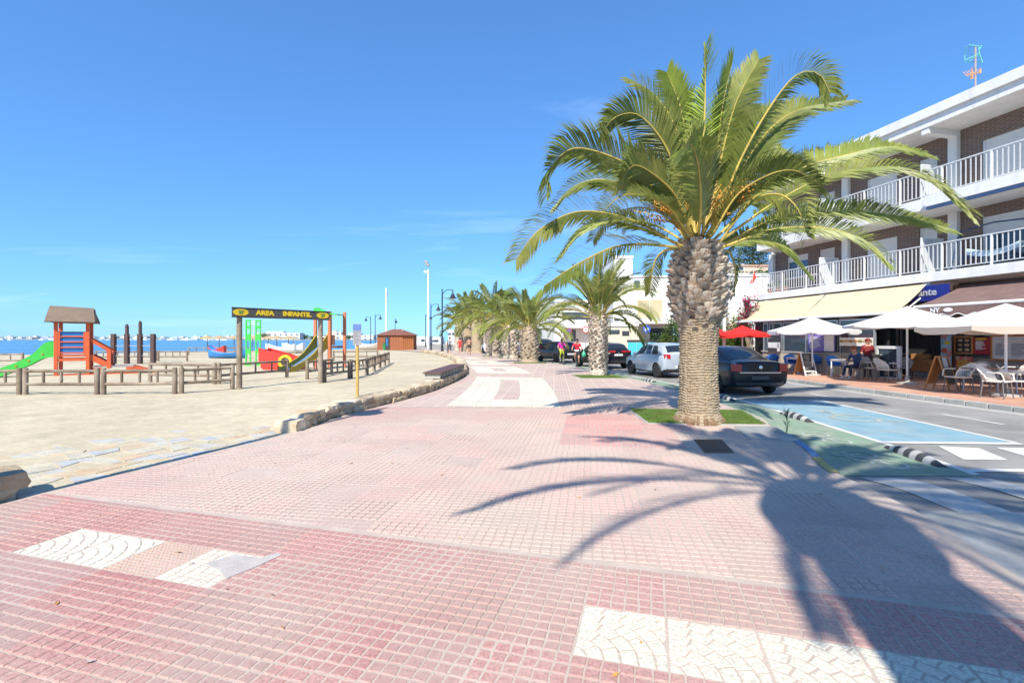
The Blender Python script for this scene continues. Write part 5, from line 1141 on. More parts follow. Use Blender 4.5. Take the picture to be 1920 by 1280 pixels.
r, pn, w, zb, za = board('menu_board', 'violet-blue printed menu behind the first white parasol pole', 1516, 1566, 626, 658, 2.62, mat('menu_violet', (.16,.13,.42), .5, .25, 6, c2=(.28,.22,.5), c2scale=5))
lines(pn, .06, w*.55, zb+.1, za-.1, 10, M_ink, 1); b = MB(); b.box(w*.62, w*.97, -.025, -.016, zb+.03, zb+.62); b.build('poster', M_ink, pn); blobs(pn, [(w*.72, zb+.2, .1, .05, M_foodB), (w*.72, zb+.45, .1, .05, M_foodA), (w*.88, za-.12, .1, .05, M_foodA)])
r, pn, w, zb, za = board('menu_board', 'long white banner with printed dishes above the counter', 1575, 1637, 633, 648, 2.62, M_ink); blobs(pn, [(w*(i+.5)/7, zb+.17, .1, .06, M_foodA if i % 2 else M_foodB) for i in range(7)])
r, pn, w, zb, za = board('menu_board', 'orange-framed board with six pictured burgers', 1793, 1822, 633, 660, .35, mat('board_black', (.03,.028,.025), .5), mat('frame_orange', (.55,.23,.06), .6)); blobs(pn, [(w*(.28+.44*(i % 2)), zb+(za-zb)*(.18+.32*(i//2)), w*.17, (za-zb)*.1, M_foodA if i != 2 else M_foodB) for i in range(6)])
r, pn, w, zb, za = board('menu_board', 'red price board with yellow heading right of the burgers', 1827, 1857, 632, 664, .33, mat('board_red', (.40,.02,.025), .5)); lines(pn, .05, w*.8, zb+.15, za-.12, 9, M_ink, 3); b = MB(); b.box(.05, w*.8, -.022, -.016, za-.09, za-.03); b.build('heading', M_yel, pn)
r, pn, w, zb, za = board('menu_board', 'large white menu board at the right edge of the picture', 1862, 1935, 631, 672, .33, M_ink, mat('frame_orange', (.55,.23,.06), .6)); lines(pn, .08, w*.4, zb+.1, za-.2, 12, mat('ink_grey', (.35,.35,.38), .6), 4); lines(pn, w*.5, w*.9, zb+.1, za-.2, 12, MATS['ink_grey'], 5)
r, pn, w, zb, za = board('ice_cream_poster', 'tall colourful ice-cream poster left of the burger board', 1765, 1784, 628, 684, .6, mat('poster_mix', (.30,.50,.60), .5, .4, 9, c2=(.60,.20,.16), c2scale=5, c2pos=(.48,.56)), cat='poster'); blobs(pn, [(w*.5, zb+.15, .14, .06, M_yel), (w*.35, zb+.5, .1, .08, M_red), (w*.65, zb+.75, .1, .06, M_yel)])
r, pn, w, zb, za = board('drinks_crate', 'red patterned drinks panel under the burger board', 1793, 1824, 668, 697, .5, mat('crate_red', (.55,.06,.05), .5, .5, 12, c2=(.62,.40,.25), c2scale=9), cat='panel'); lines(pn, .04, w, zb+.05, za-.1, 7, M_yel, 8)
r, pn, w, zb, za = board('hatch_poster', 'white notice in the left shop window', 1441, 1464, 634, 658, 2.62, mat('dark_glass_panel', (.05,.05,.055), .3), cat='notice'); b = MB(); b.box(.0, w*.98, -.022, -.016, za-.42, za-.18); b.box(w*.75, w*.95, -.022, -.016, zb, zb+.35); b.build('print', M_ink, pn)
# black slatted screen with timber bench
s0, za = FP(1702, 620, .2); s1, _ = FP(1762, 620, .2); zb = FP(1702, 666, .2)[1]; r = bthing('slatted_screen', 'black vertical-slat screen behind the middle parasol pole', 'screen', loc_(s0, .2, 0), RZB); w = s1-s0
for k in range(15): x = w*k/14; b = MB(); b.box(x-.035, x+.035, -.02, .02, .12, za); b.build('slat', mat('slat_black', (.035,.036,.04), .5, .1, 4), r)
for z in (za+.02, .3): b = MB(); b.box(-.05, w+.05, -.03, .03, z-.03, z+.03); b.build('rail', MATS['slat_black'], r)
r = thing('timber_box', 'orange timber box seat below the slatted screen', 'box seat', G(1718, 705, .02), RZB); b = MB(); b.box(0, .95, -.25, .25, .22, .72); b.build('box', mat('box_timber', (.46,.20,.07), .7, .2, 3, stretch=(1,1,5)), r, bevel=.01); b = MB(); b.box(.04, .91, -.22, .22, .0, .2); b.build('plinth', M_alu, r); b = MB(); b.box(-.02, .4, -.27, .27, .722, .95); b.build('backrest', MATS['box_timber'], r, bevel=.01)
# antennas on the roof
def antenna(px, ytop, dd, lab, big):
    k = (px-CX)/F; d = dd; x = k*d; zt = CAMZ+(HOR-ytop)*d/F; r = thing('roof_antenna', lab, 'antenna', (x, d, 0)); h0 = 10.5 if big else 9.5
    b = MB(); b.tube([(0,0,h0),(0,0,zt-.05)], .03, 6); b.build('mast', mat('rust_metal', (.40,.30,.24), .6, .2, 8), r); m2 = mat('antenna_green', (.15,.50,.38), .5)
    if big:
        b = MB(); z = zt-.35
        for sx in (-1, 1):
            b.tube([(-.32,sx*.05,zt),(-.15,sx*.3,z+.15),(-.15,sx*.3,z-.15),(-.32,sx*.05,z-.32)], .015, 5)
            for k in range(5): zz = z-.3+.6*k/4; b.tube([(-.3,0,zz),(.28,0,zz)], .01, 4)
        b.tube([(.25,0,zt),(.12,0,zt-.2),(.28,0,z-.35)], .02, 5); b.tube([(-.45,0,z-.25),(.1,0,z)], .02, 5); b.build('uhf_panel', m2, r)
    b = MB(); z = zt-(1.1 if big else .15); b.tube([(-.42,0,z-.12),(.2,0,z)], .02, 5)
    for k in range(6): x_ = -.4+.1*k; b.tube([(x_,-.12,z-.22+.03*k),(x_,.12,z+.1+.03*k)], .012, 4)
    b.prism([(-.2,-.02,z-.25),(-.1,-.02,z-.25),(-.15,-.02,z+.22)], (0,.04,0)); b.prism([(.12,-.02,z),(.24,-.02,z),(.2,-.02,z+.2)], (0,.04,0)); b.build('yagi', mat('antenna_orange', (.55,.28,.12), .6), r)
antenna(1829, 86, 19.5, 'green and orange TV antenna on the white roof', True); antenna(1448, 240, 32, 'thin TV antenna with orange elements behind the palm fronds', False)

# ---------------------------------------------------------------- cafe furniture
def parasol(lab, px, by, ytop, rad, apex, edge, cm, cu, n=8, rot=0, group=None, val=.16):
    o = G(px, by, .02); r = thing('cafe_parasol', lab, 'parasol', o, rot); b = MB(); b.tube([(0,0,0),(0,0,apex-.05)], .032, 10); b.build('pole', M_met if cm is not M_red else M_pole, r, smooth=50)
    b = MB(); b.lathe([(.32,0),(.32,.06),(.08,.09),(.05,.3)], 18); b.build('foot', M_conc, r, smooth=40)
    b = MB(); ring_ = []
    for i in range(n*4):
        a = 2*math.pi*i/(n*4); f = abs((i % 4)-0)/4; cor = math.cos(math.pi/n)/math.cos((a % (2*math.pi/n))-math.pi/n); ring_.append((a, cor, (i % 4)))
    rows = 7
    for j in range(rows+1):
        t = j/rows
        for a, cor, q in ring_: sag = -.05*math.sin(math.pi*t)*(1 if q == 0 else 1.5); b.v.append((rad*t*cor*math.cos(a)+1e-4*math.cos(a), rad*t*cor*math.sin(a)+1e-4*math.sin(a), apex+(edge-apex)*t+sag-(0 if q == 0 else .02*t)))
    N_ = n*4
    for j in range(rows):
        for i in range(N_): p, q = j*N_+i, j*N_+(i+1) % N_; b.f.append([p, p+N_, q+N_, q]); b.m.append(0)
    can = b.build('canopy', cm, r, smooth=25, fix=False)
    b = MB()
    for a, cor, q in ring_: x, y = rad*cor*math.cos(a), rad*cor*math.sin(a); z = edge-(0 if q == 0 else .02); b.v += [(x, y, z), (x*1.005, y*1.005, z-val*(1 if q else .6))]
    for i in range(N_): p, q = 2*i, 2*((i+1) % N_); b.f.append([p, p+1, q+1, q]); b.m.append(0)
    b.build('valance', cu, r, fix=False)
    for i in range(n): a = 2*math.pi*i/n; b = MB(); b.tube([(0,0,apex-.12),(rad*.97*math.cos(a),rad*.97*math.sin(a),edge-.03)], .012, 4); b.build('rib', M_met, r)
    return r
M_pw = mat('parasol_white', (.80,.79,.76), .85, .04, 2, trans=.28); M_pr = mat('parasol_red', (.62,.025,.02), .8, .08, 2, trans=.2); M_pu = mat('parasol_tan', (.55,.46,.38), .85, .05, 2, trans=.2)
parasol('red parasol beside the green bamboo at the left of the cafe', 1392, 697, 611, 1.28, 2.22, 1.83, M_pr, M_pr, 6, .3); parasol('second red parasol, mostly hidden behind the big palm trunk', 1346, 690, 0, 1.2, 2.15, 1.78, M_pr, M_pr, 6, .1)
parasol('white parasol over the chalkboard easel', 1523, 704, 594, 1.72, 2.53, 1.93, M_pw, M_pw, 8, .2); parasol('white parasol over the white chairs, middle of the terrace', 1701, 720, 575, 2.0, 2.72, 2.06, M_pw, M_pw, 6, .1, val=.10); parasol('white parasol at the right edge of the picture', 1886, 742, 571, 1.95, 2.56, 1.92, M_pw, M_pu, 6, .45, val=.2)
def chair(name, lab, o, rz, m, ml, cat='chair', group=None):
    r = thing(name, lab, cat, o, rz, group)
    b = MB(); b.box(-.23, .23, -.22, .24, .43, .465); b.build('seat', m, r, bevel=.015)
    b = MB(); n = 10                                   # curved shell back, local -y is the back
    for i in range(n+1):
        a = math.pi*(.06+.88*i/n)
        for j, (z, k) in enumerate(((.47,1),(.62,1.04),(.80,1.1),(.88,1.1))):
            zz = z-(.16*abs(math.cos(a))**2 if j >= 2 else 0); b.v.append((-.25*k*math.cos(a), -.06-.20*k*math.sin(a)-.04*j, zz))
    for i in range(n):
        for j in range(3): p = i*4+j; b.f.append([p, p+4, p+5, p+1]); b.m.append(0)
    o2 = b.build('backrest', m, r, smooth=60); md = o2.modifiers.new('solid', 'SOLIDIFY'); md.thickness = .018
    for s in (-1, 1):
        b = MB(); b.tube(crom([(s*.25,-.10,.68),(s*.275,.05,.68),(s*.27,.2,.66),(s*.25,.25,.47)], 10), .018, 6); b.build('armrest', m, r, smooth=50)
        for y in (-.2, .2): b = MB(); b.tube([(s*.21, y, .435), (s*.245, y*1.2, .0)], [.017, .014], 6); b.build('leg', ml, r, smooth=50)
    return r
M_cw = mat('chair_white', (.66,.63,.57), .55, .06, 3); M_cb2 = mat('chair_blue', (.02,.16,.55), .5, .1, 3); M_leg = mat('chair_leg', (.16,.14,.13), .5); M_cg = mat('chair_grey', (.27,.26,.25), .6)  # the grey chair colour paints in the shade on the shaded armchairs
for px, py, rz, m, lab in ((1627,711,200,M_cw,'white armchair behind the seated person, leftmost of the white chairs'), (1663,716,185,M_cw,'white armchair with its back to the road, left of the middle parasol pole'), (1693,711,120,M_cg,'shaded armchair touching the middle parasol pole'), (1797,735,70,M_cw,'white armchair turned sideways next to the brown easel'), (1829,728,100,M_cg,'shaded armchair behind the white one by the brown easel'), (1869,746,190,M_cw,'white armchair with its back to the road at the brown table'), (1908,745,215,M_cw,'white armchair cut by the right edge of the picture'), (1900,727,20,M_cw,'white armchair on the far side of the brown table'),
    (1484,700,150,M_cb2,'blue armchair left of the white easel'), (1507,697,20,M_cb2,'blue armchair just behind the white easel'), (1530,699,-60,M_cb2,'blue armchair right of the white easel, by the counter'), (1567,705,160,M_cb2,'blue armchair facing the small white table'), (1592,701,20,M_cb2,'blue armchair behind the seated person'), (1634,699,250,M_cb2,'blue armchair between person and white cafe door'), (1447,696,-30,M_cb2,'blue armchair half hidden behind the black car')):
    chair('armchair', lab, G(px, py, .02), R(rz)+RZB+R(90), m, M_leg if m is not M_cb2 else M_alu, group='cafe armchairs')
def table(lab, px, py, w, d, m, ml, h=.73):
    r = thing('cafe_table', lab, 'table', G(px, py, .02), RZB, 'cafe tables'); b = MB(); b.box(-w/2, w/2, -d/2, d/2, h-.03, h); b.build('table_top', m, r, bevel=.008)
    b = MB(); b.box(-w/2+.03, w/2-.03, -d/2+.03, d/2-.03, h-.08, h-.032); b.build('apron', ml, r)
    for x in (-w/2+.05, w/2-.05):
        for y in (-d/2+.05, d/2-.05): b = MB(); b.tube([(x,y,0),(x,y,h-.05)], .026, 8); b.build('leg', ml, r, smooth=50)
    return r
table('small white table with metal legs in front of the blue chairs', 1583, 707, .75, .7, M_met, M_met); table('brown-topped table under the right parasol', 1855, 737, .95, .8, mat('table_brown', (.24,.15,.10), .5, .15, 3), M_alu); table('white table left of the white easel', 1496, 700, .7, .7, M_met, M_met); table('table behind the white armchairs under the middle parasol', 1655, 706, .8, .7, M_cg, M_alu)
r = thing('napkin_bundle', 'white napkin bundle lying on the brown table', 'napkins', G(1840, 732, .02)+Vector((0,0,.71))); b = MB(); b.ball((0,0,.06), (.16,.1,.07), 10, 6); b.build('cloth', M_pw, r, smooth=60)
def easel(name, lab, px, py, h, w, fm, bm, rz, chalk):
    r = thing(name, lab, 'chalkboard', G(px, py, .02), rz)
    for sgn in (-1, 1):
        b = MB(); bot, top = Vector((0, sgn*.32, 0)), Vector((0, sgn*.03, h))
        for x in (-w/2, w/2): b.beam(bot+Vector((x,0,0)), top+Vector((x,0,0)), .05, .035)
        b.beam(top+Vector((-w/2,0,-.03)), top+Vector((w/2,0,-.03)), .035, .055); q = bot.lerp(top, .2); b.beam(q+Vector((-w/2,0,0)), q+Vector((w/2,0,0)), .035, .055); fr = b.build('leaf_frame', fm if sgn < 0 else mat('frame_orange', (.55,.23,.06), .6), r)
        b = MB(); a, c = bot.lerp(top, .22), bot.lerp(top, .97); b.add([a+Vector((-w/2,0,0)), a+Vector((w/2,0,0)), c+Vector((w/2,0,0)), c+Vector((-w/2,0,0))]+[p+Vector((0,-.012*sgn*-1,0)) for p in (a+Vector((-w/2,0,0)), a+Vector((w/2,0,0)), c+Vector((w/2,0,0)), c+Vector((-w/2,0,0)))], [(0,1,2,3),(7,6,5,4),(0,4,5,1),(1,5,6,2),(2,6,7,3),(3,7,4,0)]); bd = b.build('board', bm if sgn < 0 else MATS['frame_orange'], r)
        if sgn < 0 and chalk:
            b = MB(); rr = random.Random(3)
            for k in range(11): p = bot.lerp(top, .88-.055*k)+Vector((0,-.016,0)); L = w*rr.uniform(.2,.42); b.beam(p+Vector((-L,0,0)), p+Vector((L*rr.uniform(.4,1),0,0)), .004, .018)
            b.build('chalk_lines', mat('chalk', (.42,.43,.43), .9), bd)
        if sgn < 0 and not chalk: p = bot.lerp(top, .82)+Vector((-.02,-.018,0)); b = MB(); b.obox(p, (.26,.006,.3), Matrix.Rotation(R(-12),3,'X')); b.build('paper', mat('paper_grey', (.35,.36,.40), .7), bd)
    return r
M_slate = mat('slate', (.045,.05,.05), .6, .2, 5)
easel('pavement_easel', 'white-framed chalkboard easel with chalk writing by the first white parasol', 1510, 703.5, .98, .55, M_met, M_slate, R(12), True)
easel('pavement_easel', 'brown-framed blackboard easel at the kerb, right of the box seat', 1765, 731, 1.05, .52, mat('easel_brown', (.36,.17,.06), .6), M_slate, R(26), False)
# rubber lane separators, weed
def separator(lab, px, py, L):
    o = G(px, py, -.09); y = o.y; a = math.atan2(lineX(BWs, y+.5)-lineX(BWs, y-.5), 1); r = thing('lane_separator', lab, 'lane separator', (o.x, o.y, road_z(o.x, o.y)+.008), -a, 'lane separators'); n = 16; segs = 9
    for k in range(segs):
        b = MB(); t0, t1 = k/segs, (k+1)/segs
        for t in [t0+(t1-t0)*i/4 for i in range(5)]:
            hh = .115*max(.12, math.sin(math.pi*min(max(t, .02), .98)))**.5; ww = .10*max(.3, math.sin(math.pi*min(max(t,.02),.98)))**.4
            for j in range(9): q = math.pi*j/8; b.v.append((ww*math.cos(q), (t-.5)*L, hh*math.sin(q)))
        for i in range(4):
            for j in range(8): p = i*9+j; b.f.append([p, p+1, p+10, p+9]); b.m.append(0)
        b.f.append(list(range(9))); b.f.append([36+j for j in range(9)][::-1]); b.m += [0,0]
        b.build('segment', mat('rubber_black', (.06,.06,.06), .8, .2, 9) if k % 2 == 0 else mat('rubber_white', (.42,.41,.39), .8, .2, 9), r, smooth=50)
separator('black and white rubber lane separator nearest the camera', 1712, 856, 1.15); separator('second rubber lane separator, beside the blue bay', 1492, 783, 1.15); separator('third rubber lane separator, behind the big palm', 1358, 747, 1.15); separator('distant rubber lane separator beside the silver car', 1216, 714, 1.2)
o = G(1475, 812); r = thing('weed', 'thin wild weed stem growing at the kerb by the round cover', 'plant', (o.x, o.y, -.01)); b = MB(); rr = random.Random(8)
for k in range(3): b.tube([(0,0,0),(rr.uniform(-.03,.03),0,.2),(rr.uniform(-.08,.08),rr.uniform(-.04,.04),.36+.05*k)], [.005,.004,.002], 4)
for k in range(22): z = rr.uniform(.1,.38); a = rr.uniform(0,6.28); q = Vector((0,0,z)); e = Vector((math.cos(a)*.08, math.sin(a)*.08, .06)); s_ = Vector((-math.sin(a),math.cos(a),0))*.012; b.add([q, q+e*.5+s_, q+e, q+e*.5-s_], [(0,1,2,3)])
b.build('stem', mat('weed_green', (.09,.14,.05), .8), r, fix=False)
# ---------------------------------------------------------------- cars
M_tyre = mat('tyre', (.02,.02,.021), .85, .2, 8); M_rim = mat('alloy', (.50,.51,.53), .4, .1, 6, metal=.15); M_cglass = mat('car_glass', (.018,.024,.03), .05, .1, 2, spec=.8); M_tail = mat('tail_red', (.42,.012,.015), .18, .1, 6, coat=.5); M_plate = mat('plate_white', (.60,.60,.58), .5); M_trim = mat('car_trim', (.025,.025,.027), .6); M_chr = mat('chrome', (.6,.6,.6), .15, .05, 5, metal=1)
def mk_wheel(r, w):
    t = MB(); t.lathe([(r*.66,-w/2),(r*.9,-w/2),(r,-w*.36),(r,w*.36),(r*.9,w/2),(r*.66,w/2)], 28, axis='x'); tm = t.mesh('tyre', M_tyre, 40, True)
    q = MB(); q.lathe([(r*.67,-w*.4),(r*.67,w*.46),(r*.60,w*.46),(r*.58,w*.2),(.02,w*.18)], 28, axis='x')
    for k in range(5):
        a = 2*math.pi*k/5
        for da in (-.16, .16): q.beam((w*.34, r*.12*math.cos(a), r*.12*math.sin(a)), (w*.42, r*.62*math.cos(a+da), r*.62*math.sin(a+da)), r*.12, w*.12, up=(1,0,0))
    q.lathe([(r*.16,w*.2),(r*.16,w*.42),(.02,w*.44)], 12, axis='x'); rm = q.mesh('rim', M_rim, 40, True); return tm, rm
WH = mk_wheel(.315, .20)
def car(lab, loc, rz, st, paint, wy, wr=.315, sidewin=(), rearwin=None, wind=None, tail=None, plate=None, plate_m=None, chrome=None, spare=None, clad=False, group='cars parked along the road'):
    root = thing('parked_car', lab, 'car', loc, rz, group); n = len(st)
    def at(u):
        u = min(max(u, 0), n-1); a = min(int(u), n-2); t = u-a; P = [st[max(a-1,0)], st[a], st[a+1], st[min(a+2,n-1)]]; out = []
        for c in range(6):
            p0,p1,p2,p3 = [q[c] for q in P]; v = .5*(2*p1+(p2-p0)*t+(2*p0-5*p1+4*p2-p3)*t*t+(3*p1-p0-3*p2+p3)*t**3); lo, hi = min(p1,p2), max(p1,p2); e = (hi-lo)*.06; out.append(min(max(v, lo-e), hi+e))
        return out
    def prof(u):
        y, zb, zl, zt, w, wt = at(u); hm = zb+(zl-zb)*.52
        return y, [(0,zb),(w*.82,zb),(w*.955,zb+.07),(w*.985,hm-.08),(w,hm+.04),(w*.985,zl-.07),(w*.945,zl),(wt+.035,zt-.075),(wt-.06,zt-.022),(wt*.5,zt-.004),(0,zt)]
    def S(u, v, off=0.0):
        def pt(u, v):
            y, P = prof(u); s = -1 if v < 0 else 1; a = 10-abs(v) if 0 else abs(v); k = min(int(a), 9); t = a-k; return Vector((s*(P[k][0]+(P[k+1][0]-P[k][0])*t), y, P[k][1]+(P[k+1][1]-P[k][1])*t))
        p = pt(u, v)
        if off:
            du = pt(min(u+.05,n-1), v)-pt(max(u-.05,0), v); dv = pt(u, v+.05)-pt(u, v-.05) if abs(v) > .1 else Vector((1,0,0)); nn = du.cross(dv)
            if nn.length > 1e-9:
                nn.normalize(); cen = Vector((0, p.y, .75))
                if nn.dot(p-cen) < 0: nn = -nn
                p = p+nn*off
        return p
    b = MB(); NU = (n-1)*5; VS = [0,1,1.5,2,3,4,5,5.5,6,6.5,7,7.5,8,8.5,9,10]; ring_ = [(1,v) for v in VS]+[(-1,v) for v in VS[-2:0:-1]]; K = len(ring_)
    for i in range(NU+1):
        for s, v in ring_: p = S(i/5, v); b.v.append((s*p.x, p.y, p.z))
    for i in range(NU):
        for j in range(K): p, q = i*K+j, i*K+(j+1) % K; b.f.append([p, p+K, q+K, q]); b.m.append(0)
    b.f.append(list(range(K))); b.f.append([NU*K+j for j in range(K)][::-1]); b.m += [0,0]
    me = b.mesh('body', [paint, M_trim], None, True); o = obj('body', me)
    cut = MB()
    for y in wy: cut.tube([(-1.2,y,wr),(-.62,y,wr)], wr*1.17, 28); cut.tube([(.62,y,wr),(1.2,y,wr)], wr*1.17, 28)
    co = obj('cut', cut.mesh('cut', [M_trim, M_trim], None, True)); md = o.modifiers.new('b', 'BOOLEAN'); md.object = co; md.operation = 'DIFFERENCE'; md.solver = 'EXACT'
    bpy.context.view_layer.update(); m2 = bpy.data.meshes.new_from_object(o.evaluated_get(bpy.context.evaluated_depsgraph_get())); bpy.data.objects.remove(o); bpy.data.objects.remove(co)
    m2.materials.clear(); m2.materials.append(paint); m2.materials.append(M_trim)
    for p in m2.polygons:
        c = p.center; inarch = any(math.hypot(c.y-y, c.z-wr) < wr*1.165 and abs(c.x) > .5 for y in wy); p.material_index = 1 if (inarch or (clad and c.z < clad)) else 0; p.use_smooth = not inarch
    m2.set_sharp_from_angle(angle=R(35)); body = obj('body', m2, root)
    def patch(name, m, us, vs, off=.006, parent=body, nu=10, nv=6, both=False):
        # us: (u at bottom start, u at bottom end, u at top start, u at top end)
        for sgn in ((1, -1) if both else (1,)):
            q = MB()
            for j in range(nv+1):
                t = j/nv; v = vs[0]+(vs[1]-vs[0])*t; a, c = us[0]+(us[2]-us[0])*t, us[1]+(us[3]-us[1])*t
                for i in range(nu+1): p = S(a+(c-a)*i/nu, v, off); q.v.append((sgn*p.x, p.y, p.z))
            for j in range(nv):
                for i in range(nu): k = j*(nu+1)+i; q.f.append([k,k+1,k+nu+2,k+nu+1]); q.m.append(0)
            q.build(name, m, parent, smooth=60, fix=False)
    for us in sidewin: patch('side_window', M_cglass, us, (6.12, 6.9), both=True)
    def across(name, m, u0, u1, vin, off=.008, vin1=None):
        q = MB(); nu, nv = 10, 14; vin1 = vin if vin1 is None else vin1
        for i in range(nu+1):
            t = i/nu; vi = vin+(vin1-vin)*t
            for j in range(nv+1):
                f = -1+2*j/nv; p = S(u0+(u1-u0)*t, 10-(10-vi)*abs(f), off); q.v.append((math.copysign(p.x, f), p.y, p.z))
        for i in range(nu):
            for j in range(nv): k = i*(nv+1)+j; q.f.append([k,k+1,k+nv+2,k+nv+1]); q.m.append(0)
        q.build(name, m, body, smooth=60, fix=False)
    if rearwin: across('rear_window', M_cglass, *rearwin)
    if wind: across('windscreen', M_cglass, *wind)
    for (x0, x1, y0, y1, z0, z1) in (tail or ()):
        for s in (-1, 1): q = MB(); q.prism([(s*x0,y0,z0),(s*x1,y1,z0+.02),(s*x1,y1,z1),(s*x0,y0,z1)], (0,.10,0)); q.build('taillight', M_tail, body, bevel=.012)
    if plate: q = MB(); q.box(-.26,.26,plate[0]-.012,plate[0]+.03,plate[1]-.055,plate[1]+.055); q.build('number_plate', plate_m or M_plate, body)
    if chrome: q = MB(); q.box(-chrome[2],chrome[2],chrome[0]-.012,chrome[0]+.06,chrome[1]-.02,chrome[1]+.02); q.build('chrome_strip', M_chr, body, bevel=.006); 
    if spare: q = MB(); q.lathe([(.055,0),(.055,.02),(.04,.024)], 16, axis='x'); e = q.build('badge', M_chr, body, smooth=40); e.location = (0, spare[0], spare[1]); e.rotation_euler[2] = R(-90)
    zb0 = st[1][1]; q = MB(); q.box(-st[2][4]*.8, st[2][4]*.8, st[0][0]+.005, st[0][0]+.2, zb0+.0, zb0+.12); q.build('lower_bumper', M_trim, body, bevel=.02)
    for y in wy:
        for s in (-1, 1):
            w = bpy.data.objects.new('wheel', None); col.objects.link(w); w.parent = root; w.location = (s*(st[5][4]-.115), y, wr); w.rotation_euler[2] = 0 if s > 0 else math.pi; k = wr/.315; w.scale = (1,k,k); obj('tyre', WH[0], w); obj('rim', WH[1], w)
    for s in (-1, 1):
        us = sidewin[-1][1]-.15; p = S(us, 6.1); q = MB(); q.ball((s*(p.x+.09), p.y, p.z+.05), (.10,.06,.075), 10, 6); q.build('mirror', paint, body, smooth=60)
        for u in [(w_[0]+w_[1])/2-.25 for w_ in sidewin[:2]]: p = S(u, 5.2, .012); q = MB(); q.box(s*p.x-.012, s*p.x+.012, p.y-.09, p.y+.09, p.z-.018, p.z+.018); q.build('door_handle', paint, body, bevel=.006)
    return root
def paintm(n, c, r=.28): return mat(n, c, r, .04, 2, coat=.8 if sum(c) > .3 else .3, spec=.5 if sum(c) > .3 else .25)
SAL = [(0,.42,.93,.97,.76,.56),(.07,.32,.97,1.03,.86,.64),(.30,.25,.98,1.06,.89,.645),(.62,.22,.97,1.09,.895,.63),(1.45,.21,.95,1.40,.90,.57),(2.05,.21,.94,1.46,.90,.585),(2.7,.21,.93,1.43,.90,.575),(3.1,.21,.92,1.27,.90,.60),(3.55,.21,.90,.99,.89,.68),(4.1,.23,.82,.89,.87,.68),(4.45,.27,.70,.77,.80,.60),(4.6,.36,.58,.62,.66,.48)]
HAT = [(0,.42,.98,1.04,.72,.54),(.07,.32,1.0,1.12,.80,.58),(.22,.25,.99,1.30,.83,.56),(.42,.23,.98,1.44,.84,.555),(.95,.22,.96,1.52,.845,.565),(1.6,.22,.95,1.525,.85,.565),(2.2,.22,.94,1.46,.85,.56),(2.65,.22,.93,1.24,.845,.58),(3.02,.22,.91,1.0,.84,.64),(3.45,.24,.84,.90,.82,.64),(3.78,.29,.72,.77,.74,.56),(3.94,.38,.58,.62,.60,.44)]
def suv(h, w=.92, L=4.4): k = h/1.52; return [(y*L/3.94, zb*1.15, zl*k*1.02, zt*k, w*a/.85, w*b_/.85) for y, zb, zl, zt, a, b_ in HAT]
heads = lambda a: R(a)
car('black hatchback saloon parked at the kerb right behind the big palm', (7.32, 14.15, -.10), R(1.5), SAL, paintm('paint_black', (.010,.013,.018)), (.95, 3.65), sidewin=((3.55,4.6,4.05,4.75),(4.72,5.65,4.85,5.62),(5.76,7.35,5.72,6.75)), rearwin=(3.05,4.0,7.25), wind=(6.75,7.85,7.3), tail=((.56,.84,-.035,.015,.72,.95),), plate=(-.005,.55), plate_m=mat('plate_dark', (.06,.06,.06), .5), chrome=(.0,.70,.62), spare=(-.012,.86), wr=.325)
car('silver hatchback parked beside the cycle lane left of the big palm', (7.2, 20.45, -.10), R(12), HAT, paintm('paint_silver', (.38,.43,.49), .3), (.62, 3.11), sidewin=((3.35,4.25,3.75,4.35),(4.36,5.15,4.46,5.12),(5.25,6.95,5.22,6.45)), rearwin=(1.15,2.75,7.4), wind=(6.4,7.7,7.3), tail=((.50,.77,-.03,.02,.84,1.04),), plate=(-.005,.5), clad=.40, chrome=None, spare=(-.012,.93))
car('black car with red light bar partly hidden by the second palm', (5.95, 26.8, -.10), R(17), suv(1.50, .90, 4.3), paintm('paint_black', (.010,.013,.018)), (.75, 3.35), sidewin=((3.35,4.25,3.75,4.35),(4.36,5.15,4.46,5.12),(5.25,6.95,5.22,6.45)), rearwin=(1.15,2.75,7.4), wind=(6.4,7.7,7.3), tail=((.20,.82,-.035,.02,.93,1.04),), plate=(-.005,.80), spare=(-.012,.90))
car('dark parked car behind the two cyclists', (4.15, 34.0, -.10), R(22), suv(1.52, .90, 4.2), paintm('paint_navy', (.015,.02,.03)), (.72, 3.3), sidewin=((3.35,4.25,3.75,4.35),(4.36,5.15,4.46,5.12),(5.25,6.95,5.22,6.45)), rearwin=(1.15,2.75,7.4), wind=(6.4,7.7,7.3), tail=((.50,.80,-.03,.02,.85,1.03),), plate=(-.005,.62))
car('tall black off-roader parked beyond the cyclists', (2.95, 40.0, -.10), R(22), suv(1.72, .94, 4.7), paintm('paint_black', (.010,.013,.018)), (.82, 3.7), .36, sidewin=((3.35,4.25,3.75,4.35),(4.36,5.15,4.46,5.12),(5.25,6.95,5.22,6.45)), rearwin=(1.15,2.75,7.4), wind=(6.4,7.7,7.3), tail=((.50,.84,-.03,.02,.95,1.12),), plate=(-.005,.95))
car('white van-like car far along between the palm trunks', (-.95, 51.0, -.10), R(26), suv(1.8, .92, 4.4), paintm('paint_white', (.70,.70,.68), .35), (.76, 3.46), .34, sidewin=((3.35,4.25,3.75,4.35),(4.36,5.15,4.46,5.12),(5.25,6.95,5.22,6.45)), rearwin=(1.15,2.75,7.4), wind=(6.4,7.7,7.3), tail=((.60,.82,-.03,.02,.9,1.2),), plate=(-.005,.7))

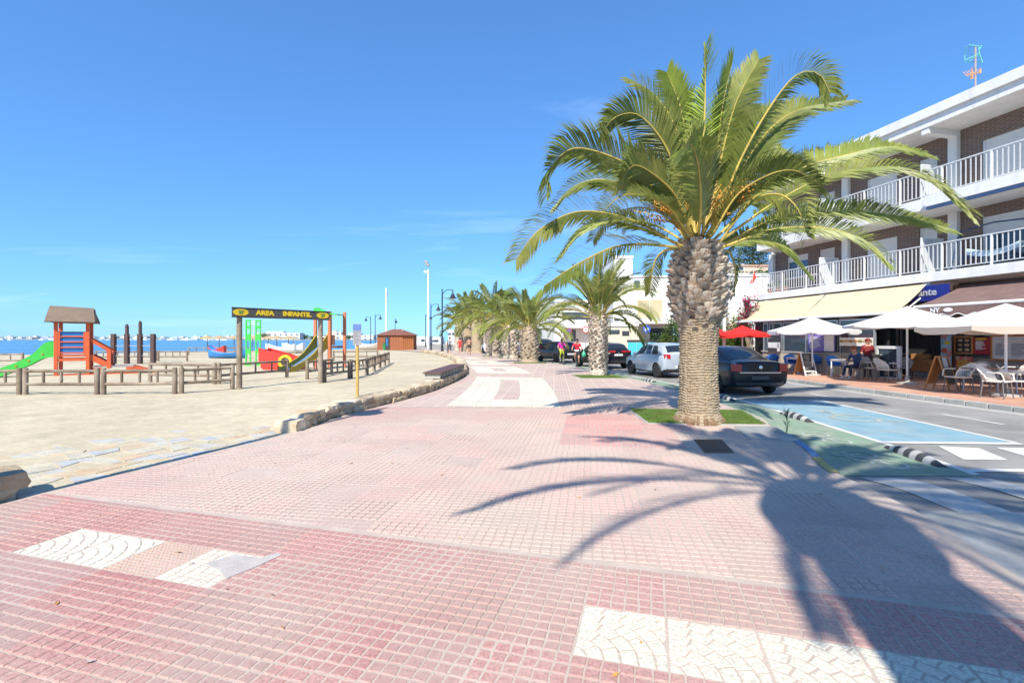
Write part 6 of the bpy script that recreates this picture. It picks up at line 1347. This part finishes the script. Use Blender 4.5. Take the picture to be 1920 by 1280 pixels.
# ---------------------------------------------------------------- people
def tone(n, c): return mat(n, c, .75, .08, 6)
SK = tone('skin', (.46,.25,.17)); HAIR = tone('hair_dark', (.03,.02,.016))
def person(lab, loc, rz, J, cloth, hair=HAIR, H=1.75, sit=False, cap=None, name='person'):
    # J: joints in metres for a figure facing -y; cloth: material per body region
    root = thing(name, lab, 'person', loc, rz)
    bm_ = bmesh.new(); ly = bm_.verts.layers.skin.verify(); V = {}
    rad = dict(pel=.135, bel=.125, che=.145, nek=.055, hd0=.075, hd1=.092, hd2=.07, shL=.065, elL=.043, wrL=.03, haL=.034, shR=.065, elR=.043, wrR=.03, haR=.034, hiL=.088, knL=.06, anL=.04, toL=.036, hiR=.088, knR=.06, anR=.04, toR=.036)
    for k, p in J.items(): v = bm_.verts.new(p); v[ly].radius = (rad[k], rad[k]*(.8 if k in ('pel','bel','che') else 1)); V[k] = v; v[ly].use_root = (k == 'pel')
    E = [('pel','bel'),('bel','che'),('che','nek'),('nek','hd0'),('hd0','hd1'),('hd1','hd2')]+[e for s in 'LR' for e in (('che','sh'+s),('sh'+s,'el'+s),('el'+s,'wr'+s),('wr'+s,'ha'+s),('pel','hi'+s),('hi'+s,'kn'+s),('kn'+s,'an'+s),('an'+s,'to'+s))]
    for a, b in E: bm_.edges.new((V[a], V[b]))
    me = bpy.data.meshes.new('body'); bm_.to_mesh(me); bm_.free(); o = obj('body', me); o.modifiers.new('s', 'SKIN').use_smooth_shade = True; sb_ = o.modifiers.new('d', 'SUBSURF'); sb_.levels = 2; sb_.render_levels = 2
    bpy.context.view_layer.update(); m2 = bpy.data.meshes.new_from_object(o.evaluated_get(bpy.context.evaluated_depsgraph_get())); bpy.data.objects.remove(o)
    regs = ['skin', 'top', 'low', 'shoe']; m2.materials.clear()
    for r_ in regs: m2.materials.append(cloth.get(r_, SK))
    def region(p):
        best = None
        for a, b in E:
            A, B = Vector(J[a]), Vector(J[b]); t = min(max((p-A).dot(B-A)/max((B-A).length_squared, 1e-9), 0), 1); d = (p-A.lerp(B, t)).length-rad[a]*.6
            if best is None or d < best[0]: best = (d, a, b, t)
        _, a, b, t = best; e = b[:2]
        if b in ('nek','hd0','hd1','hd2'): return 0 if b != 'nek' or t > .55 else 1
        if a in ('pel','bel') and b in ('bel','che'): return 2 if a == 'pel' and t < .45 else 1
        if e == 'sh' or (a[:2] == 'sh' and t < cloth.get('sleeve', .6)): return 1
        if e in ('el','wr','ha'): return 1 if cloth.get('sleeve', .6) > 1 and e in ('el','wr') else 0
        if e == 'hi': return 2
        if e == 'kn': return 2 if t < cloth.get('leg', .8) else 0
        if e == 'an': return 2 if cloth.get('leg', .8) > 1 and t < .9 else (3 if t > .9 else 0)
        return 3
    for p in m2.polygons: p.material_index = region(p.center); p.use_smooth = True
    # fingers, nose and ears grow out of the same mesh
    b = MB(); b.v = [tuple(v.co) for v in m2.vertices]; b.f = [list(p.vertices) for p in m2.polygons]; b.m = [p.material_index for p in m2.polygons]
    for s in 'LR':
        w, h = Vector(J['wr'+s]), Vector(J['ha'+s]); t = (h-w).normalized(); x = t.cross(Vector((0,1,0)) if abs(t.y) < .8 else Vector((0,0,1))).normalized(); y = t.cross(x)
        for k, L in enumerate((.065,.075,.07,.055)): p = h+x*(.026-.0175*k)+t*.015; b.tube([p, p+t*L*.55+y*.008, p+t*L+y*.024], [.0095,.009,.006], 5)
        p = h+x*.03-t*.03; b.tube([p, p+x*.03+t*.03, p+x*.04+t*.055], [.011,.010,.007], 5)
    hd = Vector(J['hd1']); f = Vector((0,-1,0)); fwd = (Vector(J['hd1'])-Vector(J['hd0'])).normalized()
    b.tube([hd+f*.085+fwd*.02, hd+f*.115-fwd*.015, hd+f*.09-fwd*.025], [.010,.014,.010], 5)
    for s in (-1, 1): b.ball(hd+Vector((s*.088,.012,-.01)), (.014,.022,.032), 6, 5)
    body = obj('body', b.mesh('body', list(m2.materials), None, False), root); body.data.polygons.foreach_set('use_smooth', [True]*len(body.data.polygons))
    for s in (-1, 1): q = MB(); q.ball(hd+Vector((s*.034,-.082,.018)), (.013,.008,.009), 8, 5); q.build('eye', tone('eye_dark', (.04,.03,.03)), body)
    q = MB(); q.box(hd.x-.026, hd.x+.026, hd.y-.094, hd.y-.082, hd.z-.052, hd.z-.042); q.build('mouth', tone('lips', (.34,.13,.10)), body)
    q = MB(); q.ball(hd+Vector((0,.02,.035)), (.103,.108,.098), 14, 9); q.build('hair' if not cap else 'cap', cap or hair, body, smooth=60)
    return root
def walk(H=1.75, st=.22, arm=.15, slim=1.0):
    k = H/1.75; J = dict(pel=(0,0,.96), bel=(0,0,1.10), che=(0,.01,1.33), nek=(0,0,1.48), hd0=(0,-.01,1.55), hd1=(0,-.02,1.63), hd2=(0,-.01,1.70))
    for s, g in (('L',1),('R',-1)):
        J.update({'sh'+s:(g*.185*slim,.01,1.40), 'el'+s:(g*.24*slim, g*arm*.5,1.12), 'wr'+s:(g*.235*slim, g*arm-.06,.90), 'ha'+s:(g*.23*slim, g*arm-.08,.83), 'hi'+s:(g*.09,0,.90), 'kn'+s:(g*.10,-g*st*.55-.02,.50), 'an'+s:(g*.10,-g*st*.9+.05,.09), 'to'+s:(g*.11,-g*st*.9-.10,.04)})
    return {a: tuple(c*k for c in p) for a, p in J.items()}
def P_(px, d, z=0.0): return ((px-CX)*d/F, d, z)
person('walker in white T-shirt and grey shorts seen from behind', P_(843,48), R(185), walk(1.78), {'top':tone('tee_white',(.72,.72,.70)),'low':tone('short_grey',(.16,.18,.20)),'shoe':tone('shoe_pale',(.5,.5,.48)),'leg':.9})
person('walker in a red top and red shorts beside the lamp post walkers', P_(862.5,48.3), R(180), walk(1.70,.28,.12,.9), {'top':tone('top_red',(.62,.04,.035)),'low':tone('top_red',(.62,.04,.035)),'shoe':tone('shoe_pale',(.5,.5,.48)),'leg':.5})
person('bare-backed walker in dark shorts, right of the one in red', P_(879.5,48.1), R(178), walk(1.74,-.2,.14), {'top':SK,'low':tone('short_black',(.03,.03,.035)),'shoe':tone('shoe_dark',(.06,.06,.06)),'leg':.6})
person('person in grey top and blue shorts by the fourth palm', P_(975,34.5), R(20), walk(1.62,.15,.1), {'top':tone('tee_grey',(.30,.33,.36)),'low':tone('short_blue',(.08,.25,.55)),'shoe':tone('shoe_dark',(.06,.06,.06)),'leg':.6})
# cyclists
def bike(lab, loc, rz, fm):
    r = thing('bicycle', lab, 'bicycle', loc, rz)
    for y in (-.53,.53):
        w = bpy.data.objects.new('wheel', None); col.objects.link(w); w.parent = r; w.location = (0, y, .34); q = MB(); n_ = 28
        q.tube([(0,.33*math.cos(2*math.pi*i/n_),.33*math.sin(2*math.pi*i/n_)) for i in range(n_+1)], .018, 6); q.build('tyre', M_tyre, w, smooth=60); q = MB()
        for i in range(12): a = math.pi*i/6; q.tube([(0,0,0),(0,.32*math.cos(a),.32*math.sin(a))], .003, 3)
        q.build('spokes', M_stl, w)
    F_ = {'bb':(0,.02,.30),'st':(0,.16,.80),'hd':(0,-.36,.86),'hl':(0,-.40,.70),'rw':(0,.53,.34),'fw':(0,-.53,.34)}; q = MB()
    for a, c in (('bb','st'),('bb','hl'),('st','hd'),('hl','fw'),('rw','bb'),('rw','st'),('hd','hl')): q.tube([F_[a], F_[c]], .018, 8)
    q.build('frame', fm, r, smooth=50); q = MB(); q.ball((0,.19,.90), (.07,.13,.035), 10, 6); q.tube([(0,.165,.80),(0,.18,.88)], .014, 6); q.build('saddle', M_trim, r, smooth=50)
    q = MB(); q.tube([F_['hd'], (0,-.37,1.0)], .015, 6); q.tube(crom([(-.29,-.25,1.03),(-.15,-.37,1.02),(0,-.38,1.0),(.15,-.37,1.02),(.29,-.25,1.03)], 14), .014, 6); q.build('handlebar', M_chr, r, smooth=50); q = MB(); q.tube([(-.10,.0,.20),(-.05,.02,.30),(.05,.02,.30),(.10,.04,.40)], .012, 5); q.build('pedals', M_stl, r)
    return r
def ride(H=1.72):
    J = dict(pel=(0,.17,.99), bel=(0,.13,1.11), che=(0,.04,1.32), nek=(0,-.03,1.45), hd0=(0,-.06,1.51), hd1=(0,-.09,1.58), hd2=(0,-.08,1.65))
    for s, g in (('L',1),('R',-1)):
        J.update({'sh'+s:(g*.18,.02,1.37), 'el'+s:(g*.27,-.10,1.16), 'wr'+s:(g*.27,-.24,1.07), 'ha'+s:(g*.265,-.29,1.055), 'hi'+s:(g*.09,.13,.93), 'kn'+s:(g*.11,-.18+.06*g,.68-.10*g), 'an'+s:(g*.11,.04+.03*g,.32-.10*g), 'to'+s:(g*.11,-.08+.03*g,.28-.10*g)})
    return J
l1, l2 = P_(1053,31.9,-.095), P_(1082,28.9,-.095)
bike('bicycle ridden by the cyclist in pink', l1, R(8), M_trim); person('cyclist in bright pink top and yellow-green leggings', l1, R(8), ride(), {'top':tone('top_pink',(.62,.03,.36)),'low':tone('leggings_lime',(.45,.50,.04)),'shoe':tone('shoe_pale',(.5,.5,.48)),'leg':1.5})
bike('bicycle ridden by the cyclist in red', l2, R(-12), M_trim); person('cyclist in red shirt with dark shorts, beside the second palm', l2, R(-12), ride(), {'top':tone('top_crimson',(.55,.02,.05)),'low':tone('short_black',(.03,.03,.035)),'shoe':tone('shoe_dark',(.06,.06,.06)),'leg':.7,'sleeve':.8})
q = thing('shopping_bag', 'green plastic bag hanging from the red cyclist\'s handlebar', 'bag', (l2[0]+.36, l2[1]-.30, .50)); b = MB(); b.lathe([(.04,-.01),(.12,.04),(.14,.14),(.11,.26),(.05,.34),(.02,.42)], 14); b.build('bag', mat('bag_green', (.05,.34,.20), .4, .1, 8), q, smooth=60)
# seated guest and waiter
sj = dict(pel=(0,.0,.52), bel=(0,.0,.66), che=(0,-.06,.90), nek=(0,-.12,1.05), hd0=(0,-.16,1.12), hd1=(0,-.20,1.19), hd2=(0,-.19,1.26), shL=(.19,-.06,.98), elL=(.23,-.14,.74), wrL=(.14,-.36,.76), haL=(.10,-.42,.77), shR=(-.19,-.06,.98), elR=(-.23,-.14,.74), wrR=(-.14,-.34,.78), haR=(-.10,-.40,.80), hiL=(.10,-.04,.50), knL=(.13,-.46,.50), anL=(.13,-.50,.10), toL=(.13,-.64,.05), hiR=(-.10,-.04,.50), knR=(-.13,-.44,.50), anR=(-.12,-.56,.10), toR=(-.12,-.70,.05))
person('guest in navy clothes with reddish hair bending at the small white table', G(1607,711,.02), R(-75), sj, {'top':tone('top_navy',(.02,.05,.14)),'low':tone('jeans_navy',(.012,.02,.06)),'shoe':tone('shoe_pale',(.5,.5,.48)),'leg':1.5,'sleeve':1.2}, hair=tone('hair_red',(.22,.06,.025)))
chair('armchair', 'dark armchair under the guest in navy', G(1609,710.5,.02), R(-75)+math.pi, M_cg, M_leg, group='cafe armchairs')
person('waiter in dark red shirt standing at the counter behind the guest', G(1627,708,.02), R(-20), walk(1.58,.05,.05), {'top':tone('shirt_darkred',(.17,.008,.01)),'low':tone('short_black',(.03,.03,.035)),'shoe':tone('shoe_dark',(.06,.06,.06)),'leg':1.5,'sleeve':.9}, cap=tone('shirt_darkred',(.17,.008,.01)))
# ---------------------------------------------------------------- houses, signs and greenery behind
def house(lab, px0, px1, ytop, d, dep, wins, m=M_ren, rz=0.0, roofm=None, par=.25):
    x0, x1 = (px0-CX)*d/F, (px1-CX)*d/F; h = CAMZ+(HOR-ytop)*d/F; r = thing('white_house', lab, 'building', (x0, d, 0), rz, 'houses across the road'); w = x1-x0
    b = MB(); b.box(0, w, 0, dep, -.3, h); b.build('wall', m, r); b = MB(); b.box(-.06, w+.06, -.08, dep, h, h+par); b.build('parapet', roofm or M_ren, r)
    for (a0, a1, b0, b1, kd) in wins:                 # pixel rectangles on the front
        sx = [((p-px0)*d/F) for p in (a0, a1)]; sz = [CAMZ+(HOR-p)*d/F for p in (b1, b0)]
        if kd == 'balcony':
            q = MB(); q.box(sx[0], sx[1], -1.2, -.01, sz[0]-.15, sz[0]); bl = q.build('balcony', M_ren, r); q = MB(); q.box(sx[0], sx[1], -1.2, -1.12, sz[0], sz[1]); q.build('parapet_wall', M_ren, bl); continue
        q = MB(); q.box(sx[0]-.06, sx[1]+.06, -.05, .02, sz[0]-.06, sz[1]+.06); f_ = q.build('window', M_met if kd != 'dark' else M_trim, r)
        n_ = max(1, round((sx[1]-sx[0])/1.1))
        for i in range(n_): q = MB(); q.box(sx[0]+(sx[1]-sx[0])*i/n_+.03, sx[0]+(sx[1]-sx[0])*(i+1)/n_-.03, -.07, -.045, sz[0], sz[1]); q.build('pane' if kd != 'shut' else 'shutter', {'glass':M_glass,'dark':M_glass,'shut':mat('shutter_sand',(.50,.42,.26),.7,.06,2)}[kd], f_)
    return r
house('tall white modern house with sand-coloured shutters, left of the big palm', 1150, 1262, 520, 38, 9, [(1194,1242,562,596,'shut'),(1188,1200,512+14,530+12,'glass'),(1143+10,1160,598,600,'dark'),(1220,1258,617,640,'dark'),(1190,1262,598,604,'balcony')], par=.15)
house('white stair tower rising behind the second palm', 1150, 1186, 484, 40.5, 5, [], par=.2)
house('low cream annexe with a vent behind the second palm', 1128, 1196, 612, 35, 3, [(1140,1160,620,624,'dark'),(1168,1178,622,627,'dark')], m=mat('cream_render',(.60,.54,.42),.85,.06,2))
house('white terraced house with long balcony behind the cyclists', 1040, 1128, 566, 46, 9, [(1056,1108,586,598,'dark'),(1050,1118,600,612,'balcony'),(1056,1066,618,636,'shut'),(1070,1082,618,640,'glass'),(1098,1106,616,626,'shut')], rz=R(12))
house('pale house with flat roof farther along the road', 1000, 1062, 600, 62, 9, [(1010,1020,606,616,'glass'),(1030,1040,606,616,'glass'),(1034,1046,622,634,'dark')], rz=R(15))
house('low white house seen far off between the palms', 905, 980, 614, 95, 10, [(915,922,620,626,'glass'),(935,942,620,626,'glass'),(955,962,620,626,'dark')], rz=R(20))
house('white house with flat roof between big palm and brick building', 1366, 1450, 518, 40, 8, [(1398,1428,562,590,'dark'),(1392,1434,556,560,'balcony')], rz=R(0))
house('house with orange tiled upper floor above the red flag', 1372, 1440, 500, 58, 8, [(1376,1394,496,506,'glass')], m=mat('peach_render',(.56,.46,.36),.85,.08,1), roofm=mat('roof_tile',(.40,.25,.17),.85,.2,3))
for px0, px1, yt, d, lab in ((760,800,640,135,'long low white restaurant roof right of the kiosk'),(806,826,641,170,'small pale house behind the black lamp posts'),(836,858,628,150,'white house behind the first walker')): house(lab, px0, px1, yt-8, d, 10, [(px0+4,px0+10,yt-4,yt,'glass'),(px1-10,px1-4,yt-4,yt,'dark')])
o = Vector(((1157-960)*29.5/900, 29.5, 0)); r = thing('pool_fence', 'turquoise panel fence with dark top rail behind the silver car', 'fence', (8.2, 34.0, 0), R(-4))
for k in range(4): b = MB(); b.box(k*.62, k*.62+.60, -.02, .02, .35, 1.35); b.build('panel', mat('turquoise', (.06,.46,.58), .4, .06, 2), r)
b = MB(); b.box(-.05, 2.55, -.04, .04, 1.36, 1.52); b.build('top_rail', M_trim, r)
b = MB(); b.box(-.4, 5.2, -.06, .06, -.1, .34); b.build('base_wall', M_ren, r)
# round traffic signs
def rsign(lab, px, yc, d, kind, rp=8):
    r = thing('traffic_sign', lab, 'traffic sign', P_(px, d)); zc = CAMZ+(HOR-yc)*d/F; b = MB(); b.tube([(0,.03,0),(0,.03,zc+.3)], .03, 8); b.build('pole', M_alu, r, smooth=50); R_ = rp*d/F
    def disc(nm, rr_, y, m, par=None): q = MB(); q.lathe([(rr_,0),(rr_,.012)], 28, axis='x'); e = q.build(nm, m, par or r); e.location = (0, y, zc); e.rotation_euler[2] = R(-90); return e
    red, blu, wht = mat('sign_red',(.58,.02,.025),.4), mat('traffic_blue',(.02,.11,.55),.4), mat('traffic_white',(.72,.72,.72),.4)
    if kind == 'mand':
        disc('face', R_, -.02, blu); b = MB(); s = R_; f = lambda pts: b.prism([(x*s, -.037, zc+z*s) for x, z in pts], (0,-.004,0)); f([(-.45,-.6),(-.2,-.6),(-.2,.6),(-.45,.6)]); f([(-.2,-.12),(.2,-.12),(.2,.12),(-.2,.12)]); f([(.2,-.4),(.65,0),(.2,.4)]); b.build('arrow', wht, r)
    elif kind == 'park': disc('face', R_, -.02, red); disc('inner', R_*.72, -.033, blu); b = MB(); b.obox((0,-.05,zc), (R_*1.6,.006,R_*.18), Matrix.Rotation(R(45),3,'Y')); b.build('bar', red, r)
    else:
        disc('face', R_, -.02, red); disc('inner', R_*.74, -.033, wht); b = MB(); b.box(-R_*.38, R_*.38, -.05, -.046, zc-R_*.1, zc+R_*.1); b.build('bar', M_trim, r)
rsign('round blue turn-right sign in front of the shaded doorway', 1212, 617, 31.5, 'mand', 7.5); rsign('round blue no-parking sign with red edge, above the pink cyclist', 1067, 620, 37, 'park', 5); rsign('round white sign with red edge, left of the second palm trunk', 1098, 618, 34, 'rest', 6.5)
o = P_(836.5, 47); r = thing('info_totem', 'narrow blue and white information panel beside the nearest lamp', 'sign', o); b = MB(); b.box(-.17,.17,-.03,.03,1.35,2.35); b.build('panel', mat('totem_blue',(.16,.42,.66),.5,.2,3), r); b = MB(); b.box(.12,.20,-.04,.04,0,1.5); b.build('post', M_trim, r)
r = thing('flag', 'small red flag on a pole at the balcony corner', 'flag', D(1410,535,25.2)); b = MB(); b.tube([(-.12,0,-.6),(.10,0,.85)], .012, 5); b.build('pole', M_pole, r); b = MB(); b.add([(.10,0,.82),(.02,.02,.40),(-.12,.05,.1),(.06,.0,.12),(.22,-.03,.40)], [(0,1,2,3,4)]); cl_ = b.build('cloth', mat('flag_red',(.62,.05,.03),.8), r)
r = thing('white_post', 'plain white post standing before the green bamboo', 'post', P_(1358,26.5)); b = MB(); b.tube([(0,0,0),(0,0,3.4)], .085, 12); b.build('shaft', M_pole, r, smooth=50); b = MB(); b.lathe([(.1,3.4),(.11,3.45),(.03,3.52)], 12); b.build('cap', M_pole, r)
# greenery
def bush(name, lab, px, d, w, h, n, cols, seed, cat='shrub', leaf=.09, z0=0.0, blade=False):
    r = thing(name, lab, cat, P_(px, d, z0)); rr = random.Random(seed); b = MB(); cl = [Vector((rr.uniform(-.5,.5)*w, rr.uniform(-.4,.4)*w*.7, h*(.25+.65*rr.random()))) for _ in range(14)]
    for _ in range(n):
        c = rr.choice(cl); p = c+Vector((rr.gauss(0,w*.12), rr.gauss(0,w*.12), rr.gauss(0,h*.11))); p.z = max(p.z, .05); a, e = rr.uniform(0,6.28), rr.uniform(-.5,1.2); L = leaf*rr.uniform(.7,1.5); t = Vector((math.cos(a)*math.cos(e), math.sin(a)*math.cos(e), math.sin(e)))*L; s = Vector((-math.sin(a), math.cos(a), rr.uniform(-.4,.4)))*L*(.12 if blade else .35)
        b.add([p, p+t*.5+s, p+t, p+t*.5-s], [(0,1,2,3)], rr.randrange(len(cols)))
    b.build('foliage', cols, r, fix=False); b = MB()
    for k in range(9): c = cl[k]; b.tube([(c.x*.3, c.y*.3, -.05), (c.x*.6, c.y*.6, c.z*.5), tuple(c)], [.035,.025,.01], 5)
    b.build('stems', M_post, r); return r
G1, G2, G3 = mat('leaf_mid',(.085,.15,.03),.7,.25,3,pos=True,trans=.3), mat('leaf_light',(.16,.24,.04),.7,.25,3,pos=True,trans=.3), mat('leaf_dark',(.04,.085,.025),.7,.25,3,pos=True,trans=.2); PK = mat('bougainvillea',(.55,.03,.15),.7,.2,4,trans=.3); OR = mat('flower_orange',(.60,.24,.03),.7)
bush('bamboo', 'dense light green bamboo clump behind the red parasol', 1368, 29, 2.2, 2.7, 5200, [G1,G2], 1, leaf=.24, blade=True); bush('flowering_shrub', 'orange-flecked shrub rising above the bamboo', 1384, 31, 1.3, 3.3, 2200, [G2,G1,OR], 2, leaf=.13); bush('bougainvillea', 'bright pink bougainvillea at the corner of the first balcony', 1407, 27, .9, 2.9, 900, [PK,PK,G1], 3, leaf=.11, z0=1.2)
bush('creeper', 'leafy green climber on the right side of the white house', 1256, 33, 1.2, 3.1, 2400, [G1,G2], 4, leaf=.12); bush('garden_shrub', 'low green shrub in front of the shaded doorway', 1236, 34, 1.0, 1.9, 1500, [G1,G3], 5, leaf=.12); bush('hedge', 'dark hedge on the terrace below the orange house', 1408, 50, 4.2, 2.2, 3800, [G3,G1,G2], 6, leaf=.22, z0=6.3); bush('garden_tree', 'dark leafy tree behind the third palm, across the road', 1020, 66, 5, 5, 3600, [G3,G1], 7, cat='tree', leaf=.3); bush('garden_tree', 'leafy tree behind the fifth palm, across the road', 945, 90, 7, 6, 3000, [G3,G1], 8, cat='tree', leaf=.4)
bush('street_shrub', 'dark shrub beneath the white house left of the bamboo', 1330, 36, 3.0, 2.2, 2600, [G3,G1], 9, leaf=.16)
# conifer with tiered branches
r = thing('conifer', 'dark tiered conifer standing behind the house by the brick building', 'tree', P_(1412, 62)); b = MB(); b.tube([(0,0,0),(0,0,15.2)], [.35,.06], 8); b.build('trunk', M_post, r); b = MB(); rr = random.Random(12)
for k in range(12):
    z = 8.2+k*.6; L = 4.2*(1-(k/13)**1.3)+.4
    for j in range(8):
        a = j*math.pi/4+k*.4+rr.uniform(-.2,.2); P = [Vector((math.cos(a)*L*t, math.sin(a)*L*t, z+.5*t*t-.15*t)) for t in (0,.35,.7,1)]; b.tube(P, [.05,.04,.03,.01], 4, 2)
        for _ in range(90): t = rr.uniform(.15,1); c = P[0].lerp(P[-1], t)+Vector((rr.gauss(0,.22),rr.gauss(0,.22),rr.gauss(.12,.14))); q = rr.uniform(0,6.28); e = Vector((math.cos(q)*.22, math.sin(q)*.22, rr.uniform(0,.22))); s = Vector((-math.sin(q),math.cos(q),0))*.07; b.add([c, c+e*.5+s, c+e, c+e*.5-s], [(0,1,2,3)], rr.randrange(2))
b.build('crown', [G3, G1, M_post], r, fix=False)
